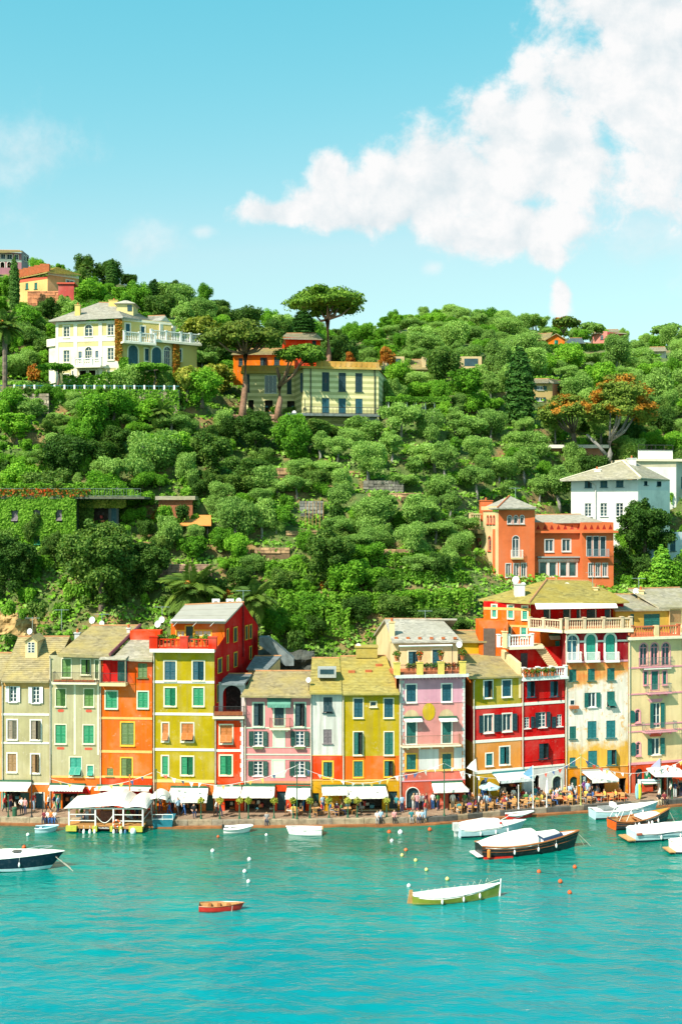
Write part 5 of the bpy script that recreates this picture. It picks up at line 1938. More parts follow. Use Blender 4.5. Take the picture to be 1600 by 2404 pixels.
for lab,x0,x1,y1,y0 in (('low terrace wall under the pale olive left of the bean poles',540,690,335,300),('low wall among the upper olives below the striped villa',860,1010,342,315),('low wall among the olives below the great cypress',1180,1330,275,248),('long low terrace wall above the square tower',1010,1290,452,428),
        ('low wall on the shady terrace above the date palm',430,610,738,708),('low wall below the pale olives left of the tower',1090,1250,748,716),('low brown wall under the bean poles',590,770,645,622),('low wall high in the grove beside the terrace of the striped villa',1040,1180,180,158)):
 stone_wall(lab,RM,x0,x1,None,None,y0,y1,(0.40,0.25,0.13),size=1.0)
def stripes():
 m,N,L,b=new_mat('striped_render')
 pos=N.new('ShaderNodeNewGeometry').outputs['Position']
 s=N.new('ShaderNodeSeparateXYZ')
 L.new(pos,s.inputs[0])
 t=node(N,'ShaderNodeMath',operation='MULTIPLY')
 L.new(s.outputs[2],t.inputs[0])
 t.inputs[1].default_value=1/.92
 f=node(N,'ShaderNodeMath',operation='FRACT')
 L.new(t.outputs[0],f.inputs[0])
 g=node(N,'ShaderNodeMath',operation='GREATER_THAN')
 L.new(f.outputs[0],g.inputs[0])
 g.inputs[1].default_value=.5
 c=mixc(N,L,g.outputs[0],(0.46,0.43,0.19),(0.74,0.66,0.34))
 n=noise_tex(N,L,.6,5,.6)
 L.new(mixc(N,L,.6,c,ramp(N,L,n,[(.3,(.75,.75,.75)),(.65,(1.1,1.1,1.1))]),'MULTIPLY'),b.inputs['Base Color'])
 b.inputs['Roughness'].default_value=.85
 return m
STRIPE=stripes()
h=block('striped_villa','flat-roofed villa painted in olive and cream stripes with teal shutters',at(*RS(1200,1050),185),'villa')
f1,z0,zt=face(h,RS,915,1468,182.8,185.0,712,1050,[(0,STRIPE)],
        [(1052,733,1106,872,'C','n'),(1174,737,1228,875,'C','n'),(1297,740,1350,877,'C','n'),(1052,924,1106,1045,'C','b',{'sill': False}),(1174,926,1228,1045,'C','b',{'sill': False}),(1297,928,1350,1045,'C','b',{'sill': False}),(955-30,930,930,1000,'C','n')],None,below=3)
f2,*_=face(h,RS,470,850,189.5,189.5,725,1030,[(0,STRIPE)],
        [(484,748,520,880,'C','n'),(630,755,720,888,'G','d',dict(cols=3,rows=1)),(795,760,828,892,'C','n'),(510,938,550,1030,'S','d'),(632,940,690,1030,'S','d'),(795,945,850,1030,'S','d')],None,below=3)
f3,*_=face(h,RS,850,915,189.5,182.8,718,1040,[(0,STRIPE)],[(902,740,912,880,'C','n')],None,below=3)
side_wall(h,f1.p1,f1.p1+Vector((2,14,0)),z0,zt,zt,STRIPE)
mb=MB()
for f,t in ((f1,zt),(f2,zt),(f3,zt)):
 f.box(mb,-.3,f.L+.3,t,t+.35,-1.2,.6)
mb.build('cornice',plaster((0.62,0.40,0.12)),h)
mb=MB()
c=[(f2.p0.x,f2.p0.y,zt),(f2.p1.x,f2.p1.y,zt),(f1.p0.x,f1.p0.y,zt),(f1.p1.x,f1.p1.y,zt),(f1.p1.x+2,f1.p1.y+14,zt),(f2.p0.x,f1.p1.y+14,zt)]
mb.poly([(a,b,d+.3) for a,b,d in c])
mb.build('flat_roof',TERRA,h)
mb=MB()
f1.box(mb,2,f1.L,zt+.35,zt+1.2,.2,.45)
n=int((f1.L-2)/.8)
for i in range(n):
 u=2+(f1.L-2)*(i+.5)/n
 f1.box(mb,u-.12,u+.12,zt+.45,zt+1.05,.452,.5)
mb.build('roof_parapet',plaster((0.64,0.36,0.10)),h)
mb=MB()
f2.box(mb,-.2,f2.L,zt+.35,zt+1.3,.2,.4)
mb.build('roof_parapet',plaster((0.64,0.36,0.10)),h)
for f in (f1,):
 for x in (968,1438):
  u=f.uz(*RS(x,800))[0]
  mb=MB()
  mb.tube([f.W(u,z0,.12),f.W(u,zt,.12)],.08,6)
  mb.build('drain_pipe',IRON,h)
tz=zat(f1,RS,1200,1050)
mb=MB()
f1.box(mb,-3,f1.L-.5,tz-.4,tz,-.1,3.0)
f1.box(mb,8,f1.L-1,tz-3.5,tz-.4,.1,2.6)
mb.build('terrace',stone_mat((0.16,0.2,0.2),'terrace_stone'),h)
rail_iron(h,f1,0,f1.L-.6,tz,1.0,2.9,step=.6,r=.03)
stone_wall('low terrace wall with pink coping below the umbrella pine',RS,390,850,183.5,183.5,1043,1075,(0.5,0.3,0.2),size=.9)
h=block('orange_house','orange house with tiled roof half hidden behind the umbrella pines',at(*RS(560,690),196))
face(h,RS,400,850,196,196.5,600,700,[(0,ORANGE2)],[(598,625,648,684,'C','n'),(440,630,470,684,'C','n'),(700,620,740,680,'C','n')],None,below=3)
roof_plane(h,at(*RS(385,600),195.4),at(*RS(870,598),196),at(*RS(800,560),202),at(*RS(440,562),202),ROOF_A)
face(h,RS,760,1040,201,203,480,640,[(0,REDO)],[(980,500,1010,560,'C','n')],None,below=3)
roof_plane(h,at(*RS(740,484),200),at(*RS(1058,490),202),at(*RS(1010,448),208),at(*RS(790,448),208),ROOF_B)
h=block('crenellated_house','peach and red house with brick crenellations and hipped roof on the upper hill',at(*RV(380,360),226))
f1,z0,zt=face(h,RV,145,352,226,222,290,380,[(0,plaster((0.74,0.50,0.22),.5))],[(255,325,276,372,'C','t'),(190,328,210,372,'C','t')],None,below=5,bands=[(300,.5,REDT)])
f2,*_=face(h,RV,352,582,222,226,262,345,[(0,plaster((0.74,0.40,0.20),.5))],[(490,308,545,335,'G','d',dict(cols=2,rows=1,trim=WHITE))],None,below=5,bands=[(272,.5,BANDW)])
roof_plane(h,at(*RV(345,248),221.2),at(*RV(600,268),225.2),at(*RV(425,210),230),at(*RV(424,210),230),ROOF_C,cap=False)
roof_plane(h,at(*RV(145,290),226),at(*RV(350,248),221),at(*RV(424,210),230),at(*RV(180,262),234),ROOF_C,cap=False)
mb=MB()
n=9
for i in range(n):
 p=at(*RV(160+190*i/n,290-45*i/n),226-4*i/n)
 if i % 2==0:
  mb.box((p.x-.9,p.y,p.z),(p.x+.9,p.y+1,p.z+1.7))
 else:
  mb.box((p.x-.9,p.y,p.z),(p.x+.9,p.y+1,p.z+.6))
mb.build('crenellations',TERRA,h)
f5,*_=face(h,RV,430,545,219,219,335,520,[(0,plaster((0.52,0.10,0.09),.6))],[(485,420,510,490,'S','d',dict(arched=True))],None,below=5)
mb=MB()
f5.box(mb,-.2,f5.L+.2,zat(f5,RV,490,335),zat(f5,RV,490,325),-3,.3)
mb.build('coping',REDT,h)
stone_wall('rusty garden wall below the crenellated house',RV,205,430,219.5,219.5,385,500,(0.5,0.2,0.09),size=1.5)
h=block('crest_building','distant mauve building with arches on the left crest',at(*RV(60,200),262))
face(h,RV,-160,160,262,264,100,235,[(0,plaster((0.45,0.22,0.26),.4))],[(10,115,40,150,'C','n'),(55,118,90,152,'C','n'),(55,172,85,215,'S','d',dict(arched=True)),(5,172,35,215,'S','d',dict(arched=True)),(-60,115,-30,150,'C','n'),(110,120,135,155,'C','n')],BANDW,below=4,bands=[(160,.5,BANDW)])
face(h,RV,160,215,264,270,105,230,[(0,plaster((0.30,0.26,0.28),.4))],[(178,130,190,165,'C','n'),(196,132,205,165,'C','n')],BANDW,below=4)
roof_plane(h,at(*RV(-170,102),261),at(*RV(168,98),263),at(*RV(150,88),268),at(*RV(-150,84),268),ROOF_A)
HW=plaster((0.62,0.48,0.28),.5)
h=block('hotel_wing','long low beige building with dormers behind the striped villa',at(*RU(280,500),216))
face(h,RU,30,540,216,218,400,560,[(0,HW)],[(400,432,440,470,'G','d',dict(cols=3,rows=1)),(300,432,340,470,'G','d',dict(cols=3,rows=1)),(200,432,240,470,'G','d',dict(cols=3,rows=1)),(100,432,140,470,'G','d',dict(cols=3,rows=1))],None,below=3)
rf=roof_plane(h,at(*RU(20,405),215.2),at(*RU(545,405),217.2),at(*RU(520,358),222),at(*RU(60,358),222),ROOF_A)
for x in (95,295,490):
 p=at(*RU(x,385),217)
 mb=MB()
 mb.box((p.x-2,p.y,p.z-.8),(p.x+2,p.y+4,p.z+1.6))
 d_=mb.build('dormer',HW,rf)
 mb=MB()
 mb.box((p.x-1.3,p.y-.05,p.z-.2),(p.x+1.3,p.y-.002,p.z+1.2))
 mb.build('dormer_window',GLASS,d_)
f6,*_=face(h,RU,520,592,212,212,445,600,[(0,plaster((0.62,0.33,0.12),.5))],[(542,472,572,515,'G','d',dict(cols=2,rows=1)),(542,528,572,570,'G','d',dict(cols=2,rows=1))],None,below=3)
mb=MB()
f6.box(mb,-.4,f6.L+.4,zat(f6,RU,556,447),zat(f6,RU,556,440),-5,.6)
mb.build('flat_roof',REDT,h)
h=block('pavilion','small beige pavilion with tiled roof right of the great cypress',at(*RU(880,560),202.5))
PV=plaster((0.62,0.44,0.20),.4)
face(h,RU,805,905,202,203,472,575,[(0,PV)],[(826,492,858,513,'O','d',dict(cols=2,rows=1)),(830,550,856,570,'O','d',dict(cols=2,rows=1))],None,below=3)
face(h,RU,905,955,203,208.5,478,525,[(0,plaster((0.64,0.22,0.15),.4))],[(930,492,945,520,'C','n')],None,below=4)
roof_plane(h,at(*RU(798,474),201.3),at(*RU(912,474),202.3),at(*RU(884,457),206.5),at(*RU(815,457),206.5),ROOF_B)
roof_plane(h,at(*RU(885,474),201.5),at(*RU(960,480),207.5),at(*RU(950,468),211.5),at(*RU(884,457),206.5),ROOF_B)
h=block('orange_cottage','small orange cottage with teal windows on the right-hand crest',at(*RU(900,280),275.0),'cottage')
face(h,RU,800,880,275.0,275.0,255,292,[(0,ORANGE2)],[(810,262,832,290,'C','e'),(850,262,866,280,'C','e')],None,below=4)
f7,*_=face(h,RU,880,968,273.0,273.0,250,292,[(0,ORANGE2)],[(915,258,935,285,'C','e')],None,below=4)
mb=MB()
mb.poly([f7.W(0,zat(f7,RU,920,250)),f7.W(f7.L,zat(f7,RU,920,250)),f7.W(f7.L*.5,zat(f7,RU,920,226))])
mb.build('gable',ORANGE2,h)
for a,b in ((872,925),(975,925)):
 e=at(*RU(a,254),272.5)
 t=at(*RU(b,223),272.5)
 roof_plane(h,e,e+Vector((0,9,0)),t+Vector((0,9,0)),t,ROOF_A,courses=4,cap=False)
roof_plane(h,at(*RU(792,256),274.0),at(*RU(885,256),274.0),at(*RU(905,222),280.0),at(*RU(815,228),280.0),ROOF_A)
roof_plane(h,at(*RU(975,272),274.0),at(*RU(1070,272),274.0),at(*RU(1055,248),280.0),at(*RU(995,248),280.0),slate((.14,.18,.2),(.12,.16,.18),'blue_slates'))
h=block('rose_crest_house','rose pink flat-gabled house on the right-hand crest',at(*RU(1200,270),334))
face(h,RU,1110,1185,336,334,215,275,[(0,plaster((0.66,0.26,0.22),.4))],[(1150,232,1165,255,'C','n')],None,below=4)
face(h,RU,1185,1278,334,337,220,275,[(0,plaster((0.55,0.12,0.12),.4))],[(1225,228,1240,240,'C','n')],None,below=4)
roof_plane(h,at(*RU(1100,222),334),at(*RU(1285,224),336),at(*RU(1240,203),342),at(*RU(1130,205),342),ROOF_B)
h=block('hidden_cottage','brown-roofed cottage among trees at the right-hand edge of the crest',at(*RU(1440,340),267),'cottage')
face(h,RU,1400,1485,267,267,312,345,[(0,GREYW)],[(1405,320,1425,338,'G','d',dict(cols=2,rows=1))],None,below=4)
roof_plane(h,at(*RU(1385,313),265.5),at(*RU(1490,311),265.5),at(*RU(1480,293),271),at(*RU(1400,295),271),ROOF_B)
h=block('terrace_building','long white garden terrace half hidden by the rusty pines',at(*RU(1050,800),186),'terrace')
f8,*_=face(h,RU,895,1170,186,186,795,840,[(0,plaster((0.62,0.33,0.22),.4))],[(950,815,990,838,'S','d')],None,below=3)
mb=MB()
f8.box(mb,-.5,f8.L+.5,zat(f8,RU,1030,812),zat(f8,RU,1030,795),-5,1.2)
mb.build('roof_slab',BANDW,h)
face(h,RU,1090,1290,196,196,748,790,[(0,plaster((0.66,0.52,0.32),.4))],[(1110,758,1140,785,'S','d')],None,below=3)
TO=plaster((0.70,0.19,0.085),.35)
TP=plaster((0.68,0.56,0.32),.5)
h=block('tower_house','terracotta orange house with square tower, grey panoramic window and frieze',at(*RT(650,1120),150))
T2={'cols': 2,'rows': 1}
fT,z0,ztT=face(h,RT,268,525,149.6,150.4,535,1110,[(0,TO)],
        [(333,575,361,630,'G','d',dict(arched=True,cols=1,rows=1)),(378,575,405,630,'G','d',dict(arched=True,cols=1,rows=1)),(422,573,448,630,'G','d',dict(arched=True,cols=1,rows=1)),
     (368,718,414,868,'G','d',dict(arched=True,cols=2,rows=2,sill=False)),(321,915,354,1008,'G','d',T2),(377,915,411,1008,'G','d',T2),(430,913,464,1006,'G','d',T2)],GREYW,tw=.09)
fL,z0l,_=face(h,RT,160,268,155,149.6,545,1110,[(0,TP)],[(188,575,200,630,'G','d',dict(arched=True,cols=1,rows=1)),(209,575,222,630,'G','d',dict(arched=True,cols=1,rows=1)),(231,575,244,630,'G','d',dict(arched=True,cols=1,rows=1)),(196,722,215,822,'G','d',dict(arched=True,cols=1,rows=2)),(196,938,210,1010,'G','d',dict(arched=True,cols=1,rows=1))],REDT,tw=.1)
u=fL.uz(*RT(238,800))[0]
mb=MB()
fL.box(mb,u-.25,u+.4,z0l,zat(fL,RT,238,670),.002,.12)
mb.build('corner_strip',TO,h)
mb=MB()
for f in (fT,fL):
 f.box(mb,-.1,f.L+.1,ztT,ztT+.5,-.3,.25)
mb.build('tower_cornice',TP,h)
a,b,c,d=at(*RT(148,525),155.5),at(*RT(262,520),148.6),at(*RT(535,518),149.8),at(*RT(348,437),153.5)
rf=roof_plane(h,a,b,d,d+Vector((-.05,0,0)),ROOF_D,cap=False)
roof_plane(h,b,c,d+Vector((.05,0,0)),d,ROOF_D,cap=False)
roof_plane(h,c,c+Vector((-1,7,0)),d,d+Vector((.05,0,0)),ROOF_D,cap=False)
mb=MB()
mb.tube([b+Vector((0,0,.08)),d+Vector((0,0,.1))],.1,6)
mb.build('hip_tiles',TERRA,rf)
side_wall(h,fT.p1,fT.p1+Vector((0,6,0)),z0,ztT,ztT,TO)
fM,_,ztM=face(h,RT,525,860,152.0,152.4,622,1110,[(0,TO)],[(599,745,655,828,'G','d',dict(cols=2,rows=1,trim=GREYW)),(720,743,776,826,'G','d',dict(cols=2,rows=1,trim=GREYW)),
        (560,902,612,1005,'G','d',dict(cols=1,rows=1,trim=GREYW,tw=.16,glass=glass_mat((.02,.06,.06)))),(628,902,678,1005,'G','d',dict(cols=1,rows=1,trim=GREYW,tw=.16,glass=glass_mat((.02,.06,.06)))),(704,902,752,1005,'G','d',dict(cols=1,rows=1,trim=GREYW,tw=.16,glass=glass_mat((.02,.06,.06)))),(768,902,820,1005,'G','d',dict(cols=1,rows=1,trim=GREYW,tw=.16,glass=glass_mat((.02,.06,.06))))],None)
q=fM.rect(RT,548,880,835,1008)
band(h,fM,q[3]-.35,q[3],GREYW,q[0],q[1],.12,'window_lintel')
q=fM.rect(RT,540,862,845,872)
slab(h,fM,q[0],q[1],q[3],.5,.2,paint((.25,.28,.27),.6,.1,name='grey_metal'),'window_hood')
fR,_,ztR=face(h,RT,860,1082,150.6,151.4,622,1125,[(0,TO)],[(893,722,927,860,'C','n',dict(sill=False)),(941,722,976,862,'C','n',dict(sill=False)),(990,724,1024,862,'C','n',dict(sill=False)),(906,912,938,1004,'G','d',T2),(956,912,988,1004,'G','d',T2),(1006,912,1038,1004,'G','d',T2)],GREYW,tw=.08)
side_wall(h,fR.p0+Vector((0,2,0)),fR.p0,z0,ztR,ztR,TO)
side_wall(h,fR.p1,fR.p1+Vector((.5,9,0)),z0,ztR,ztR,TO)
for f,t in ((fM,ztM),(fR,ztR)):
 band(h,f,zat(f,RT,800,697),zat(f,RT,800,682),TO,-.2,f.L+.4,.6,'cornice')
 n=int(f.L/.85)
 for i in range(n):
  u=f.L*(i+.5)/n
  zc,zd=zat(f,RT,800,672),zat(f,RT,800,636)
  mb=MB()
  mb.poly([f.W(u-.28,zc,.012),f.W(u+.28,zc,.012),f.W(u,zd,.012)])
  mb.build('frieze_tooth',plaster((0.34,0.04,0.03),.3),h)
q=fR.rect(RT,898,815,1040,865)
slab(h,fR,q[0],q[1],q[2],.6,.16,TO)
rail_iron(h,fR,q[0],q[1],q[2],1.0,.55,mat=paint((.2,.3,.34),.5,.1,name='blue_iron'))
q=fT.rect(RT,356,815,434,872)
slab(h,fT,q[0],q[1],q[2],.6,.2,TP)
rail_iron(h,fT,q[0],q[1],q[2],1.0,.55,mat=WHITE)
q=fM.rect(RT,552,1010,858,1065)
mb=MB()
fM.box(mb,q[0],q[1],q[2],q[3],.01,1.2)
mb.build('bay_apron',TO,h)
roof_plane(h,at(*RT(525,622),152.4),at(*RT(1000,618),151.5),at(*RT(850,566),157),at(*RT(530,570),157),ROOF_D)
fW,*_=face(h,RT,82,160,158,155,700,1110,[(0,TP)],[(108,742,120,822,'G','d',dict(cols=1,rows=1)),(128,742,142,822,'G','d',dict(cols=1,rows=1)),(110,915,156,1048,'C','m')],REDT)
mb=MB()
z=zat(fW,RT,120,700)
fW.box(mb,-1.6,fW.L,z,z+.5,-3,.8)
mb.build('terrace_slab',TP,h)
balustrade(h,fW,0,fW.L,z+.5,2.2,.3,TP,piers=(0,),step=.6,pier_w=.9)
chimney(h,fW.W(1.2,z+2.4,-1.5),1.6,2.0,TO)
WH=plaster((0.80,0.79,0.74),.25)
h=block('white_house','large white house with wide hipped roof behind the terracotta tower house',at(*RT(1000,620),166))
f1,z0,zt=face(h,RT,782,1255,165,164,322,620,[(0,plaster((0.66,0.68,0.68),.2)),(395,WH)],
        [(878,330,928,377,'C','b'),(989,328,1038,375,'C','b'),(1101,326,1152,372,'C','b'),(880,487,926,580,'G','d',dict(cols=2,rows=4)),(990,486,1038,580,'G','d',dict(cols=2,rows=4)),(1101,486,1152,580,'G','d',dict(cols=2,rows=4))],None,below=6)
f2,*_=face(h,RT,1255,1480,164,170,318,760,[(0,plaster((0.66,0.68,0.68),.2)),(395,WH)],[(1298,330,1322,360,'C','b'),(1388,332,1410,365,'C','b'),(1300,490,1330,580,'C','b')],None,below=4)
u=f1.uz(*RT(955,450))[0]
mb=MB()
mb.tube([f1.W(u,z0,.12),f1.W(u,zat(f1,RT,955,360),.12),f1.W(u-1,zt-.1,.3)],.09,6)
mb.build('drain_pipe',GREYW,h)
A,B,Cc=at(*RT(705,325),164.0),at(*RT(1275,308),162.6),at(*RT(1480,322),170)
T=at(*RT(1148,190),173)
T2_=T+Vector((2.0,1,0))
RFW=slate((0.46,0.42,0.33),(0.44,0.40,0.28))
rf=roof_plane(h,A,B,T+Vector((.1,0,0)),T,RFW,cap=False)
roof_plane(h,B,Cc,T2_,T,RFW,cap=False)
mb=MB()
mb.tube([B+Vector((0,0,.1)),T+Vector((0,0,.1))],.14,6)
mb.tube([A+Vector((0,0,.1)),T+Vector((0,0,.1))],.1,6)
mb.build('hip_tiles',CREAM,rf)
chimney(rf,at(*RT(965,275),168),.9,.5,WH)
chimney(rf,at(*RT(1210,215),172),1.1,.9,GREYW)
h=block('white_annex','white flat-roofed annex rising behind the wide hipped roof',at(*RT(1400,300),176))
face(h,RT,1250,1525,176,177,175,330,[(0,plaster((0.70,0.62,0.45),.2)),(230,WH)],[],None,below=10)
face(h,RT,1525,1680,177,182,175,700,[(0,plaster((0.5,0.5,0.47),.2))],[(1560,300,1600,380,'C','b')],None,below=8)
f9,*_=face(h,RT,1255,1500,178,179,112,180,[(0,WH)],[],None,below=1)
mb=MB()
f9.box(mb,-2.2,f9.L+2,zat(f9,RT,1380,178)-.35,zat(f9,RT,1380,178),-8,2.2)
mb.build('roof_slab',CREAM,h)
rail_iron(h,f9,0,f9.L,zat(f9,RT,1380,112),.8,.1,step=1.2,r=.03,sides=False)
h=block('blue_white_wing','pale blue-white wing with a tall window at the picture\'s right-hand edge',at(*RT(1520,850),158))
face(h,RT,1465,1640,158,160,690,880,[(0,plaster((0.62,0.70,0.72),.2))],[(1482,735,1520,825,'C','b')],None,below=4)
mb=MB()
p=at(*RT(1260,905),157.5)
q=at(*RT(1385,815),157.5)
mb.hexa([(p.x,p.y,p.z-1),(q.x,p.y,p.z-1),(q.x,p.y+5,p.z-1),(p.x,p.y+5,p.z-1),(p.x+2,p.y+1,q.z),(q.x,p.y+1,q.z),(q.x,p.y+5,q.z),(p.x+2,p.y+5,q.z)])
mb.build('glass_lean_to',paint((0.20,0.33,0.36),.3,.3,name='lean_to_glass'),h)
h=block('ivy_house','house smothered in ivy with small green-shuttered windows and roof terrace',at(*RI(280,1350),147))
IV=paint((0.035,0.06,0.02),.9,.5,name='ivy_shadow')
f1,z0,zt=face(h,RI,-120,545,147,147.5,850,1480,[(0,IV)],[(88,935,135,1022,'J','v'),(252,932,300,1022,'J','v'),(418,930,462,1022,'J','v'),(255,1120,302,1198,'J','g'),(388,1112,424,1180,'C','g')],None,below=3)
IVY_FR,IVY_ZT=f1,zt
side_wall(h,f1.p1,f1.p1+Vector((0,7,0)),z0,zt,zt,IV)
mb=MB()
f1.box(mb,-1,f1.L+9,zt,zt+.3,-8,.3)
mb.build('terrace_floor',stone_mat((.12,.13,.09),'terrace_slab'),h)
f2,*_=face(h,RI,545,875,151,151,850,1060,[(0,plaster((0.10,0.12,0.13)))],[(640,920,800,1050,'S','d'),(820,920,858,1050,'C','b')],None,below=3)  # porch wall coloured dark, its shade painted into the plaster
PORCH_FR=f2
rail_iron(h,f1,-1,f1.L+8.5,zt+.3,1.0,.1,mat=paint((0.10,0.14,0.12),.5,.2,name='grey_iron'),step=.35,r=.02,sides=False)
h=block('garden_shed','small brown wooden shed with flat tiled roof on the terraces',at(*RI(1300,900),153),'shed')
f,*_=face(h,RI,1170,1418,153,153,850,905,[(0,paint((0.30,0.10,0.04),.85,.35,name='shed_wood',scale=4))],[],None,below=2)
mb=MB()
f.box(mb,-.4,f.L+.4,zat(f,RI,1300,858),zat(f,RI,1300,830),-3,.5)
mb.build('shed_roof',ROOF_B,h)
h=block('canopy_roof','flat terracotta canopy roof among the bushes',at(*RI(1430,1050),149),'canopy')
f=fac(RI,1310,1555,149,149)
mb=MB()
z=zat(f,RI,1430,1050)
mb.hexa([f.W(0,z,0),f.W(f.L,z,0),f.W(f.L-.5,z+1.3,-4),f.W(1.5,z+1.3,-4),f.W(0,z+.12,0),f.W(f.L,z+.12,0),f.W(f.L-.5,z+1.42,-4),f.W(1.5,z+1.42,-4)])
mb.build('roof',paint((0.62,0.24,0.05),.8,.2,name='canopy_tile'),h)
mb=MB()
for u in (.5,f.L-.5):
 mb.tube([f.W(u,z-3,-.4),f.W(u,z,-.4)],.08,6)
mb.build('posts',IRON,h)
h=block('cliff_steps','steep grey stone steps climbing the cliff behind the pink house',at(*RB(1250,500),129.8),'steps')
for i in range(22):
 t=i/21
 p=at(*RB(1330-230*t,560-190*t),129.4)
 mb=MB()
 mb.box((p.x-.5-.002*i,p.y-.5-.012*i,p.z-.9),(p.x+.5+.002*i,p.y+.8+.01*i,p.z))
 mb.build('step',stone_mat((0.2,0.24,0.25),'step_stone'),h)
# ------------------------------------------------------------------ trees and plants
BARK=stone_mat((0.16,0.12,0.09),'bark',3.0)
BARKP=stone_mat((0.30,0.17,0.11),'pine_bark',3.0)
BARKG=stone_mat((0.24,0.23,0.21),'grey_bark',3.0)
LEAF={
 'olive': leaf_mat('olive_leaves',(0.081,0.168,0.037),(0.204,0.359,0.069),(0.405,0.595,0.143)),
 'broad': leaf_mat('broad_leaves',(0.052,0.148,0.013),(0.132,0.325,0.021),(0.302,0.542,0.045)),
 'oak': leaf_mat('oak_leaves',(0.025,0.068,0.011),(0.069,0.155,0.022),(0.209,0.307,0.058)),
 'pine': leaf_mat('pine_needles',(0.037,0.095,0.011),(0.098,0.200,0.018),(0.233,0.375,0.036),trans=.15),
 'rustpine': leaf_mat('rusty_needles',(0.037,0.087,0.015),(0.110,0.177,0.022),(0.245,0.318,0.045),trans=.15,extra=((0.40,0.165,0.016),.525,.32)),
 'cypress': leaf_mat('cypress_scales',(0.015,0.060,0.011),(0.044,0.125,0.018),(0.123,0.239,0.040),trans=.12),
 'thuja': leaf_mat('bright_conifer',(0.029,0.102,0.011),(0.098,0.273,0.022),(0.245,0.454,0.036),trans=.15),
 'chest': leaf_mat('chestnut_leaves',(0.123,0.170,0.022),(0.294,0.341,0.045),(0.736,0.613,0.136)),
 'hedge': leaf_mat('hedge_leaves',(0.049,0.132,0.013),(0.122,0.289,0.021),(0.277,0.495,0.053)),
 'rust': leaf_mat('rusty_creeper',(0.14,0.05,0.01),(0.40,0.13,0.015),(0.30,0.28,0.04)),
 'palm': leaf_mat('palm_fronds',(0.061,0.125,0.022),(0.172,0.261,0.036),(0.344,0.432,0.073),trans=.15),
 'flower': leaf_mat('geranium_flowers',(0.05,0.13,0.015),(0.10,0.19,0.025),(0.85,0.04,0.02)),
}
def unit(n,rng):
 v=rng.normal(size=(n,3))
 return v/np.linalg.norm(v,axis=1,keepdims=True)
def leaf_quads(pos,nrm,size,rng,aspect=1.5):
 n=len(pos)
 t=unit(n,rng)
 t -= nrm*np.sum(t*nrm,1,keepdims=True)
 t /= np.linalg.norm(t,axis=1,keepdims=True)+1e-6
 b=np.cross(nrm,t)
 s=(size*rng.uniform(.6,1.35,n))[:,None]
 v=np.empty((n,4,3))
 v[:,0]=pos-t*s*aspect*.5
 v[:,1]=pos-b*s*.5+t*s*.1
 v[:,2]=pos+t*s*aspect*.5
 v[:,3]=pos+b*s*.5+t*s*.1
 return v.reshape(-1,3)
def lobes_cloud(lobes,n,size,rng,low=.6,outward=.7,shell=(.58,1.16)):
 lobes=np.asarray(lobes,float)
 w=lobes[:,3]*lobes[:,4]+lobes[:,3]*lobes[:,5]
 k=rng.choice(len(lobes),n,p=w/w.sum())
 d=unit(n,rng)
 flip=(d[:,2]<0) & (rng.random(n)>low)
 d[flip,2] *= -1
 r=rng.uniform(*shell,n)[:,None]
 pos=lobes[k,:3]+d*lobes[k,3:6]*r
 nr=d*outward+unit(n,rng)*.75+np.array([0,0,.25])
 nr /= np.linalg.norm(nr,axis=1,keepdims=True)
 return pos,nr
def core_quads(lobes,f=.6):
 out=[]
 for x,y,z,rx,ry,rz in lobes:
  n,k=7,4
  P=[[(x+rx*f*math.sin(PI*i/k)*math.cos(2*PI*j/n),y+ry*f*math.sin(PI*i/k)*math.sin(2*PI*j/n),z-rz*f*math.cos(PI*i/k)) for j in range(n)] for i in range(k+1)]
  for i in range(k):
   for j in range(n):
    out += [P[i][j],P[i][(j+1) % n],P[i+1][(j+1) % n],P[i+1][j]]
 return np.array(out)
def crown_mesh(name,lobes,n,size,mat,seed,aspect=1.5,core=True,**kw):
 rng=np.random.default_rng(seed)
 pos,nr=lobes_cloud(lobes,n,size,rng,**kw)
 v=leaf_quads(pos,nr,size,rng,aspect)
 tint=rng.random(n)
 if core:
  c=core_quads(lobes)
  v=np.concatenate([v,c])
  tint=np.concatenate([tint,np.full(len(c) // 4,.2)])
 return fast_mesh(name,v,4,[mat],tint)
def bough_lobes(rx,rz,n,rl,zc,seed,flat=.75,bias=.15):
 rng=np.random.default_rng(seed)
 L=[]
 d=unit(n,rng)
 for i in range(n):
  x,y,z=d[i]
  z=abs(z) if rng.random()>.45 else z*.95
  q=rng.uniform(.35,.95)
  r=rl*rng.uniform(.45,1.35)
  L.append((x*rx*q,y*rx*q,zc+(z-bias)*rz*q,r,r,r*flat))
 L.append((0,0,zc,rx*.55,rx*.55,rz*.6))
 return L
def trunk_mesh(name,mat,h,r,limbs,seed,lean=0.0,spread=.5):
 rng=random.Random(seed)
 mb=MB()
 pts,rs=[],[]
 for i in range(5):
  t=i/4
  pts.append((lean*t+rng.uniform(-.1,.1)*r*2*(i>0),rng.uniform(-.1,.1)*r*2*(i>0),h*t-.5*(i==0)))
  rs.append(r*(1.25-.55*t) if i else r*1.5)
 mb.tube(pts,rs,7)
 for k in range(limbs):
  a=2*PI*(k+rng.random()*.6)/limbs
  l=h*rng.uniform(.5,.8)
  b0=Vector(pts[3]).lerp(Vector(pts[4]),rng.random())
  p1=b0+Vector((math.cos(a)*l*spread*.5,math.sin(a)*l*spread*.5,l*.45))
  p2=b0+Vector((math.cos(a)*l*spread,math.sin(a)*l*spread,l*.95))
  mb.tube([b0,p1,p2],[r*.55,r*.4,r*.18],5)
 me=bpy.data.meshes.new(name)
 me.from_pydata(mb.v,[],mb.f)
 me.materials.append(mat)
 me.polygons.foreach_set('use_smooth',[True]*len(mb.f))
 return me
PROTO={}
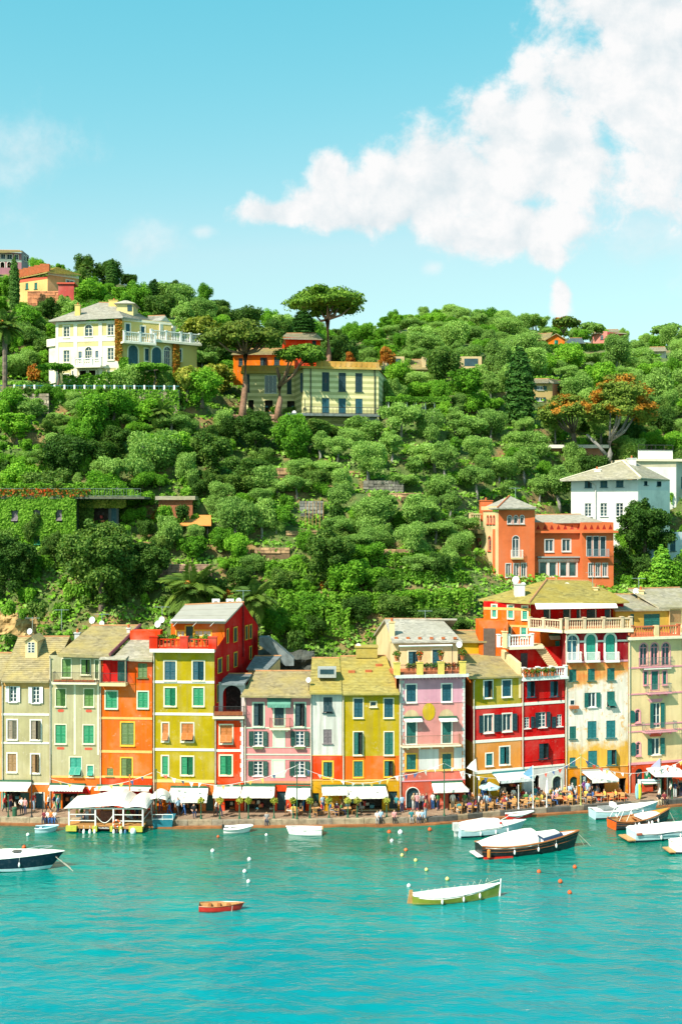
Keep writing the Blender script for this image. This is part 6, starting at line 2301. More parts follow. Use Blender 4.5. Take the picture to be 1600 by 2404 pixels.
for k,(rx,rz_,nl,rl,fl,ht) in enumerate(((2.5,2.0,15,1.15,.75,1.9),(3.3,1.5,20,1.0,.6,2.0),(2.1,2.6,13,1.0,.9,1.8),(3.0,1.9,9,1.3,.7,2.3),(2.6,2.2,26,.7,.7,1.7))):
 L=bough_lobes(rx,rz_,nl,rl,3.0,10+k,flat=fl)
 if k==3:
  L=[(x+.5*z-1.2,y,z,a,b,c) for x,y,z,a,b,c in L]
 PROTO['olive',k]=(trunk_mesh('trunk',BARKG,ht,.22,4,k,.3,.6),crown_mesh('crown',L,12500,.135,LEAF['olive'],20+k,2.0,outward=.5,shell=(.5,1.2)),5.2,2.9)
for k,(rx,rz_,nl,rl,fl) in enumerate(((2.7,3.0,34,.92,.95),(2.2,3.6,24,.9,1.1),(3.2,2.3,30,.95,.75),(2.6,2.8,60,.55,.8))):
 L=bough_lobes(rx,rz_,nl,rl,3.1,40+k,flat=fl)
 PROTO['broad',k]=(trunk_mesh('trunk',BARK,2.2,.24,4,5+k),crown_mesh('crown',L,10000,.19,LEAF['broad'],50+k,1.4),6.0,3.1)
for k in range(2):
 L=bough_lobes(2.8,3.1,38,.88,3.2,60+k,flat=.9)
 PROTO['oak',k]=(trunk_mesh('trunk',BARK,2.3,.28,5,8+k),crown_mesh('crown',L,10000,.20,LEAF['oak'],70+k,1.4),6.4,3.2)
L=bough_lobes(2.8,3.0,95,.5,3.2,77,flat=.85)
PROTO['bigoak',0]=(trunk_mesh('trunk',BARK,2.3,.2,6,9),crown_mesh('crown',L,24000,.135,LEAF['oak'],79,1.4),6.4,3.2)
L=bough_lobes(2.7,2.8,32,.85,3.0,81,flat=.9)
PROTO['chest',0]=(trunk_mesh('trunk',BARK,2.2,.24,4,12),crown_mesh('crown',L,5200,.36,LEAF['chest'],82,1.3),5.8,3.0)
L=[]
for i in range(26):
 t=i/25
 rr=1.0*min(1,.7+t*1.6)*(1-max(0,(t-.45)/.55) ** 2.4*.8)
 L.append((.22*math.sin(i*2.4),.22*math.cos(i*2.4),.7+8.6*t,rr,rr,.65))
PROTO['cypress',0]=(trunk_mesh('trunk',BARK,1.5,.2,0,15),crown_mesh('crown',L,11000,.16,LEAF['cypress'],91,2.2,low=.6,outward=1.0,shell=(.8,1.15)),10.0,1.15)
PROTO['thuja',0]=(trunk_mesh('trunk',BARK,1.5,.2,0,16),crown_mesh('crown',L,7000,.24,LEAF['thuja'],92,1.9,low=.6,outward=1.0,shell=(.8,1.12)),10.0,1.15)
BUSH=[]
for k in range(4):
 L=bough_lobes(1.15,.9,10,.5,.75,100+k,flat=.85)
 BUSH.append((crown_mesh('bush',L,1500,.20,LEAF[('hedge','broad','oak','hedge')[k]],110+k,1.4),1.7,1.3))
RUSTBUSH=crown_mesh('bush',bough_lobes(1.15,.9,10,.5,.75,130,flat=.85),1500,.20,LEAF['rust'],131,1.4)
N_TREES=0
def tree(kind,base,height,width,label,group=None,name=None):
 global N_TREES
 N_TREES += 1
 vs=[k for k in PROTO if k[0]==kind]
 tm,cm,H,Rr=PROTO[random.choice(vs)]
 nm=name or {'olive': 'olive_tree','broad': 'broadleaf_tree','oak': 'holm_oak','bigoak': 'holm_oak','chest': 'chestnut_tree','cypress': 'cypress_tree','thuja': 'conifer_tree'}[kind]
 o=thing(nm,label,'tree',base,group)
 o.rotation_euler.z=random.uniform(0,2*PI)
 k=width/(2*Rr)
 o.scale=(k*random.uniform(.8,1.35),k*random.uniform(.8,1.3),height/H*random.uniform(.7,1.25))
 if kind in ('cypress','thuja','bigoak'):
  o.scale=(k,k,height/H)
 for n_,me in (('trunk',tm),('crown',cm)):
  c=bpy.data.objects.new(n_,me)
  COL.objects.link(c)
  c.parent=o
 return o
def tree_px(kind,cx,cy,r,label,group=None,squash=1.0,Y=None,**kw):
 p=hit(cx,cy+r*.95) if Y is None else at(cx,cy+r*.95,Y)
 if p is None:
  return None
 s=p.y/F
 return tree(kind,p+Vector((0,0,-.2)),2.25*r*s*squash,2.15*r*s,label,group,**kw)
def bush_px(cx,cy,r,label,group=None,k=None,rust=False,squash=1.0,Y=None):
 p=hit(cx,cy+r*.8) if Y is None else at(cx,cy+r*.8,Y)
 if p is None:
  return
 me,H,Rr=BUSH[random.randrange(4) if k is None else k]
 if rust:
  me=RUSTBUSH
 o=bpy.data.objects.new('bush',me)
 COL.objects.link(o)
 s=2*r*p.y/F
 o.location=p+Vector((0,0,-.1))
 o.rotation_euler.z=random.uniform(0,6.28)
 o.scale=(s/(2*Rr),s/(2*Rr),s/H*squash)
 tag(o,label,'bush',group)
 return o
SINGLE=[
 ('bigoak',239,1335,112,'great dark holm oak behind the sage and orange houses'),
 ('bigoak',22,1330,72,'dark oak at the picture\'s left-hand edge below the ivy house'),
 ('bigoak',130,1290,45,'dark rounded oak between the ivy house and the great holm oak'),
 ('bigoak',345,1330,62,'dark oak shading the garden wall with the arch'),
 ('bigoak',776,1318,78,'broad brownish oak standing alone above the cliff hedge'),
 ('bigoak',600,1022,58,'dense dark round tree below the leaning umbrella pine'),
 ('oak',735,1002,40,'dark tree against the striped villa terrace'),
 ('oak',497,1078,50,'dark glossy tree on the terraces left of the olive grove'),
 ('chest',505,882,48,'pale flowering chestnut between the yellow villa and the striped villa'),
 ('chest',470,790,46,'pale loose chestnut tree behind the yellow villa'),
 ('broad',432,850,42,'leafy green tree at the corner of the yellow villa'),
 ('oak',1035,880,48,'dark bronze tree before the long beige building'),
 ('broad',935,885,36,'bright round tree right of the striped villa'),
 ('oak',1470,1220,42,'lower left bough of trees beside the white house'),
 ('broad',268,968,42,'upright green tree on the slope under the yellow villa'),
 ('broad',41,1008,46,'grey-green tree at the left-hand edge under the villa terrace'),
 ('oak',437,990,27,'clipped dark round tree on the slope right of the palms'),
 ('olive',395,1262,46,'olive tree on the ochre bank above the garden arch'),
 ('broad',335,1142,30,'bright green round tree beside the roof terrace'),
 ('olive',261,1128,38,'grey olive tree behind the terracotta chimney of the ivy house'),
 ('broad',319,1222,26,'small pale tree in the dark corner beside the ivy house'),
 ('oak',359,605,40,'tall blue-green pine-like tree on the left-hand crest'),
 ('oak',420,640,34,'dark blue-green tree on the crest right of the tallest one'),
 ('broad',215,690,40,'bushy green tree between the crenellated house and the yellow villa'),
 ('broad',60,760,42,'bright green tree behind the tall palm'),
 ('broad',320,700,34,'green tree behind the dormer of the yellow villa'),
 ('oak',130,622,16,'small dark tree beside the hipped roof on the left-hand crest'),
]
for k,x,y,r,lab in SINGLE:
 tree_px(k,x,y,r,lab)
tree('bigoak',at(1512,1330,158),10.6,9.6,'large glossy green tree in front of the white house')
tree('broad',at(1585,1390,150),6,6,'green tree at the right-hand edge below the white house')
for x,yt,yb,hw,Y,lab,kind in (
  (34,600,724,12,215,'slender dark cypress left of the crenellated house','cypress'),
  (262,606,675,13,245,'dark cypress on the skyline above the yellow villa','cypress'),
  (1219,808,1005,33,190,'huge dark cypress in the middle of the right-hand slope','cypress'),
  (712,722,800,26,240,'dark cypress behind the trunk of the tallest umbrella pine','cypress'),
  (1553,1278,1400,26,149,'bright green conical conifer below the white house','thuja'),
  (1590,1300,1410,20,150,'narrow conifer at the right-hand edge of the picture','cypress'),
  (362,655,712,18,240,'small dark cypress behind the yellow villa roof','cypress')):
 p=at(x,yb,Y)
 tree(kind,p+Vector((0,0,-.5)),(yb-yt)*Y/F+.5,2*hw*Y/F,lab)
def pine_canopy(cx,cy,cz,rx,rz,n,rl,seed,mat,leaves,size):
 rng=np.random.default_rng(seed)
 L=[]
 for i in range(n):
  a,q=rng.uniform(0,2*PI),math.sqrt(rng.random())
  x,y=q*math.cos(a),q*math.sin(a)
  z=(1-q*q) ** .5*rng.uniform(.35,1.0)-.25*rng.random()
  r=rl*rng.uniform(.7,1.25)
  L.append((cx+x*rx*.86,cy+y*rx*.86,cz+z*rz*.8,r,r,r*.55))
 return crown_mesh('crown',L,leaves,size,mat,seed+1,1.6,low=.2,outward=.8),L
def umbrella_pine(label,base,fork,canopy,rx,rz,n,rl,mat,seed,r0=.45,leaves=9000,size=.3,limbs=7,second=None,name='umbrella_pine',bark=BARKP):
 o=thing(name,label,'tree',base)
 b=Vector(base)
 mb=MB()
 mid=b.lerp(fork,.5)+Vector((.25,0,0))
 mb.tube([b+Vector((0,0,-1)),b.lerp(fork,.15),mid,fork],[r0*1.35,r0,r0*.85,r0*.75],9)
 me,L=pine_canopy(canopy.x,canopy.y,canopy.z,rx,rz,n,rl,seed,mat,leaves,size)
 rng=random.Random(seed)
 for l in rng.sample(L,limbs):
  e=Vector(l[:3])
  m1=fork.lerp(e,.5)+Vector((0,0,-.12*(e-fork).length))
  mb.tube([fork,m1,e],[r0*.45,r0*.3,r0*.1],6)
 if second is not None:
  mb.tube([second[0],second[0].lerp(second[1],.5)+Vector((.2,0,0)),second[1]],[r0*.7,r0*.55,r0*.4],7)
 mb.build('trunk',bark,o,smooth=True)
 for v in me.vertices:
  v.co -= b
 c=bpy.data.objects.new('crown',me)
 COL.objects.link(c)
 c.parent=o
 return o
Y1=204.0
k1=Y1/F/3.136
umbrella_pine('tallest umbrella pine with wide domed crown against the sky',Vector((at(*RS(1090,640),Y1).x,Y1,gz(at(*RS(1090,640),Y1).x,Y1))),at(*RS(1092,345),Y1),at(*RS(1085,255),Y1),285*k1,185*k1,52,1.9,LEAF['pine'],301,.62,12000,.34,11)
Y2=182.4
k2=Y2/F/3.136
umbrella_pine('wide umbrella pine with pink trunk before the orange house',at(*RS(468,1060),Y2),at(*RS(488,600),Y2),at(*RS(465,520),Y2),315*k2,190*k2,50,1.7,leaf_mat('pine_needles_brown',(0.045,0.09,0.012),(0.12,0.175,0.022),(0.26,0.27,0.04),trans=.15),311,.55,12000,.3,10)
umbrella_pine('forked smaller umbrella pine leaning over the striped villa',at(*RS(728,1040),Y2),at(*RS(738,840),Y2),at(*RS(890,640),Y2),165*k2,130*k2,26,1.4,LEAF['pine'],321,.5,7000,.3,6,second=(at(*RS(738,840),Y2),at(*RS(720,700),Y2)))
Y3=183.0
k3=Y3/F/2.178
umbrella_pine('rust-patched pine with dark twin trunks',at(*RU(1015,880),Y3),at(*RU(1012,735),Y3),at(*RU(1005,660),Y3),165*k3,160*k3,44,1.6,LEAF['rustpine'],331,.5,15000,.24,8,name='rusty_pine',bark=BARK)
umbrella_pine('larger rust-orange pine with pale forked trunk',at(*RU(1185,900),Y3-2),at(*RU(1198,775),Y3-2),at(*RU(1255,640),Y3-2),165*k3,270*k3,64,1.6,LEAF['rustpine'],341,.5,20000,.24,9,second=(at(*RU(1190,860),Y3-2),at(*RU(1080,740),Y3-2)),name='rusty_pine',bark=BARKG)
Yc=325.0
kc=Yc/F/2.178
umbrella_pine('lone flat-topped tree on the right-hand skyline',at(*RU(1475,275),Yc),at(*RU(1478,245),Yc),at(*RU(1485,212),Yc),72*kc,34*kc,22,1.6,LEAF['olive'],351,.35,3500,.42,8,name='flat_topped_tree',bark=BARK)
umbrella_pine('orange-tinged tree beside the orange cottage',at(*RU(955,262),288),at(*RU(962,225),288),at(*RU(975,180),288),62*288/F/2.178,45*288/F/2.178,20,1.6,LEAF['rustpine'],361,.3,3000,.42,6,name='rusty_tree',bark=BARK)
umbrella_pine('wispy tree left of the rose crest house',at(*RU(1105,272),326),at(*RU(1108,240),326),at(*RU(1108,205),326),60*326/F/2.178,40*326/F/2.178,20,1.6,LEAF['olive'],371,.3,3000,.42,6,name='wispy_tree',bark=BARK)
def frond_mesh(L,droop,seed,leaf=.9,w=.09):
 rng=np.random.default_rng(seed)
 mb=MB()
 n=16
 P=[]
 for i in range(n+1):
  t=i/n
  P.append(Vector((L*(t-.12*droop*t*t),0,L*(.55*t-droop*t*t))))
 mb.tube(P,[.05*(1-.8*i/n)+.008 for i in range(n+1)],4)
 for i in range(2,n):
  p=P[i]
  d=(P[min(i+1,n)]-P[i-1]).normalized()
  l=leaf*math.sin(PI*(.15+.8*i/n))
  for s in (-1,1):
   for q in (0,.5):
    pp=p.lerp(P[i+1],q)
    e=pp+d*l*.55+Vector((0,s*l*.75,-.30*l+rng.uniform(-.1,.1)))
    m1=pp.lerp(e,.5)+Vector((0,0,.06*l))
    mb.poly([pp-d*w*.5,m1-d*w,e,m1+d*w])
 me=bpy.data.meshes.new('frond')
 me.from_pydata(mb.v,[],mb.f)
 me.materials.append(LEAF['palm'])
 return me
FROND=[frond_mesh(3.0,.55,1),frond_mesh(3.0,.85,2),frond_mesh(3.0,.35,3)]
def palm(label,base,top,scale,nf=30,fruit=True,r=.28,name='palm_tree'):
 o=thing(name,label,'palm',base)
 b,t=Vector(base),Vector(top)
 mb=MB()
 n=max(4,int((t-b).length/.5))
 pts=[b.lerp(t,i/n) for i in range(n+1)]
 rs=[r*(1.15 if i % 2 else .95) for i in range(n+1)]
 rs[-1]=r*1.6
 rs[0]=r*1.5
 mb.tube(pts,rs,8)
 mb.build('trunk',BARK,o)
 if fruit:
  mb=MB()
  for i in range(9):
   a=i*2.1
   c=t+Vector((math.cos(a)*.55*scale,math.sin(a)*.55*scale,(.1+.25*(i % 3))*scale))
   mb.ball(c,.28*scale,.28*scale,.36*scale,7,4)
  mb.build('fruit_clusters',paint((0.55,0.20,0.02),.7,.4,name='dates',scale=6),o,smooth=True)
 for i in range(nf):
  f=bpy.data.objects.new('frond',FROND[i % 3])
  COL.objects.link(f)
  f.parent=o
  f.location=t-b
  el=math.radians(70-105*(i/nf))
  f.rotation_euler=(random.uniform(-.2,.2),-(el-.35),i*2.39996)
  f.scale=(scale,)*3
 return o
pb=hit(12,916)
palm('tall palm left of the yellow villa',Vector((at(12,916,171).x,171,at(12,916,171).z)),at(12,768,171),1.05,34,True,.36)
palm('large date palm with orange fruit behind the orange house',hit(450,1440),at(450,1388,hit(450,1440).y),1.5,40,True,.45)
palm('date palm behind the red gable',at(597,1480,133.5),at(597,1408,133.5),1.05,34,False,.4)
palm('spiky palm on the slope below the yellow villa',hit(375,1020),at(378,968,hit(375,1020).y),.75,26,False,.25)
palm('palm among shrubs left of the wooden fence',hit(365,1045),at(365,1012,hit(365,1045).y),.75,26,False,.25)
palm('small palm on the skyline',at(207,680,250),at(207,628,250),.75,26,False,.25)
palm('low sago palm on the ivy house terrace',at(130,1165,149),at(130,1150,149),.5,22,False,.2)
LANDMARKS=[(280,790,'the yellow villa'),(720,910,'the striped villa'),(100,650,'the crenellated house'),(765,700,'the tallest umbrella pine'),(560,760,'the wide umbrella pine'),(1220,900,'the great cypress'),(1000,850,'the long beige building'),
        (1285,905,'the small beige pavilion'),(1290,795,'the orange cottage'),(1435,785,'the rose crest house'),(1540,830,'the hidden cottage'),(1330,970,'the twin-trunked rusty pine'),(1435,960,'the larger rusty pine'),(1430,1140,'the white house'),(1190,1250,'the square tower'),
        (900,1140,'the short dry-stone wall'),(730,1190,'the grey dry-stone wall'),(776,1318,'the broad brownish oak'),(239,1335,'the great holm oak'),(60,1210,'the ivy house'),(415,1175,'the garden shed'),(458,1228,'the terracotta canopy'),(450,1400,'the large date palm'),(560,1430,'the red gable'),(430,1340,'the garden arch'),
        (600,1022,'the dense dark tree'),(375,985,'the spiky palm'),(12,830,'the tall palm'),(505,882,'the pale chestnut'),(34,660,'the slender cypress'),(262,640,'the skyline cypress'),(359,605,'the tallest crest tree'),(960,1440,'the cream penthouse'),(1562,775,'the lone flat-topped tree'),(1514,1220,'the large glossy tree'),(497,1078,'the dark glossy tree'),(1000,705,'the highest bump of the crest'),(1553,1340,'the conical conifer')]
TREELOG=[]
ORD=['nearest','second nearest','third nearest','fourth nearest','fifth nearest','sixth nearest','seventh nearest','eighth nearest','ninth nearest','tenth nearest','eleventh nearest','twelfth nearest','thirteenth nearest','fourteenth nearest','fifteenth nearest']
def relabel():
 cells={}
 for o,cx,cy,noun in TREELOG:
  d,lx,ly,lm=min((math.hypot(cx-x,cy-y),x,y,n) for x,y,n in LANDMARKS)
  dx,dy=cx-lx,cy-ly
  side=('right of' if dx>0 else 'left of') if abs(dx)>abs(dy) else ('below' if dy>0 else 'above')
  cells.setdefault((noun,side,lm),[]).append((d,o))
 for (noun,side,lm),L in cells.items():
  L.sort(key=lambda t: t[0])
  for i,(d,o) in enumerate(L):
   if len(L)==1:
    o['label']='%s standing %s %s' % (noun,side,lm)
   else:
    o['label']='%s %s %s, %s to it' % (noun,side,lm,ORD[i] if i<len(ORD) else 'number %d counted out' % (i+1))
KEEP=[(112,695,465,880,180),(420,830,480,905,178),(555,862,890,972,185),(640,755,760,820,203),(20,612,190,700,222),(0,575,70,640,262),(1308,1080,1600,1250,165),(1085,1165,1445,1400,161),(890,832,1130,862,216),
  (1248,880,1325,945,214),(1245,776,1345,812,292),(1388,768,1482,806,334),(1515,812,1566,842,290),(1290,1040,1425,1070,186),(1480,1045,1600,1090,178),(0,1165,150,1225,148),(175,1180,280,1235,151),(372,1158,456,1190,153),(412,1212,500,1240,149),
  (850,1124,950,1158,160),(700,1170,762,1208,155),(365,1318,500,1362,145),(0,1410,85,1490,135),(590,1470,730,1560,132),(690,1190,770,1235,152),(650,1095,715,1115,170),(795,1102,864,1118,175),(945,1072,1010,1088,180),(870,1155,990,1168,170),(600,1283,680,1300,150),(900,1288,972,1304,155),(672,1244,752,1258,152),(880,1030,940,1044,180),(-50,690,112,905,173),(1180,815,1258,985,199),(730,720,790,830,206),(246,600,280,655,246),(480,930,560,975,183),(1120,1250,1500,1400,149)]
PLACED=[]
def clear(cx,cy,r,Y,f=.55):
 for x0,y0,x1,y1,Yb in KEEP:
  if Y<Yb+3 and x0-r*.8<cx<x1+r*.8 and y0-r*.75<cy<y1+r*.75:
   return False
 for x,y,q,yy in PLACED:
  if abs(yy-Y)<14 and math.hypot(x-cx,(y-cy)*1.25)<(q+r)*f:
   return False
 return True
for k,x,y,r,lab in SINGLE:
 p=hit(x,y+r)
 PLACED.append((x,y,r,p.y if p else 300))
OLIVES=[(852,1001,40),(942,992,42),(753,1043,34),(864,1093,38),(919,1052,38),(1020,1066,40),(974,1098,35),(1043,1093,40),(708,1102,34),(804,1130,32),(1029,1148,34),(1056,1190,32),(900,1190,42),(804,1240,36),
        (978,1217,42),(974,1277,36),(1066,1281,35),(698,1150,26),(625,1125,36),(606,1170,30),(510,1166,32),(551,1231,45),(616,1235,38),(1150,1000,36),(1210,1035,36),(1260,1050,34),(1120,1062,36),(1170,1095,38),(1230,1105,36),(1120,1140,34),(1190,1150,36),(1265,1150,36),(1100,1010,36),(1010,1010,36),(870,1270,30),(1020,1240,34),(1090,1230,34)]
for x,y,r in OLIVES:
 p=hit(x,y+r*.95)
 TREELOG.append((tree_px('olive',x,y,r,'pale olive tree','olive grove trees'),x,y,'pale olive tree'))
 PLACED.append((x,y,r,p.y))
rz=random.Random(99)
ZONES=[
 (-40,905,470,1320,('broad','olive','broad','oak'),(.9,3.4),800,'leafy tree on the slope between the yellow villa and the ivy house','trees under the yellow villa',75),
 (440,985,800,1330,('broad','oak','olive'),(.9,3.2),500,'tree on the terraces left of the olive grove','trees on the middle terraces',30),
 (640,960,1320,1330,('olive','olive','olive','broad'),(1.4,2.9),300,'pale olive tree in the grove between the striped villa and the tower house','olive grove trees',24),
 (840,690,1620,800,('olive','broad','olive'),(1.4,2.9),3600,'rounded tree of the wood along the right-hand crest','trees on the right-hand crest',260),
 (860,790,1620,960,('olive','broad','olive'),(1.6,3.4),2200,'tree on the wooded slope below the right-hand crest','trees on the right-hand slope',130),
 (-40,600,860,880,('broad','oak','olive','broad'),(1.4,3.3),2400,'tree on the wooded hill behind the villas','trees on the left-hand crest',180),
 (1240,930,1620,1110,('broad','olive','oak'),(1.8,3.0),300,'garden tree around the rusty pines','trees around the rusty pines',26),
 (560,1330,1120,1480,('broad','oak'),(1.6,2.6),140,'leafy tree on the cliff above the roofs','trees above the cliff',18),
 (1625,740,1860,1380,('broad','olive','oak'),(1.8,3.6),300,'tree','trees beyond the right-hand edge',40),
 (-260,640,-45,1380,('broad','olive','oak'),(1.8,3.6),300,'tree','trees beyond the left-hand edge',40),
 (1430,1240,1620,1420,('broad','oak'),(1.4,2.2),60,'tree in the garden beside the tower house','trees beside the tower house',7),
]
for x0,y0,x1,y1,kinds,(ra,rb),tries,lab,grp,lim in ZONES:
 n=0
 for _ in range(tries):
  cx,cy=rz.uniform(x0,x1),rz.uniform(y0,y1)
  p=hit(cx,cy+20)
  if p is None:
   continue
  rm=rz.uniform(ra,rb)
  r=rm*F/p.y
  p=hit(cx,cy+r*.95)
  if p is None or not clear(cx,cy,r,p.y):
   continue
  kd=rz.choice(kinds)
  TREELOG.append((tree_px(kd,cx,cy,r,lab,grp),cx,cy,{'olive': 'pale olive tree','broad': 'bright green tree','oak': 'dark green tree'}[kd]))
  PLACED.append((cx,cy,r,p.y))
  n += 1
  if n >= lim:
   break
nb=0
for _ in range(900):
 cx,cy=rz.uniform(-20,1610),rz.uniform(900,1440)
 p=hit(cx,cy)
 if p is None or p.y>215:
  continue
 r=rz.uniform(.7,1.4)*F/p.y
 if not clear(cx,cy,r,p.y,.5):
  continue
 rust=rz.random()<.07
 TREELOG.append((bush_px(cx,cy,r,'low shrub','rusty shrubs' if rust else 'shrubs on the terraces',rust=rust),cx,cy,'rust-orange shrub' if rust else 'low green shrub'))
 PLACED.append((cx,cy,r*.7,p.y))
 nb += 1
 if nb>150:
  break
for x,y,r,w in ((388,1200,17,'left of the shed door'),(432,1202,18,'before the shed'),(462,1238,12,'under the terracotta canopy'),(22,1428,20,'on the ochre rock, first from the edge'),(58,1440,16,'on the ochre rock, second from the edge'),(92,1432,22,'on the ochre rock, third from the edge'),(640,1512,20,'on the dark cliff by the steps'),(690,1500,22,'on the dark cliff above the outbuilding')):
 bush_px(x,y,r,'green shrub '+w,k=r % 4,Y=(150 if r in (17,18,12) else 132.5))
bush_px(80,878,20,'bright orange shrub left of the yellow villa',rust=True)
bush_px(100,876,16,'orange shrub beside the villa side door',rust=True)
for x,y,r,w in ((905,836,22,'larger'),(820,842,16,'smaller')):
 bush_px(x,y,r,w+' orange-flowered shrub on the striped villa roof garden','roof garden shrubs',rust=True,Y=192)
def hedge(label,pts,height,width,mat='hedge',name='hedge',size=.22,dens=70):
 rng=np.random.default_rng(len(label)*7+int(height*10))
 V,T=[],[]
 base=pts[0]
 for a,b in zip(pts[:-1],pts[1:]):
  L=(b-a).length
  n=int(L*(height*2+width)*dens)
  t=rng.random(n)
  wob=.18*np.sin(t*L*2.3)+.12*np.sin(t*L*5.1+1)
  side=rng.random(n)
  z=np.where(side<.45,height*(1+wob*.5),rng.random(n)*height)
  w=np.where(side<.45,rng.uniform(-.5,.5,n),np.where(side<.75,-.5,.5))*width*(1+wob)
  d=np.array(b-a)
  nn=np.array([d[1],-d[0],0])
  nn=nn/(np.linalg.norm(nn)+1e-6)
  pos=np.array(a)+t[:,None]*d+nn*(-w)[:,None]+np.array([0,0,1])*z[:,None]+rng.normal(size=(n,3))*.08
  nr=np.where((side<.45)[:,None],np.array([0,0,1.]),nn*np.where(side<.75,1,-1)[:,None])+unit(n,rng)*.8
  nr /= np.linalg.norm(nr,axis=1,keepdims=True)
  V.append(leaf_quads(pos,nr,size,rng,1.4))
  T.append(rng.random(n))
 me=fast_mesh('hedge',np.concatenate(V)-np.array(base),4,[LEAF[mat]],np.concatenate(T))
 o=bpy.data.objects.new(name,me)
 COL.objects.link(o)
 o.location=base
 return tag(o,label,'hedge')
def gpts(L,R):
 return [hit(*R(x,y)) for x,y in L]
hedge('long clipped hedge on the terrace left of the tower house',gpts([(1020,800),(1150,805),(1300,808),(1420,815),(1535,822)],RM),1.3,1.0)
hedge('lower clipped hedge on the terrace left of the tower house',gpts([(1060,880),(1200,880),(1350,885),(1520,890)],RM),1.2,1.0)
hedge('thick hedge along the top of the cliff behind the cream penthouse',gpts([(780,1050),(950,1045),(1150,1040),(1350,1035),(1540,1030)],RM),2.2,1.8)
hedge('ivy mass hanging over the cliff above the yellow-green roof',gpts([(560,1080),(680,1095),(800,1150),(920,1165)],RM),3.2,2.4)
hedge('dark hedge on the terrace below the great cypress',gpts([(480,870),(600,860),(700,880)],RM),1.8,1.6)
hedge('hedge below the villa railing',[hit(150,935),hit(260,925),hit(360,925),hit(460,935)],2.6,1.6)
hedge('leafy hedge on the upper terrace right of the orange cottage',[hit(1235,826),hit(1330,824),hit(1420,822),hit(1560,822)],1.3,1.6,size=.4,dens=24)
hedge('clipped hedge row beneath the right-hand crest',[hit(1360,905),hit(1430,907),hit(1500,910)],2.4,2.0,size=.35,dens=26)
hedge('garden hedge left of the hidden cottage',[hit(1490,872),hit(1530,870),hit(1545,870)],2.8,2.0,size=.4,dens=24)
tree('chest',at(440,935,173.6),5.6,5.2,'leafy chestnut hiding the end wall of the yellow villa')
tree('broad',at(475,950,174),6.2,5.4,'leafy green tree at the right-hand end of the villa terrace')
hedge('red-flowering hedge along the ivy house roof terrace',[IVY_FR.W(-1,IVY_ZT+.3,.1),IVY_FR.W(IVY_FR.L*.5,IVY_ZT+.3,.1),IVY_FR.W(IVY_FR.L+2,IVY_ZT+.3,.1)],.8,.7,'flower',dens=40)
hedge('green shrubs behind the ivy house terrace',[IVY_FR.W(0,IVY_ZT+.3,-4),IVY_FR.W(IVY_FR.L+6,IVY_ZT+.3,-4)],1.6,1.6)
hedge('ivy hanging on the wall beside the pine roots',[hit(96,1112),hit(150,1120),hit(215,1118)],2.2,1.2)
def creeper(parent,f,u0,u1,z0,z1,mat,n,size=.26,out=.18,holes=(),name='creeper'):
 rng=np.random.default_rng(int(n+u0*10))
 u,z=rng.uniform(u0,u1,n),rng.uniform(z0,z1,n)
 edge=np.minimum(np.minimum(u-u0,u1-u),.6)
 keep=np.ones(n,bool)
 for a,b,c,d in holes:
  keep &= ~((u>a) & (u<b) & (z>c) & (z<d))
 u,z=u[keep],z[keep]
 n=len(u)
 o=rng.uniform(.02,out,n)+.12*(np.sin(u*1.9)*np.sin(z*1.4)+1)
 P=np.array(f.p0)+u[:,None]*np.array(f.du)+o[:,None]*np.array(f.n)+z[:,None]*np.array([0,0,1.])
 nr=np.array(f.n)+unit(n,rng)*.75
 nr /= np.linalg.norm(nr,axis=1,keepdims=True)
 org=np.array(ORIGIN[parent.name])
 me=fast_mesh(name,leaf_quads(P-org,nr,size,rng,1.3),4,[mat],rng.random(n))
 c=bpy.data.objects.new(name,me)
 COL.objects.link(c)
 c.parent=parent
 c['kind']='stuff'
 return c
ivy=next(o for o in bpy.data.objects if o.name.startswith('ivy_house'))
wh=[IVY_FR.rect(RI,a,b,c,d) for a,b,c,d in ((85,930,140,1026),(248,928,304,1026),(414,926,466,1026),(250,1116,306,1202),(384,1108,428,1184))]
zi0,zi1=zat(IVY_FR,RI,200,1480),zat(IVY_FR,RI,200,835)
creeper(ivy,IVY_FR,-.3,IVY_FR.L+.3,zi0,zi1,LEAF['hedge'],21000,.27,.25,wh)
creeper(ivy,PORCH_FR,-.5,PORCH_FR.L*.45,zat(PORCH_FR,RI,700,1060),zat(PORCH_FR,RI,700,840),LEAF['oak'],2600,.27,.6)
creeper(ivy,PORCH_FR,0,PORCH_FR.L+1,zat(PORCH_FR,RI,700,915),zat(PORCH_FR,RI,700,835),LEAF['chest'],1800,.25,.6)
creeper(RAIL_OBJ,RAIL_FR,4,RAIL_FR.L,RAIL_Z-4,RAIL_Z+.25,LEAF['hedge'],9000,.28,.4)
vil=next(o for o in bpy.data.objects if o.name.startswith('villa'))
vf=fac(RV,850,930,176.3,176.8)
creeper(vil,vf,0,vf.L*.55,zat(vf,RV,880,900),zat(vf,RV,880,600),LEAF['rust'],1500,.3,.4)
creeper(vil,vf,.6,vf.L*1.1,zat(vf,RV,880,1090),zat(vf,RV,880,880),LEAF['hedge'],1600,.3,.5)
vf=fac(RV,1270,1310,180.6,181.3)
creeper(vil,vf,0,vf.L,zat(vf,RV,1290,1060),zat(vf,RV,1290,780),LEAF['rust'],1500,.3,.4)
for x,y,r,lab in ((420/3.136,560+948/3.136,30,'flat clipped tree left of the villa door'),(1130/3.136,560+950/3.136,28,'spreading clipped tree before the villa arches')):
 Y=173.6
 s=Y/F
 umbrella_pine(lab,at(x+2,905,Y),at(x+2,y+6,Y),at(x,y+3,Y),r*s*1.5,r*s*.32,18,.8,LEAF['hedge'],int(x),.16,3500,.24,5,name='clipped_tree',bark=BARK)
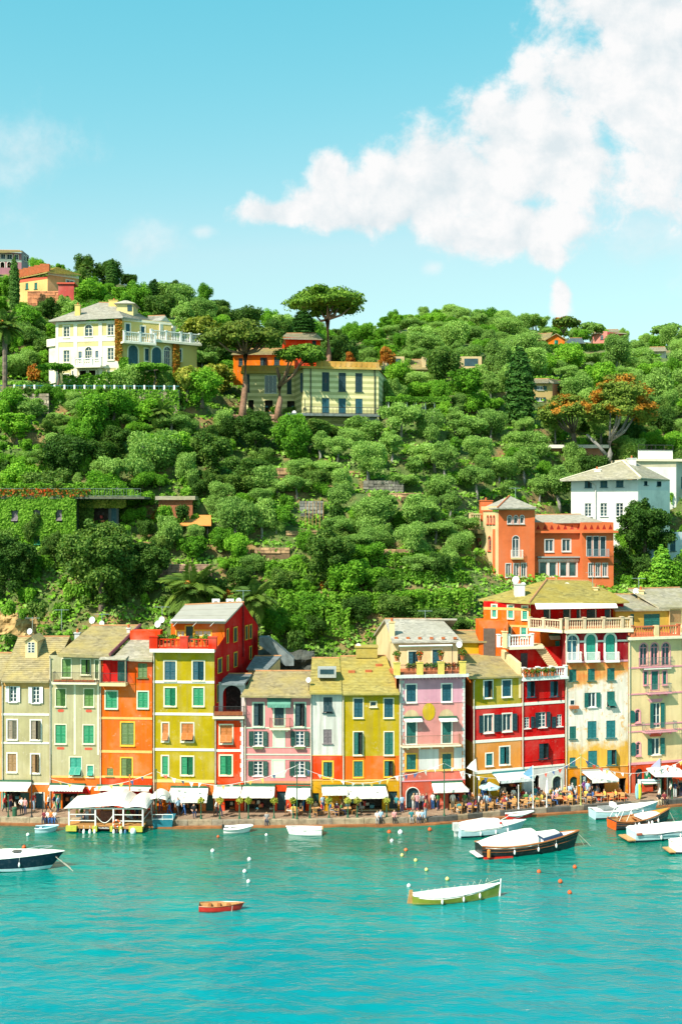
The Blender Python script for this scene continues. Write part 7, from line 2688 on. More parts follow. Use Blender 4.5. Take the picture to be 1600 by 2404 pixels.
ph=thing('pergola','vine-covered pergola with white posts right of the striped villa','pergola',hit(980,985))
pf=fac(RP,905,1055,186.5,187.5)
za,zb=zat(pf,RP,980,975),zat(pf,RP,980,940)
for i in range(7):
 u=pf.L*(i+.3)/7
 for o_ in (0,-2.4):
  mb=MB()
  pf.box(mb,u-.08,u+.08,za-2.5,zb,o_-.08,o_+.08)
  mb.build('post',WHITE,ph)
mb=MB()
pf.box(mb,0,pf.L,zb,zb+.12,-2.5,.1)
mb.build('trellis',BARK,ph)
vc=creeper(ph,pf,0,pf.L,zb-.25,zb+.5,LEAF['hedge'],2600,.24,.8)
mb=MB()
pf.box(mb,-.5,pf.L+.5,za-2.5,za,-3,.5)
mb.build('terrace',stone_mat((.3,.28,.22),'pergola_stone'),ph)
for i in range(5):
 p=pf.W(pf.L*(i+.6)/5,za,.3)
 bush_px(CX+F*p.x/p.y,CY-F*(p.z+.25-CAMZ)/p.y,7,'red-flowered pot bush before the pergola, %s from the villa' % ('first','second','third','fourth','fifth')[i],'pergola flowers',rust=True,Y=p.y)
def undergrowth():
 rng=np.random.default_rng(5)
 n=26000
 px=rng.uniform(-300,1900,n)
 Y=133+110*rng.random(n) ** 1.25
 X=(px-CX)/F*Y
 Z=terrain(X,Y)
 m=7
 P=np.repeat(np.stack([X,Y,Z],1),m,0)
 s=np.repeat(rng.uniform(.3,.9,n),m)
 off=unit(n*m,rng)
 off[:,2]=np.abs(off[:,2])*.8
 P=P+off*s[:,None]
 nr=off+unit(n*m,rng)*.7+np.array([0,-.2,.4])
 nr /= np.linalg.norm(nr,axis=1,keepdims=True)
 me=fast_mesh('undergrowth',leaf_quads(P,nr,.34,rng,1.5),4,[LEAF['broad'],LEAF['olive'],LEAF['hedge']],rng.random(n*m),np.repeat(rng.integers(0,3,n),m))
 o=bpy.data.objects.new('undergrowth',me)
 COL.objects.link(o)
 tag(o,'grass, herbs and brambles covering the terraced slope',kind='stuff')
relabel()
undergrowth()
# ------------------------------------------------------------------ boats,raft bar,buoys
WOOD=paint((0.36,0.12,0.03),.35,.3,name='varnished_wood',scale=6)
WOODL=paint((0.50,0.27,0.10),.5,.3,name='light_wood',scale=6)
GEL=paint((0.80,0.79,0.75),.25,.05,name='white_gelcoat')
CLOTH=paint((0.78,0.74,0.68),.9,.07,name='boat_cover',scale=1.0,bump=.3)
SKYB=paint((0.42,0.60,0.64),.35,.1,name='pale_blue_hull')
NAVY=paint((0.006,0.018,0.035),.2,.2,name='navy_hull')
DARKH=paint((0.012,0.014,0.016),.3,.3,name='black_hull')
REDP=paint((0.50,0.02,0.01),.4,.2,name='red_hull')
ROPE=paint((0.55,0.50,0.40),.9,.2,name='rope')
CHROME=paint((0.6,0.62,0.62),.25,.1,metal=.8,name='chrome')
def hull_fn(L,B,H,sheer,transom,sharp=2.2,depth=.35,rake=.0,full=.35):
 def hb(s):
  b=1-max(0,(s-full)/(1-full)) ** sharp if s>full else transom+(1-transom)*math.sin(PI/2*s/full)
  return max(.004,B/2*b)
 def top(s):
  return H+sheer*max(0,(s-.25)/.75) ** 2+sheer*.25*max(0,(.25-s)/.25) ** 2
 def keel(s):
  return -depth*(1-max(0,(s-.7)/.3) ** 2)
 def xs(s,f):
  return -L/2+L*s+rake*f*max(0,(s-.6)/.4) ** 2
 return hb,top,keel,xs
def boat(label,px,py,L,B,H,heading,mats,sheer=.35,transom=.7,sharp=2.2,rake=.3,open_=True,stripe=.5,group=None,name='boat',cover=None,cover_mat=None,thwarts=2,full=.35,rail=.05,stem=0.0):
 Y=CAMZ*F/(py-CY)
 base=Vector(((px-CX)*Y/F,Y,0))
 o=thing(name,label,'boat',(0,0,0),group)
 ORIGIN[o.name]=Vector()
 hb,top,keel,xs=hull_fn(L,B,H,sheer,transom,sharp,.35,rake,full)
 n=22
 hull,band_,gun,ins=mats
 mb=MB()
 rows=[]
 for i in range(n+1):
  s=i/n
  b,t,k=hb(s),top(s),keel(s)
  sec=[(0.0,k),(b*.55,k*.55),(b*.88,0.02),(b*.93,t*.22),(b*.98,t*.62),(b,t)]
  rows.append([(xs(s,max(0,z)/max(.1,t)),y,z) for y,z in sec])
 for sgn in (1,-1):
  for i in range(n):
   for j in range(5):
    q=[rows[i][j],rows[i+1][j],rows[i+1][j+1],rows[i][j+1]]
    mb.poly([(x,y*sgn,z) for x,y,z in (q if sgn<0 else q[::-1])],1 if j in (2,) else 0)
 tr=rows[0]
 mb.poly([(x,y,z) for x,y,z in tr]+[(x,-y,z) for x,y,z in tr[::-1][:-1]],0)
 mb.build('hull',[hull,band_],o,smooth=False)
 for sgn,nm in ((1,'gunwale'),(-1,'gunwale')):
  g=MB()
  g.tube([(r[5][0],r[5][1]*sgn,r[5][2]+.01) for r in rows],rail,5)
  g.build(nm,gun,o)
 if open_:
  g=MB()
  fl=[(xs(i/n,.3),hb(i/n)*.86,top(i/n)*.30) for i in range(n+1)]
  for i in range(n):
   for sgn in (1,-1):
    a,b2=rows[i][5],rows[i+1][5]
    g.poly([(a[0],a[1]*sgn*.97,a[2]),(b2[0],b2[1]*sgn*.97,b2[2]),(fl[i+1][0],fl[i+1][1]*sgn,fl[i+1][2]),(fl[i][0],fl[i][1]*sgn,fl[i][2])])
   g.poly([(fl[i][0],fl[i][1],fl[i][2]),(fl[i+1][0],fl[i+1][1],fl[i+1][2]),(fl[i+1][0],-fl[i+1][1],fl[i+1][2]),(fl[i][0],-fl[i][1],fl[i][2])])
  g.build('inside',ins,o)
  for k in range(thwarts):
   s=.25+.45*k/max(1,thwarts-1)
   b=hb(s)*.95
   t=MB()
   x=xs(s,.8)
   t.box((x-.13,-b,top(s)*.72),(x+.13,b,top(s)*.72+.05))
   t.build('thwart',gun,o)
 else:
  g=MB()
  for i in range(n):
   a,b2=rows[i][5],rows[i+1][5]
   ca,cb_=top(i/n)+hb(i/n)*.12,top((i+1)/n)+hb((i+1)/n)*.12
   for sgn in (1,-1):
    g.poly([(a[0],a[1]*sgn,a[2]),(b2[0],b2[1]*sgn,b2[2]),(b2[0],0,cb_),(a[0],0,ca)])
  g.build('deck',ins,o)
 if cover:
  s0,s1,h0,hm,h1=cover
  g=MB()
  m,k=12,8
  rows2=[]
  for i in range(m+1):
   t=i/m
   s=s0+(s1-s0)*t
   hh=h0*(1-t)*(1-t)+2*hm*t*(1-t)+h1*t*t
   b=hb(s)*1.02
   rows2.append([(xs(s,1.0),b*math.cos(PI*j/k),top(s)-.02+(hh*math.sin(PI*j/k) ** .8 if 0<j<k else -.1)) for j in range(k+1)])
  rows2=[[(x+.03*mnoise.noise((x*2.1,y*2.3,L)),y*(1+.05*mnoise.noise((x*1.7,y*3,3))),z+.07*mnoise.noise((x*1.9,y*2.6,L+5))*(0<j<k)) for j,(x,y,z) in enumerate(r)] for r in rows2]
  for i in range(m):
   for j in range(k):
    g.poly([rows2[i][j],rows2[i][j+1],rows2[i+1][j+1],rows2[i+1][j]])
  g.poly(rows2[0])
  g.poly(rows2[-1][::-1])
  g.build('cover',cover_mat or CLOTH,o,smooth=False)
 if stem:
  g=MB()
  x,z=xs(1,1),top(1)
  g.tube([(x-.05,0,-.1),(x,0,z*.6),(x+.06,0,z+stem)],[.07,.06,.05],6)
  g.build('stem_post',gun,o)
 if L>5:
  for s in (.3,.55,.75):
   x,y,z=xs(s,.6),-hb(s)-.1,top(s)
   g=MB()
   g.ball((x,y,z*.5),.1,.1,.22,8,5)
   g.tube([(x,y,z*.5+.2),(x,y+.08,z+.03)],.012,4)
   g.build('fender',GEL,o,smooth=True)
  for zf in ((.55,.8) if gun is WOOD else ()):
   g=MB()
   g.tube([(xs(i/n,zf),-hb(i/n)*(.975+.02*zf)-.012,top(i/n)*zf) for i in range(n+1)],.016,4)
   g.build('strake',gun,o)
 o.location=base
 o.rotation_euler.z=heading
 return o,dict(hb=hb,top=top,xs=xs,L=L)
def local_part(o,name,mats,fill,smooth=False):
 mb=MB()
 fill(mb)
 return mb.build(name,mats,o,smooth=smooth)
o,d=boat('white and navy sport boat cut off by the picture\'s left edge',-8,2036,9.5,2.9,1.05,math.radians(-4),(NAVY,SKYB,GEL,GEL),sheer=.5,transom=.9,rake=1.3,open_=False,sharp=2.6,full=.45,name='sport_boat')
local_part(o,'windscreen',GEL,lambda m: (m.hexa([(-2.6,-1.1,1.1),(.4,-.9,1.15),(.4,.9,1.15),(-2.6,1.1,1.1),(-2.8,-1.0,2.1),(-1.6,-.8,2.2),(-1.6,.8,2.2),(-2.8,1.0,2.1)])))
local_part(o,'foredeck_hatch',paint((.05,.06,.07),.2,.1,name='hatch'),lambda m: m.box((1.5,-.35,1.45),(2.2,.35,1.5)))
local_part(o,'pulpit_rail',CHROME,lambda m: [m.tube([(2.4,s*.9,1.4),(3.6,s*.6,1.75),(5.0,s*.1,1.95)],.02,4) for s in (1,-1)])
local_part(o,'anchor',IRON,lambda m: (m.tube([(4.9,0,1.5),(5.5,0,1.2)],.05,5),m.tube([(5.5,-.3,1.15),(5.55,0,1.05),(5.5,.3,1.15)],.04,5)))
local_part(o,'mooring_line',ROPE,lambda m: (m.tube([(5.0,.1,1.3),(6.6,.3,-.1)],.025,4),m.tube([(5.0,-.1,1.3),(7.0,-.4,-.1)],.025,4)))
o,d=boat('small open red rowing dinghy alone on the water',516,2136,3.2,1.25,.42,math.radians(3),(REDP,REDP,WOOD,WOODL),sheer=.12,transom=.75,thwarts=3,name='dinghy',rail=.04)
local_part(o,'mooring_line',ROPE,lambda m: m.tube([(1.0,-.45,.45),(.95,-.62,.1),(.85,-.7,-.1)],.018,4))
GRN=paint((0.20,0.24,0.02),.4,.25,name='green_hull',scale=2)
o,d=boat('olive green wooden boat with white cover and high stem',1068,2112,7.2,2.0,.55,math.radians(13),(GRN,paint((0.30,0.28,0.06),.5,.3,name='weedy'),GEL,GEL),sheer=.5,transom=.35,sharp=2.0,rake=.2,open_=False,cover=(.06,.93,.12,.3,.1),stem=.35,name='wooden_boat')
local_part(o,'rudder',WOODL,lambda m: m.hexa([(-4.05,-.05,-.3),(-3.55,-.05,-.3),(-3.55,.05,-.3),(-4.05,.05,-.3),(-3.8,-.05,1.05),(-3.55,-.05,1.05),(-3.55,.05,1.05),(-3.8,.05,1.05)]))
local_part(o,'cover_lacing',ROPE,lambda m: [m.tube([(-3.0+.55*i,-.15,.75+.005*i*i),(-2.8+.55*i,.0,1.05+.005*i*i),(-2.6+.55*i,.15,.75+.005*i*i)],.012,3) for i in range(11)])
local_part(o,'bow_line',ROPE,lambda m: m.tube([(3.7,0,1.35),(2.2,0,1.0)],.02,4))
o,d=boat('long black launch with varnished rail and white canvas cover',1236,1999,9.6,2.7,.95,math.radians(17),(DARKH,DARKH,WOOD,CLOTH),sheer=.55,transom=.6,sharp=2.3,rake=.5,open_=False,cover=(.03,.56,.15,1.15,1.0),name='launch',rail=.09)
local_part(o,'boot_top',REDP,lambda m: m.hexa([(-4.7,-1.16,-.1),(-2.0,-1.3,-.1),(-2.0,1.3,-.1),(-4.7,1.16,-.1),(-4.7,-1.16,.1),(-2.0,-1.3,.1),(-2.0,1.3,.1),(-4.7,1.16,.1)]))
local_part(o,'swim_platform',CLOTH,lambda m: m.box((-5.3,-.9,.18),(-4.75,.9,.26)))
local_part(o,'transom_fender',paint((.6,.2,.03),.6,.2,name='orange_fender'),lambda m: m.lathe((-4.4,-1.35,.15),[(.05,0),(.16,.1),(.16,.7),(.05,.8)],8))
local_part(o,'coaming',paint((.02,.05,.12),.4,.2,name='blue_coaming'),lambda m: m.hexa([(1.2,-1.0,1.0),(3.4,-.6,1.25),(3.4,.6,1.25),(1.2,1.0,1.0),(1.2,-.95,1.35),(3.3,-.55,1.55),(3.3,.55,1.55),(1.2,.95,1.35)]))
local_part(o,'seat_cushion',CLOTH,lambda m: m.hexa([(1.25,-.85,1.36),(3.1,-.45,1.56),(3.1,.45,1.56),(1.25,.85,1.36),(1.25,-.8,1.5),(3.0,-.42,1.68),(3.0,.42,1.68),(1.25,.8,1.5)]))
local_part(o,'mooring_line',ROPE,lambda m: (m.tube([(4.9,0,1.5),(6.0,.2,-.1)],.025,4),m.tube([(4.9,0,1.5),(6.5,-.2,-.1)],.025,4)))
o,d=boat('white covered motor boat with pale blue hull near the quay steps',1146,1957,6.3,2.2,.75,math.radians(14),(SKYB,NAVY,GEL,GEL),sheer=.35,transom=.9,sharp=2.6,rake=.7,open_=False,cover=(.05,.66,.35,1.0,.55),name='motor_boat')
local_part(o,'outboard_engine',paint((.55,.55,.53),.4,.2,name='engine_grey'),lambda m: (m.box((-3.6,-.25,.5),(-3.1,.25,1.25)),m.box((-3.5,-.1,-.3),(-3.25,.1,.5))))
local_part(o,'life_ring',REDP,lambda m: m.ball((.9,-.85,1.15),.16,.08,.16,8,5))
local_part(o,'bow_rail',CHROME,lambda m: [m.tube([(1.6,s*.8,1.0),(2.4,s*.6,1.45),(3.5,s*.1,1.5)],.02,4) for s in (1,-1)])
o,d=boat('little red and white tender tied to the quay',1217,1921,2.6,1.1,.42,math.radians(15),(REDP,REDP,GEL,GEL),sheer=.2,transom=.7,thwarts=2,name='tender',rail=.1)
o,d=boat('white open boat with pale blue hull alongside the cafe quay',1462,1915,7.0,2.1,.75,math.radians(15),(SKYB,NAVY,GEL,GEL),sheer=.45,transom=.8,sharp=2.2,rake=.4,open_=False,cover=(.35,.96,.1,.35,.1),name='moored_boat')
local_part(o,'cockpit',paint((.2,.22,.22),.7,.4,name='cockpit'),lambda m: m.box((-2.6,-.7,.86),(-1.2,.7,1.02)))
local_part(o,'console',GEL,lambda m: m.box((-1.4,-.4,.9),(-1.0,.4,1.45)))
o,d=boat('varnished wooden boat with bright orange transom',1500,1938,6.4,2.1,.75,math.radians(21),(paint((0.03,0.04,0.05),.3,.3,name='dark_side'),DARKH,WOOD,WOODL),sheer=.65,transom=.75,sharp=2.2,rake=.4,open_=True,thwarts=3,name='wooden_launch',rail=.08,cover=(.5,.8,.1,.4,.1))
local_part(o,'transom_panel',paint((.70,.10,.01),.35,.2,name='orange_lacquer'),lambda m: m.hexa([(-3.28,-.72,.02),(-3.22,-.72,.02),(-3.22,.72,.02),(-3.28,.72,.02),(-3.28,-.8,.8),(-3.22,-.8,.8),(-3.22,.8,.8),(-3.28,.8,.8)]))
local_part(o,'foredeck',paint((.62,.28,.03),.3,.25,name='golden_varnish',scale=4),lambda m: m.hexa([(1.4,-.8,.96),(3.35,-.05,1.38),(3.35,.05,1.38),(1.4,.8,.96),(1.4,-.75,1.02),(3.35,-.05,1.42),(3.35,.05,1.42),(1.4,.75,1.02)]))
local_part(o,'awning_poles',GEL,lambda m: [m.tube([(-3.0+.9*i,s*.8,.8),(-2.2+.9*i,s*.7,2.1)],.025,4) for i in range(2) for s in (1,-1)])
for i in range(2):
 local_part(o,'fender',GEL,lambda m: m.ball((-.8+1.6*i,-1.05+.1*i,.45),.13,.13,.2,8,6))
local_part(o,'bow_line',ROPE,lambda m: (m.tube([(3.4,0,1.3),(4.0,-.4,-.1)],.02,4),m.tube([(3.4,0,1.3),(4.3,.1,-.1)],.02,4)))
o,d=boat('white covered boat with pale blue hull at the right edge',1572,1965,8.2,2.3,.8,math.radians(14),(SKYB,NAVY,GEL,GEL),sheer=.45,transom=.85,sharp=2.4,rake=.6,open_=False,cover=(.01,.95,.4,.7,.2),name='covered_boat')
local_part(o,'rubbing_strake',NAVY,lambda m: m.tube([(-4.1,-1.1,.72),(-2,-1.27,.72),(0,-1.28,.76),(2,-1.1,.86)],.035,4))
local_part(o,'swim_platform',WOODL,lambda m: m.box((-4.9,-1.0,.2),(-4.15,1.0,.3)))
local_part(o,'tail_light',paint((.4,.1,.06),.4,.2,name='tail_light'),lambda m: m.box((-4.15,-1.2,.75),(-3.6,-1.12,.95)))
o,d=boat('stern of a white boat just entering at the right edge',1640,1997,5.2,2.0,.8,math.radians(8),(GEL,NAVY,GEL,GEL),sheer=.35,transom=.8,open_=False,cover=(.02,.7,.3,.5,.2),name='edge_boat')
local_part(o,'swim_platform',WOODL,lambda m: m.box((-3.2,-.8,.15),(-2.6,.8,.25)))
o,d=boat('pale blue round dinghy beside the raft bar',107,1953,1.9,1.2,.45,math.radians(10),(SKYB,SKYB,SKYB,paint((.10,.3,.36),.6,.2,name='blue_inside')),sheer=.12,transom=.8,sharp=2.6,thwarts=1,name='dinghy',rail=.09)
o,d=boat('white inflatable tender in front of the quay',555,1953,2.5,1.15,.38,math.radians(8),(GEL,GEL,GEL,paint((.55,.55,.53),.6,.1,name='grey_inside')),sheer=.18,transom=.8,sharp=2.8,thwarts=1,name='inflatable_tender',rail=.14)
local_part(o,'outboard_engine',IRON,lambda m: m.box((-1.4,-.12,.3),(-1.15,.12,.75)))
o,d=boat('white rowing boat with upright stern in front of the awnings',717,1958,3.2,1.3,.55,math.radians(176),(GEL,GEL,GEL,paint((.6,.6,.58),.6,.1,name='pale_inside')),sheer=.15,transom=.8,thwarts=2,name='rowing_boat',rail=.05)
local_part(o,'rubbing_strake',NAVY,lambda m: (m.tube([(-1.55,.5,.42),(0,.63,.42),(1.4,.25,.46)],.022,4)))
local_part(o,'stern_post',WOODL,lambda m: m.box((-1.72,-.08,-.1),(-1.58,.08,.8)))
BW,BO,BY=(.75,.76,.74),(.62,.09,.012),(.66,.62,.20)
for px,py,r,c,lab in ((66,1962,.17,BW,'small white buoy left of the raft bar'),(57,1992,.2,BO,'orange buoy behind the sport boat'),(499,2000,.18,BW,'white buoy alone left of the row of three'),(585,2020,.18,BW,'topmost white buoy of the row of three'),(574,2048,.17,BW,'middle white buoy of the row of three'),
        (583,2072,.17,BW,'lowest white buoy of the row of three'),(512,1966,.14,BO,'small orange buoy left of the inflatable tender'),(625,1962,.14,BW,'small white buoy below the person on the quay edge'),(913,1956,.2,BO,'orange buoy near the quay left of the white float'),(939,1957,.24,BW,'wide white float in front of the coral shop'),
        (1008,1950,.2,BO,'orange buoy nearest the quay'),(919,1976,.17,BW,'white double buoy below the wide float'),(952,1998,.18,(.55,.14,.04),'dull red buoy above the pale yellow ones'),(943,2010,.16,BY,'upper left pale yellow buoy'),(975,2022,.16,BY,'pale yellow buoy second from the top'),(1000,2044,.16,BY,'third pale yellow buoy near the green boat'),
        (1049,2066,.17,BY,'lowest pale yellow buoy above the green boat'),(959,2082,.17,BW,'white and red buoy at the stern of the green boat'),(1264,2049,.18,BO,'leftmost orange buoy below the black launch'),(1348,2038,.18,BO,'topmost orange buoy below the black launch'),(1314,2072,.18,BO,'middle orange buoy below the black launch'),
        (1336,2098,.18,BO,'lowest orange buoy below the black launch')):
 Y=CAMZ*F/(py-CY)
 X=(px-CX)*Y/F
 b=thing('buoy',lab,'buoy',(X,Y,0))
 mb=MB()
 mb.ball((X,Y,r*.55),r,r,r,12,8)
 mb.build('float',paint(c,.4,.12,name='buoy_paint'),b,smooth=True)
 mb=MB()
 mb.tube([(X,Y,r*1.45),(X,Y,r*1.75)],r*.22,6)
 mb.build('eye',paint(sc(c,.8),.5,.1,name='buoy_eye'),b)
RR=region(150,1850,6.03)
YR=111.6
h=thing('raft_bar','floating wooden raft bar with white arched canopy and fenders','raft',at(*RR(600,600),YR))
f=fac(RR,45,1120,YR,YR-.3)
zd=.55
mb=MB()
f.box(mb,0,f.L,zd-.25,zd,-4.5,0)
mb.build('deck',paint((.45,.22,.06),.7,.3,name='raft_planks',scale=4),h)
mb=MB()
f.box(mb,.1,f.L-.1,-.3,zd-.25,-4.3,-.5)
mb.build('pontoon',DARK,h)
OLB=paint((.46,.45,.05),.7,.2,name='olive_box')
for x0,x1 in ((40,190),(415,480),(930,1120),(665,700),(790,830)):
 a,b,_,_=f.rect(RR,x0,560,x1,610)
 mb=MB()
 f.box(mb,a,b,zd-.45,zd+.05,.01,.3)
 mb.build('float_box',OLB,h)
zt=zat(f,RR,500,300)
for x in (72,445,700,840,1115):
 u=f.uz(*RR(x,400))[0]
 for o_ in (-.1,-4.3):
  mb=MB()
  f.box(mb,u-.07,u+.07,zd,zt,o_-.07,o_+.07)
  mb.build('post',WHITE,h)
for zz in (zd+.5,zd+1.1):
 for x0,x1 in ((72,445),(700,1115)):
  a,b,_,_=f.rect(RR,x0,400,x1,410)
  mb=MB()
  f.box(mb,a,b,zz-.035,zz+.035,-.13,-.07)
  mb.build('rail',WHITE,h)
 mb=MB()
 f.box(mb,f.L-.13,f.L-.07,zz-.035,zz+.035,-4.3,-.1)
 mb.build('rail',WHITE,h)
mb=MB()
a,b,_,_=f.rect(RR,448,400,698,410)
mb.tube([f.W(a+(b-a)*i/10,zd+1.05-.75*math.sin(PI*i/10),-.1) for i in range(11)],.04,5)
mb.build('rope_swag',WHITE,h)
mb=MB()
f.box(mb,0,f.L,zt,zt+.12,-.2,-.05)
f.box(mb,f.L-.15,f.L,zt,zt+.12,-4.4,-.2)
mb.build('canopy_beam',WHITE,h)
def canopy(u0,u1,o0,o1,z,rise,skew=0):
 mb=MB()
 n,k=14,10
 def P(i,j):
  s,t=i/n,j/k
  ph=math.sin(PI*min(1,max(0,s))) ** .7
  pt=math.sin(PI*t) ** .7
  return f.W(u0+(u1-u0)*s,z+rise*(ph if skew==0 else min(1,(s*1.25)) ** 1.1*(1 if s<.8 else (1-((s-.8)/.2) ** 2*.75)))*(.25+.75*pt) ,o0+(o1-o0)*t)
 for i in range(n):
  for j in range(k):
   mb.poly([P(i,j),P(i+1,j),P(i+1,j+1),P(i,j+1)])
 return mb.build('canopy',CLOTH,h,smooth=True)
u=[f.uz(*RR(x,300))[0] for x in (10,900,870,1180)]
canopy(u[0],u[1],.25,-4.8,zt+.1,1.35,1)
canopy(u[2]+.1,u[3],.2,-4.8,zt+.12,.85)
mb=MB()
canopy(u[2]+1.8,u[3]+1.4,-2.4,-5.2,zt+.3,.8)
for x,c in ((295,GEL),(380,GEL),(448,GEL),(718,GEL),(820,GEL),(880,paint((.05,.16,.3),.4,.2,name='blue_fender')),(240,IRON),(765,IRON)):
 u=f.uz(*RR(x,610))[0]
 p=f.W(u,zd-.55,.28)
 mb=MB()
 mb.ball(p,.14,.14,.36,9,6)
 mb.tube([p+Vector((0,0,.34)),p+Vector((0,-.1,.7))],.015,4)
 mb.build('fender',c,h,smooth=True)
p=f.W(f.uz(*RR(992,610))[0],zd-.4,.3)
mb=MB()
mb.ball(p,.3,.3,.36,12,8)
mb.build('round_fender',paint((.6,.72,.72),.4,.1,name='pale_fender'),h,smooth=True)
p=f.W(f.uz(*RR(752,500))[0],zat(f,RR,752,502),.02)
mb=MB()
for i in range(16):
 a,b=2*PI*i/16,2*PI*(i+1)/16
 A,B=p+Vector((math.cos(a)*.32,0,math.sin(a)*.32)),p+Vector((math.cos(b)*.32,0,math.sin(b)*.32))
 mb.tube([A,B],.085,6,1 if i % 4==0 else 0)
mb.build('life_ring',[paint((.62,.12,.02),.5,.15,name='life_ring_orange'),WHITE],h,smooth=True)
mb=MB()
a,b,_,_=f.rect(RR,470,400,690,410)
f.box(mb,a,b,zd,zd+1.1,-2.2,-1.4)
mb.build('bar_counter',paint((.10,.03,.02),.5,.4,name='counter'),h)
mb=MB()
f.box(mb,a+.2,b,zd+1.1,zd+1.4,-2.0,-1.6)
mb.build('fruit_boxes',paint((.6,.2,.03),.6,.4,name='fruit',scale=8),h)
mb=MB()
p0,p1=f.W(f.L-.05,zd+1.2,-.15),f.W(f.L-.05,zt,-4.2)
mb.poly([f.W(f.L+.02,zd+1.15,-.3),f.W(f.L+.02,zd+1.15,-4.2),f.W(f.L+.02,zt,-4.2),f.W(f.L+.02,zt,-.3)])
mb.build('side_screen',paint((.45,.30,.22),.6,.5,name='printed_screen',scale=5),h)
mb=MB()
a,b,c,d=f.rect(RR,490,575,640,605)
f.box(mb,a,b,zd-.3,zd-.02,.012,.03)
nb_=mb.build('name_board',paint((.06,.02,.02),.6,.3,name='name_board'),h)
mb=MB()
for i in range(9):
 uu=a+(b-a)*(i+.5)/9
 f.box(mb,uu-.03,uu+.03,zd-.23,zd-.08-.03*(i % 3),.031,.034)
mb.build('worn_letters',WHITE,nb_)
mb=MB()
p=at(305,1905,115.2)
mb.tube([(p.x,p.y,GZ),(p.x,p.y,at(305,1818,115.2).z)],.07,6)
o=mb.build('orange_mast',paint((.62,.16,.02),.5,.2,name='orange_mast'))
tag(o,'orange mast standing behind the raft bar canopy','mast')
h=thing('blue_gangboard','blue launch stern with white rail beside the raft bar','boat',at(385,1930,113.4))
mb=MB()
p=at(385,1930,113.4)
mb.hexa([(p.x-.9,p.y-.8,0),(p.x+.9,p.y-.8,0),(p.x+.9,p.y+1.4,0),(p.x-.9,p.y+1.4,0),(p.x-1.0,p.y-.9,.85),(p.x+1.0,p.y-.9,.85),(p.x+1.0,p.y+1.4,.9),(p.x-1.0,p.y+1.4,.9)])
mb.build('hull',paint((.02,.18,.24),.4,.2,name='teal_hull'),h)
mb=MB()
for z in (.95,1.4):
 mb.tube([(p.x-1,p.y-.9,z),(p.x+1,p.y-.9,z)],.03,4)
for x in (-1,0,1):
 mb.tube([(p.x+x,p.y-.9,.85),(p.x+x,p.y-.9,1.4)],.03,4)
mb.build('rail',WHITE,h)
# ------------------------------------------------------------------ people,poles,tables on the quay
def body_mesh(name,J,E,R,zone):
 me=bpy.data.meshes.new('skeleton')
 names=list(J)
 me.from_pydata([J[n] for n in names],[(names.index(a),names.index(b)) for a,b in E],[])
 o=bpy.data.objects.new('skeleton',me)
 COL.objects.link(o)
 sk=o.modifiers.new('skin','SKIN')
 for i,n in enumerate(names):
  me.skin_vertices[0].data[i].radius=(R[n],R[n]) if not isinstance(R[n],tuple) else R[n]
  me.skin_vertices[0].data[i].use_root=(n=='pelvis')
 ss=o.modifiers.new('sub','SUBSURF')
 ss.levels=ss.render_levels=1
 dg=bpy.context.evaluated_depsgraph_get()
 ev=o.evaluated_get(dg)
 m2=bpy.data.meshes.new_from_object(ev)
 m2.name=name
 bpy.data.objects.remove(o)
 segs=[(np.array(J[a]),np.array(J[b]),zone.get((a,b),1)) for a,b in E]
 idx=[]
 for p in m2.polygons:
  c=np.array(p.center)
  best=(9,1)
  for a,b,z in segs:
   d=b-a
   t=max(0,min(1,np.dot(c-a,d)/(np.dot(d,d)+1e-9)))
   q=np.linalg.norm(c-a-t*d)
   if q<best[0]:
    best=(q,z)
  z=best[1]
  if z==0 and c[2]>J['neck'][2]+.03:
   hz=J['head'][2]
   if c[2]>hz+.055 or c[1]>J['head'][1]+.02:
    z=3
  idx.append(z)
 m2.materials.clear()
 for k in range(5):
  m2.materials.append(None)
 m2.polygons.foreach_set('material_index',idx)
 m2.polygons.foreach_set('use_smooth',[True]*len(idx))
 return m2
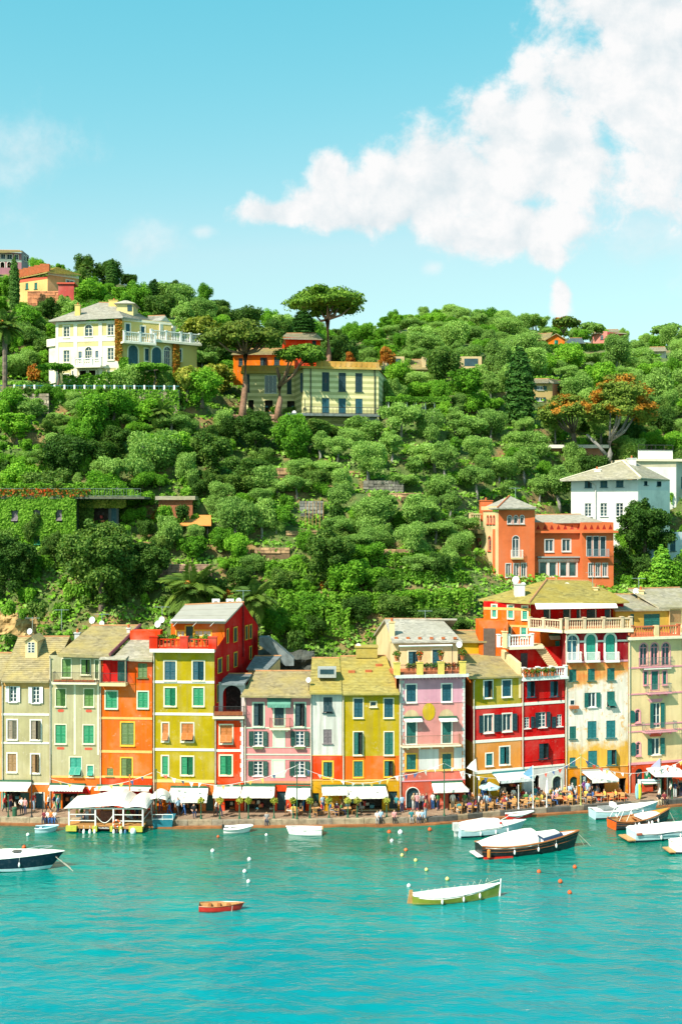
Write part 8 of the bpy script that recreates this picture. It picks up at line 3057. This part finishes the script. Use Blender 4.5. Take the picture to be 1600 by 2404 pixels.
def pose(kind):
 J={'pelvis': (0,0,.93),'spine': (0,0,1.12),'chest': (0,0,1.33),'neck': (0,0,1.48),'head': (0,-.02,1.60),'crown': (0,-.01,1.70),
        'ls': (-.17,0,1.40),'rs': (.17,0,1.40),'le': (-.23,.03,1.13),'re': (.23,.03,1.13),'lw': (-.24,-.06,.90),'rw': (.24,-.06,.90),'lh': (-.24,-.09,.80),'rh': (.24,-.09,.80),
        'lhip': (-.09,0,.88),'rhip': (.09,0,.88),'lk': (-.10,-.01,.48),'rk': (.10,-.01,.48),'la': (-.10,.02,.08),'ra': (.10,.02,.08),'lt': (-.12,-.12,.03),'rt': (.12,-.12,.03)}
 if kind=='walk':
  J.update(lk=(-.10,-.16,.50),la=(-.10,-.18,.10),lt=(-.11,-.33,.05),rk=(.10,.08,.48),ra=(.10,.30,.14),rt=(.11,.20,.04),le=(-.24,.12,1.15),lw=(-.24,.10,.92),lh=(-.24,.08,.82),re=(.24,-.06,1.15),rw=(.23,-.25,1.00),rh=(.22,-.33,.95))
 if kind=='talk':
  J.update(re=(.26,-.05,1.15),rw=(.16,-.25,1.22),rh=(.12,-.32,1.27),le=(-.26,.02,1.14),lw=(-.14,-.16,1.02),lh=(-.06,-.20,1.02),head=(.02,-.03,1.60))
 if kind=='sit':
  dz=-.42
  for k in ('pelvis','spine','chest','neck','head','crown','ls','rs','le','re','lhip','rhip'):
   x,y,z=J[k]
   J[k]=(x,y-.10*max(0,(z-.93)),z+dz)
  J.update(lw=(-.20,-.28,.66),rw=(.20,-.28,.66),lh=(-.14,-.36,.62),rh=(.14,-.36,.62),lk=(-.11,-.44,.50),rk=(.11,-.44,.50),la=(-.11,-.48,.08),ra=(.11,-.44,.08),lt=(-.12,-.62,.04),rt=(.12,-.58,.04))
 E=[('pelvis','spine'),('spine','chest'),('chest','neck'),('neck','head'),('head','crown'),('chest','ls'),('chest','rs'),('ls','le'),('rs','re'),('le','lw'),('re','rw'),('lw','lh'),('rw','rh'),
        ('pelvis','lhip'),('pelvis','rhip'),('lhip','lk'),('rhip','rk'),('lk','la'),('rk','ra'),('la','lt'),('ra','rt')]
 R=dict(pelvis=.135,spine=.12,chest=.15,neck=.055,head=.095,crown=.08,ls=.075,rs=.075,le=.05,re=.05,lw=.035,rw=.035,lh=.035,rh=.035,lhip=.10,rhip=.10,lk=.065,rk=.065,la=.045,ra=.045,lt=.04,rt=.04)
 zone={('chest','neck'): 1,('neck','head'): 0,('head','crown'): 0,('le','lw'): 0,('re','rw'): 0,('lw','lh'): 0,('rw','rh'): 0,('pelvis','lhip'): 2,('pelvis','rhip'): 2,('lhip','lk'): 2,('rhip','rk'): 2,('lk','la'): 2,('rk','ra'): 2,('la','lt'): 4,('ra','rt'): 4}
 return body_mesh('person',J,E,R,zone)
POSES={k: pose(k) for k in ('stand','walk','talk','sit')}
COLS={'red': (.55,.03,.02),'white': (.72,.71,.68),'navy': (.015,.03,.08),'pale blue': (.32,.48,.62),'pink': (.65,.28,.28),'black': (.015,.015,.017),'teal': (.02,.20,.22),'orange': (.62,.18,.03),'grey': (.28,.28,.28),'green': (.05,.20,.05),
  'maroon': (.20,.02,.03),'beige': (.50,.40,.26),'yellow': (.65,.48,.08),'purple': (.18,.05,.22),'blue': (.03,.12,.35)}
SKIN=[paint(c,.6,.1,name='skin') for c in ((.55,.30,.19),(.45,.24,.15),(.62,.36,.25))]
HAIR=[paint(c,.7,.2,name='hair') for c in ((.02,.013,.01),(.10,.05,.02),(.35,.22,.09),(.42,.40,.37))]
USED=set()
rp=random.Random(4)
TOPS,BOTS=list(COLS),['navy','black','blue','beige','white','grey','pale blue']
def person(pz,px,py,place,top=None,bot=None,face=0.0,z=GZ,Y=None,k=1.0):
 if Y is None:
  Y=(CAMZ-z)*F/(py-CY)
 X=(px-CX)*Y/F
 words_={'stand': 'standing','walk': 'walking','talk': 'gesturing','sit': 'sitting'}[pz]
 for _ in range(60):
  t,b=top or rp.choice(TOPS),bot or rp.choice(BOTS)
  if t != b and (t,b,words_,place) not in USED:
   break
 USED.add((t,b,words_,place))
 o=bpy.data.objects.new('person',POSES[pz])
 COL.objects.link(o)
 o.location=(X,Y,z)
 o.rotation_euler.z=face
 s=k*rp.uniform(.98,1.1)
 o.scale=(s,s,s)
 for i,m in enumerate((rp.choice(SKIN),paint(COLS[t],.8,.15,name='cloth'),paint(COLS[b],.8,.15,name='cloth'),rp.choice(HAIR),paint((.06,.05,.045),.6,.2,name='shoes'))):
  o.material_slots[i].link='OBJECT'
  o.material_slots[i].material=m
 tag(o,'person in %s top, %s trousers, %s %s' % (t,b,words_,place),'person','people on the quay')
 return o
W=lambda: rp.uniform(-PI,PI)
person('walk',12,1907,'by the sage shop shutter','red','black',PI/2)
person('stand',25,1903,'at the door of the sage shop','maroon','navy',2.6)
person('talk',51,1911,'beside the green bin','white','black',.4)
person('stand',60,1912,'beside the green bin','pink','navy',-.5,k=.92)
person('walk',114,1906,'outside the orange wall','white','black',-1.4)
person('walk',128,1906,'by the green shop door','navy','beige',1.5)
person('stand',137,1907,'by the green shop door','pale blue','navy',1.2)
person('stand',78,1903,'by the blue door','red','pale blue',.2)
EDGE='on the quay edge '
for px,t,b,w in ((105,'maroon','navy','first in the row'),(113,'white','navy','second in the row'),(121,'orange','blue','third in the row'),(129,'white','blue','last in the row'),(626,'grey','navy','below the wide awnings'),(885,'white','maroon' if False else 'grey','below the yellow-green house'),(893,'pale blue','black','below the yellow-green house'),(925,'pink','black','left of the coral shop'),
        (965,'teal','grey','before the arched door'),(981,'white','navy','before the arched door'),(990,'pale blue','black','before the arched door'),(1545,'black','beige','at the far right'),(1558,'maroon','black','at the far right')):
 X=(px-CX)*114.3/F
 yq=quay_y(X if px<1400 else (px-CX)*121/F)
 person('sit',px,0,EDGE+w,t,b,0,z=.16,Y=yq+.22)
person('walk',377,1906,'right of the raft bar','white','teal' if False else 'blue',0)
for px,py,t in ((398,1914,'red'),(418,1916,'pale blue'),(432,1914,'white'),(447,1908,'maroon'),(405,1908,'orange')):
 person('talk' if px % 2 else 'walk',px,py,'under the olive house awning',t,None,W())
person('walk',508,1917,'past the narrow red house','white','black',PI/2)
person('walk',517,1917,'past the narrow red house','orange','navy',PI/2)
person('sit',455,1918,'under the olive house awning','black','navy',.3,z=GZ+.02)
person('walk',845,1907,'under the wide yellow-green awning','black','grey',1.3)
for px,py,pz,t in ((712,1905,'talk','teal'),(757,1905,'stand','pale blue'),(798,1903,'stand','red'),(930,1907,'stand','teal'),(943,1908,'stand','pale blue'),(970,1902,'talk','beige'),(978,1904,'stand','pink'),(985,1903,'stand','white'),(992,1902,'talk','grey'),(1000,1903,'stand','maroon'),(1015,1900,'stand','white')):
 person(pz,px,py,'by the yellow-green house doors',t,None,W())
person('stand',998,1922,'on the quay by the arched door','red','pale blue',1.0)
for px,py,pz,t in ((1028,1903,'stand','green'),(1062,1903,'stand','white'),(1090,1900,'stand','green'),(1108,1900,'talk','orange'),(1123,1905,'walk','white'),(1128,1906,'stand','black'),(1140,1902,'stand','pale blue'),(1075,1895,'stand','navy'),(1100,1890,'stand','purple'),(1135,1890,'talk','blue'),(1204,1888,'walk','white'),(1212,1886,'stand','black'),(1262,1880,'stand','maroon'),(1255,1884,'stand','teal')):
 person(pz,px,py,'at the cafe below the grey awning',t,None,W())
for px,py,pz,t in ((1336,1882,'walk','pale blue'),(1342,1879,'stand','grey'),(1352,1884,'stand','beige'),(1370,1872,'talk','purple'),(1378,1874,'stand','pale blue'),(1401,1870,'stand','navy'),(1385,1870,'stand','black')):
 person(pz,px,py,'at the cafe below the peeling house',t,None,W())
for px,py,pz,t,b in ((1572,1873,'stand','white','black'),(1583,1873,'talk','navy','white'),(1518,1858,'stand','pink','black'),(1597,1870,'stand','black','navy'),(1591,1866,'stand','grey','black')):
 person(pz,px,py,'near the big white parasol',t,b,W())
for px in (192,205,218,262,300,312,322,180):
 person('stand' if px % 3 else 'sit',px,0,'on the raft bar',None,None,W(),z=.55,Y=113.2+(px % 5)*.35)
def table_proto():
 t=thing('cafe_table','cafe table','table',(0,0,0))
 mb=MB()
 mb.box((-.38,-.38,.70),(.38,.38,.74))
 mb.build('table_top',paint((.55,.30,.12),.5,.2,name='table_wood',scale=5),t)
 mb=MB()
 mb.tube([(0,0,.03),(0,0,.70)],.035,6)
 mb.build('leg',IRON,t)
 mb=MB()
 mb.lathe((0,0,0),[(.24,0),(.22,.03),(.04,.06)],8)
 mb.build('base',IRON,t)
 return t
def chair_proto():
 t=thing('cafe_chair','cafe chair','chair',(0,0,0))
 wd=paint((.62,.30,.10),.5,.2,name='chair_wood',scale=5)
 mb=MB()
 mb.box((-.21,-.21,.43),(.21,.21,.47))
 mb.build('seat',wd,t)
 mb=MB()
 mb.box((-.21,.18,.62),(.21,.21,.88))
 mb.build('backrest',wd,t)
 for x in (-.19,.19):
  for y in (-.19,.19):
   mb=MB()
   mb.tube([(x,y,0),(x,y,.43 if y<0 else .88)],.018,4)
   mb.build('leg',wd,t)
 return t
TP0,CP0=table_proto(),chair_proto()
first=[True,True]
nT=0
ROWS=['front row','middle row','back row']
NTH=['first','second','third','fourth','fifth','sixth','seventh','eighth','ninth','tenth','eleventh','twelfth']
def set_table(X,Y,lab,place,sit=.55):
 global nT
 nT += 1
 t=TP0 if first[0] else copy_tree(TP0)
 first[0]=False
 t.location=(X,Y,GZ)
 t.rotation_euler.z=rp.uniform(-.2,.2)
 tag(t,'wooden cafe table, %s' % lab,'table','cafe tables')
 for k,a in enumerate(rp.sample([0,PI/2,PI,3*PI/2],3)):
  c=CP0 if first[1] else copy_tree(CP0)
  first[1]=False
  x,y=X+math.sin(a)*.66,Y+math.cos(a)*.66
  c.location=(x,y,GZ)
  c.rotation_euler.z=-a+rp.uniform(-.2,.2)
  side={0: 'behind',1: 'right of',2: 'in front of',3: 'left of'}[int(round(a/(PI/2))) % 4]
  tag(c,'wooden chair %s the %s' % (side,lab),'chair','cafe chairs')
  if rp.random()<sit:
   px=CX+F*x/y
   person('sit',px,0,side+' the '+lab,None,None,-a+rp.uniform(-.2,.2),z=GZ-.02,Y=y)
for r_,(off,n) in enumerate(((1.2,11),(2.5,11),(3.7,8))):
 for i in range(n):
  px=1062+285*(i+.5+rp.uniform(-.15,.15))/n
  Yg=117
  for _ in range(4):
   Yg=quay_y((px-CX)*Yg/F)+off
  set_table((px-CX)*Yg/F,Yg,'%s %s table' % (NTH[i],ROWS[r_].replace(' ','-')),'cafe')
for i in range(4):
 px=1378+26*i
 Yg=119
 for _ in range(4):
  Yg=quay_y((px-CX)*Yg/F)+1.3
 set_table((px-CX)*Yg/F,Yg,'%s red-canopy table' % NTH[i],'cafe')
for i,px in enumerate((740,790,815,690)):
 set_table((px-CX)*115.4/F,115.4,'table before %s' % ('the peeling house','the yellow-green house','the wide awning','the narrow awning')[i],'awnings',.7)
def pole(label,px,py_top,Y,r=.045,mat=GREENPOST,lamp=False,name='pole',z=GZ):
 p=at(px,0,Y)
 h=thing(name,label,'pole',(p.x,p.y,z))
 zt=at(px,py_top,Y).z
 mb=MB()
 mb.tube([(p.x,p.y,z),(p.x,p.y,zt)],[r*1.2,r],6)
 mb.build('shaft',mat,h)
 mb=MB()
 mb.lathe((p.x,p.y,z),[(r*2.6,0),(r*2.6,.06),(r*1.5,.3),(r*1.2,.34)],8)
 mb.build('foot',mat,h)
 mb=MB()
 mb.ball((p.x,p.y,zt+r*1.2),r*1.8,r*1.8,r*1.8,6,4)
 mb.build('finial',mat,h)
 return h
GY=paint((.35,.38,.12),.5,.2,name='yellow_green_post')
for px,yt,lab,m in ((20,1868,'short green pole before the sage shop',GREENPOST),(75,1803,'tall thin pole with flag line before the sage house',IRON),(101,1862,'thin grey pole beside the seated people',IRON),(367,1808,'tall green pole right of the raft canopy',GREENPOST),(697,1796,'tall green pole before the narrow awning',GREENPOST),(1042,1790,'tall green pole before the coral shop',GREENPOST),
        (1120,1828,'dark pole at the cafe left of the parasol',IRON),(1362,1773,'tall yellow-green pole before the peeling house',GY)):
 Y=quay_y((px-CX)*114.5/F if px<1100 else (px-CX)*118.5/F)+.35
 pole(lab,px,yt,Y,.05,m)
for px,w in ((472,'right edge of the olive awning'),(516,'left edge of the red house awning'),(562,'right edge of the red house awning'),(583,'left edge of the wide pink-house awning'),(643,'right edge of the wide pink-house awning'),(688,'left edge of the narrow pink-house awning'),(727,'right edge of the narrow pink-house awning'),(772,'left edge of the peeling house awning'),(816,'right edge of the peeling house awning'),(838,'left edge of the yellow-green awning'),(907,'right edge of the yellow-green awning')):
 pole('green awning post with flower basket at the '+w,px,1873,quay_y((px-CX)*114/F)+.7,.05,name='awning_post')
for px,yt,w in ((1216,1845,'left of the bike-blue door'),(1250,1800,'carrying the blue flag'),(1282,1838,'by the closed umbrella')):
 pole('white pole '+w,px,yt,quay_y((px-CX)*117.5/F)+.4,.04,WHITE,name='white_pole')
for px,yt,w in ((1550,1784,'carrying the lilac flag'),(1576,1824,'under the big white parasol')):
 pole('slim green pole '+w,px,yt,quay_y((px-CX)*121.4/F)+.5,.04,GREENPOST)
for px in (472,516,562,583,643,688,727,772,816,838,907):
 Y=quay_y((px-CX)*114/F)+.6
 p=at(px,1880,Y)
 L=[(p.x,p.y,p.z,.34,.34,.3)]
 me=crown_mesh('basket',L,160,.13,LEAF['chest'],px,1.3)
 o=bpy.data.objects.new('flower_basket',me)
 for v in me.vertices:
  v.co -= Vector((p.x,p.y,p.z))
 o.location=p
 COL.objects.link(o)
 tag(o,'round flower basket hanging on the awning post','flower basket','hanging flower baskets')
FB={472: 'right end of the olive awning',516: 'left end of the red house awning',562: 'right end of the red house awning',583: 'left end of the wide pink-house awning',643: 'right end of the wide pink-house awning',688: 'left end of the narrow awning',727: 'right end of the narrow awning',772: 'left end of the peeling house awning',816: 'right end of the peeling house awning',838: 'left end of the yellow-green awning',907: 'right end of the yellow-green awning'}
for o,px in zip([o for o in COL.objects if o.name.startswith('flower_basket')],FB):
 o['label']='round flower basket on the post at the '+FB[px]
def bunting(label,pts,Y,seed):
 P=[at(x,y,Y if not isinstance(Y,list) else Y[i]) for i,(x,y) in enumerate(pts)]
 h=thing('bunting',label,'bunting',P[0])
 rr=random.Random(seed)
 line=[]
 for a,b in zip(P[:-1],P[1:]):
  for i in range(10):
   t=i/10
   line.append(a.lerp(b,t)+Vector((0,0,-.25*math.sin(PI*t))))
 line.append(P[-1])
 mb=MB()
 mb.tube(line,.018,4)
 mb.build('cord',WHITE,h)
 cs=[(.75,.74,.7),(.62,.08,.04),(.75,.74,.7),(.65,.45,.10),(.75,.74,.7),(.05,.09,.2)]
 for i in range(2,len(line)-2,2):
  p=line[i]
  w=rr.uniform(.14,.24)
  m=MB()
  sw=rr.uniform(-.15,.2)
  A,B,C=p+Vector((-w,0,0)),p+Vector((w,0,.0)),p+Vector((sw,rr.uniform(-.2,.2),-rr.uniform(.35,.55)))
  m.poly([A,B,C])
  m.poly([A+Vector((0,.012,0)),C+Vector((0,.012,0)),B+Vector((0,.012,0))])
  m.build('pennant',paint(rr.choice(cs),.8,.1,name='pennant'),h)
 return h
bunting('string of pennants from the sage house to the olive house',[(117,1828),(235,1846),(358,1814)],115.6,1)
bunting('string of pennants from the olive house to the tall pole',[(367,1811),(470,1838),(560,1838),(697,1797)],115.2,2)
bunting('string of pennants across the yellow-green house',[(697,1797),(830,1838),(930,1822),(1042,1792)],115.0,3)
bunting('string of pennants across the cafe to the yellow-green pole',[(1042,1792),(1140,1826),(1280,1815),(1362,1776)],[115.2,117,118.2,119.2],4)
bunting('string of pennants from the yellow-green pole to the right edge',[(1362,1776),(1440,1812),(1535,1808),(1612,1778)],[119.2,120.4,121.6,122.6],5)
def flag(label,pts,Y,col):
 P=[at(x,y,Y) for x,y in pts]
 mb=MB()
 mb.poly(P)
 mb.poly([p+Vector((0,.015,0)) for p in P][::-1])
 o=mb.build('flag',paint(col,.85,.12,name='flag_cloth',scale=1.5),origin=P[0])
 return tag(o,label,'flag')
flag('large white triangular flag before the olive-red house',[(1116,1781),(1119,1813),(1094,1803),(1105,1790)],117.2,(.78,.77,.74))
pole('thin pole of the white triangular flag',1118,1780,117.6,.03,IRON)
flag('blue and yellow triangular flag before the red house',[(1248,1798),(1249,1829),(1226,1817)],118.0,(.16,.36,.55))
flag('lilac triangular flag above the big white parasol',[(1548,1780),(1549,1802),(1526,1800)],121.9,(.42,.42,.62))
def parasol(label,px,py,Y,w,rise,mat,square=False,drop=0.0):
 p=at(px,py,Y)
 h=thing('parasol',label,'parasol',(p.x,p.y,GZ))
 mb=MB()
 n=4 if square else 8
 a0=PI/4 if square else 0
 R_=w/2*(1.41 if square else 1)
 top=Vector((p.x,p.y,p.z+rise))
 for i in range(n):
  a,b=a0+2*PI*i/n,a0+2*PI*(i+1)/n
  A,B=Vector((p.x+R_*math.cos(a),p.y+R_*math.sin(a),p.z)),Vector((p.x+R_*math.cos(b),p.y+R_*math.sin(b),p.z))
  mb.poly([A,B,top])
  mb.poly([A+Vector((0,0,-.15)),B+Vector((0,0,-.15)),B,A])
 mb.build('canopy',mat,h)
 mb=MB()
 mb.tube([(p.x,p.y,GZ),(p.x,p.y,p.z+rise)],.035,6)
 mb.build('pole',WHITE,h)
 mb=MB()
 for i in range(n):
  a=a0+2*PI*i/n
  mb.tube([(p.x,p.y,p.z+rise*.9),(p.x+R_*math.cos(a),p.y+R_*math.sin(a),p.z-.02)],.015,3)
 mb.build('ribs',WHITE,h)
parasol('big white square parasol at the right edge',1565,1812,123.2,3.6,.7,CANVAS,True)
parasol('pale blue parasol at the arched mustard door',1148,1847,118.6,2.2,.5,paint((.45,.62,.68),.85,.1,name='pale_blue_canvas'))
h=thing('closed_umbrella','closed white umbrella beside the arched grey doorway','umbrella',at(1283,1885,120.5))
p=at(1283,0,120.5)
mb=MB()
mb.lathe((p.x,p.y,at(0,1862,120.5).z),[(.2,0),(.17,.5),(.05,1.4)],8)
mb.build('cloth',paint((.65,.72,.74),.85,.1,name='grey_white_canvas'),h)
mb=MB()
mb.tube([(p.x,p.y,GZ),(p.x,p.y,at(0,1826,120.5).z)],.03,6)
mb.build('pole',WHITE,h)
h=thing('red_canopy','long low red canopy over the cafe tables behind the white boat','canopy',at(1432,1890,121.2))
f=fac(RP,1397,1466,121.0,121.8)
z1,z0=zat(f,RP,1432,1862),zat(f,RP,1432,1874)
mb=MB()
mb.hexa([f.W(0,z0,.5),f.W(f.L,z0,.5),f.W(f.L,z0,-1.2),f.W(0,z0,-1.2),f.W(.1,z0+.3,.4),f.W(f.L-.1,z0+.3,.4),f.W(f.L-.3,z1,-.3),f.W(.3,z1,-.3)])
mb.build('cloth',paint((.66,.07,.02),.85,.12,name='red_canvas'),h)
mb=MB()
for u in (.1,f.L-.1):
 for o_ in (.4,-1.1):
  mb.tube([f.W(u,GZ,o_),f.W(u,z0,o_)],.035,5)
mb.build('posts',WHITE,h)
h=thing('red_parasol','small red table canopy before the arched grey doorway','canopy',at(1312,1885,120))
f=fac(RP,1292,1328,120.2,120.6)
z1,z0=zat(f,RP,1310,1869),zat(f,RP,1310,1877)
mb=MB()
mb.hexa([f.W(0,z0,.5),f.W(f.L,z0,.5),f.W(f.L,z0,-.8),f.W(0,z0,-.8),f.W(.1,z0+.15,.4),f.W(f.L-.1,z0+.15,.4),f.W(f.L-.3,z1,-.3),f.W(.3,z1,-.3)])
mb.build('cloth',paint((.66,.10,.02),.85,.12,name='red_canvas2'),h)
mb=MB()
for u in (.1,f.L-.1):
 mb.tube([f.W(u,GZ,-.1),f.W(u,z0+.1,-.1)],.035,5)
mb.build('posts',WHITE,h)
p=at(35,1917,(CAMZ-GZ)*F/(1917-CY))
h=thing('litter_bin','dark green litter bin on the quay before the sage shop','bin',p)
mb=MB()
mb.lathe(p,[(.2,0),(.23,.05),(.24,.75),(.26,.8)],12)
mb.build('body',GREENPOST,h)
mb=MB()
mb.lathe(p+Vector((0,0,.8)),[(.27,0),(.24,.1),(.1,.16)],12)
mb.build('lid',GREENPOST,h)
for x,c,lab in ((1494,(.25,.5,.55),'pale blue surfboard leaning upright on the quay'),(1500,(.55,.55,.05),'yellow-green surfboard leaning upright on the quay')):
 p=at(x,0,121.6)
 mb=MB()
 mb.ball((p.x,p.y,GZ+.85),.22,.08,.85,10,8)
 o=mb.build('surfboard',paint(c,.4,.15,name='board_paint'),smooth=True,origin=(p.x,p.y,GZ))
 tag(o,lab,'surfboard')
h=thing('boat_rack','small rack with blue and white striped boats beside the arched red doorway','rack',at(1525,1860,123.6))
f=fac(RE,750,945,123.4,123.9)
mb=MB()
for u in (.1,f.L-.1):
 f.box(mb,u-.05,u+.05,GZ,zat(f,RE,850,1860),-.3,.3)
mb.build('frame',WHITE,h)
for k,yy in enumerate((1870,1890)):
 mb=MB()
 z=zat(f,RE,850,yy)
 c=f.W(f.L/2,z,0)
 mb.ball(c,f.L/2,.35,.14,12,6)
 mb.build('striped_boat',[SKYB,GEL][k],h,smooth=True)
def pot(label,p,fl=True,s=1.0,grp=None):
 h=thing('flower_pot',label,'flower pot',p,grp)
 mb=MB()
 mb.lathe(p,[(.14*s,0),(.2*s,.28*s),(.23*s,.3*s),(.23*s,.34*s)],9)
 mb.build('pot',TERRA,h)
 me=crown_mesh('plant',[(0,0,.55*s,.32*s,.32*s,.28*s)],130,.12*s,LEAF['flower' if fl else 'hedge'],int(abs(p[0]*100)),1.3)
 c=bpy.data.objects.new('plant',me)
 COL.objects.link(c)
 c.parent=h
k=0
zt=zat(PINK_FR,RC,1230,640)+.25
for i,x in enumerate((1115,1310,1508,905)):
 u=PINK_FR.uz(*RC(x,560),.5)[0]
 pot('flower pot on the %s yellow pier of the pink house terrace' % ('second','third','last','first')[i],PINK_FR.W(u,zt+1.28,.5),True,1.2)
for i in range(12):
 u=.9+(PINK_FR.L-1.2)*i/12
 pot('geranium pot on the pink house terrace rail, %s from its first pier' % NTH[i],PINK_FR.W(u,zt+.2,.25),True,.9,'terrace geraniums')
zr=zat(REDH_FR,RD,800,950)
for i,x in enumerate((660,720,770,840,900)):
 u=REDH_FR.uz(*RD(x,920),.7)[0]
 pot('red geranium pot hanging on the white balustrade, %s from the parapet' % NTH[i],REDH_FR.W(u,zr+.2,.6),True,1.1,'balustrade pots')
zo=zat(OLIVE_FR,RB,360,490)+.1
for i,x in enumerate((140,250,470,560)):
 u=OLIVE_FR.uz(*RB(x,440),0)[0]
 pot('potted plant on the red roof terrace, %s from its corner' % NTH[i],OLIVE_FR.W(u,zo+.3,-.4),i % 2==0,1.3,'roof terrace pots')
def dish(label,R,x,y,Y,r=.42,tilt=.5,face=-.5):
 p=at(*R(x,y),Y)
 h=thing('satellite_dish',label,'satellite dish',p+Vector((0,0,-1.0)))
 mb=MB()
 n=14
 rot=Matrix.Rotation(face,3,'Z') @ Matrix.Rotation(PI/2-tilt*.4,3,'X')
 prev=None
 rings=[]
 for k in range(4):
  q=k/3
  rings.append([p+rot @ Vector((r*q*math.cos(2*PI*j/n),r*q*math.sin(2*PI*j/n),r*.22*q*q)) for j in range(n)])
 for k in range(3):
  for j in range(n):
   mb.poly([rings[k][j],rings[k][(j+1) % n],rings[k+1][(j+1) % n],rings[k+1][j]])
 mb.build('reflector',paint((.62,.63,.62),.5,.1,name='dish_grey'),h,smooth=True)
 mb=MB()
 mb.tube([p,p+rot @ Vector((0,0,r*.9))],.02,4)
 mb.tube([p+Vector((0,.1,0)),p+Vector((0,.1,-1.3))],.035,5)
 mb.build('arm',IRON,h)
for R,x,y,Y,r,lab in ((RA,852,62,124.6,.38,'satellite dish at the ridge of the sage balcony house'),(RA,940,95,124.8,.34,'smaller satellite dish behind the sage balcony house ridge'),(RA,278,165,125.5,.34,'satellite dish behind the dormer roof'),(RA,1455,98,124,.38,'tilted satellite dish left of the red roof terrace'),(RA,1492,58,124.3,.36,'upper satellite dish left of the red roof terrace'),
        (RB,866,45,126.6,.38,'satellite dish at the top of the red gable'),(RC,95,690,117.6,.28,'satellite dish between the pink and peeling roofs'),(RC,552,378,124.5,.3,'satellite dish above the yellow-green roof'),(RC,1480,365,121,.34,'blue-grey satellite dish at the cream penthouse corner'),
        (RD,570,80,129.4,.42,'large satellite dish on the orange house chimney'),(RD,635,128,129.2,.33,'lower satellite dish on the orange house chimney'),(RD,1025,130,133.5,.34,'satellite dish behind the hipped ridge'),(RE,728,182,133.5,.36,'satellite dish on the yellow penthouse chimney'),
        (RI,867,783,152,.38,'satellite dish on the ivy house terrace'),(RS,848,1030,180,.34,'white satellite dish below the striped villa')):
 dish(lab,R,x,y,Y,r,.5,-.4)
for R,x,y,y2,Y,lab in ((RA,940,0,80,125,'television aerial behind the sage roof'),(RA,568,-40,110,127,'television aerial behind the dormer'),(RB,160,90,250,124.5,'television aerial left of the concrete roof'),(RB,905,-60,80,126.5,'television aerial on the red gable'),(RC,1165,48,130,127.5,'television aerial on the cream penthouse'),(RE,752,60,190,134,'tall television aerial on the yellow penthouse'),(RE,340,10,160,132,'white aerial mast beside the hipped roof'),(RT,388,375,440,153.6,'aerial on the square tower'),(RA,300,35,200,126,'thin white aerial left of the dormer')):
 a,b=at(*R(x,y),Y),at(*R(x,y2),Y)
 h=thing('television_aerial',lab,'aerial',b)
 mb=MB()
 mb.tube([b+Vector((0,0,-.5)),a],.035,5)
 mb.build('mast',CHROME,h)
 mb=MB()
 mb.tube([a+Vector((-.8,0,-.1)),a+Vector((.8,0,-.1))],.022,4)
 for i in range(5):
  mb.tube([a+Vector((-.7+.35*i,-.3,-.1)),a+Vector((-.7+.35*i,.3,-.1))],.014,3)
 mb.build('antenna',CHROME,h)
for x,lab in ((655,'left-hand white air conditioner box on the concrete roof'),(785,'right-hand white air conditioner box on the concrete roof')):
 p=at(*RB(x,75),126.4)
 h=thing('air_conditioner',lab,'air conditioner',p)
 mb=MB()
 mb.box((p.x-.42,p.y-.2,p.z-.3),(p.x+.42,p.y+.2,p.z+.62))
 mb.build('case',GEL,h)
 mb=MB()
 c=Vector((p.x,p.y-.205,p.z+.17))
 mb.poly([c+Vector((.26*math.cos(t),0,.26*math.sin(t))) for t in np.linspace(0,2*PI,14,endpoint=False)])
 mb.build('fan_grille',paint((.25,.25,.24),.6,.1,name='grille'),h)
for i in range(6):
 p=hit(*RM(690+18*i,615))
 mb=MB()
 mb.tube([p,p+Vector((.05,0,3.6))],.04,4)
 o=mb.build('bean_pole',WOODL,origin=p)
 tag(o,'upright bean pole in the vegetable plot, %s from the round bush' % NTH[i],'pole','bean poles')
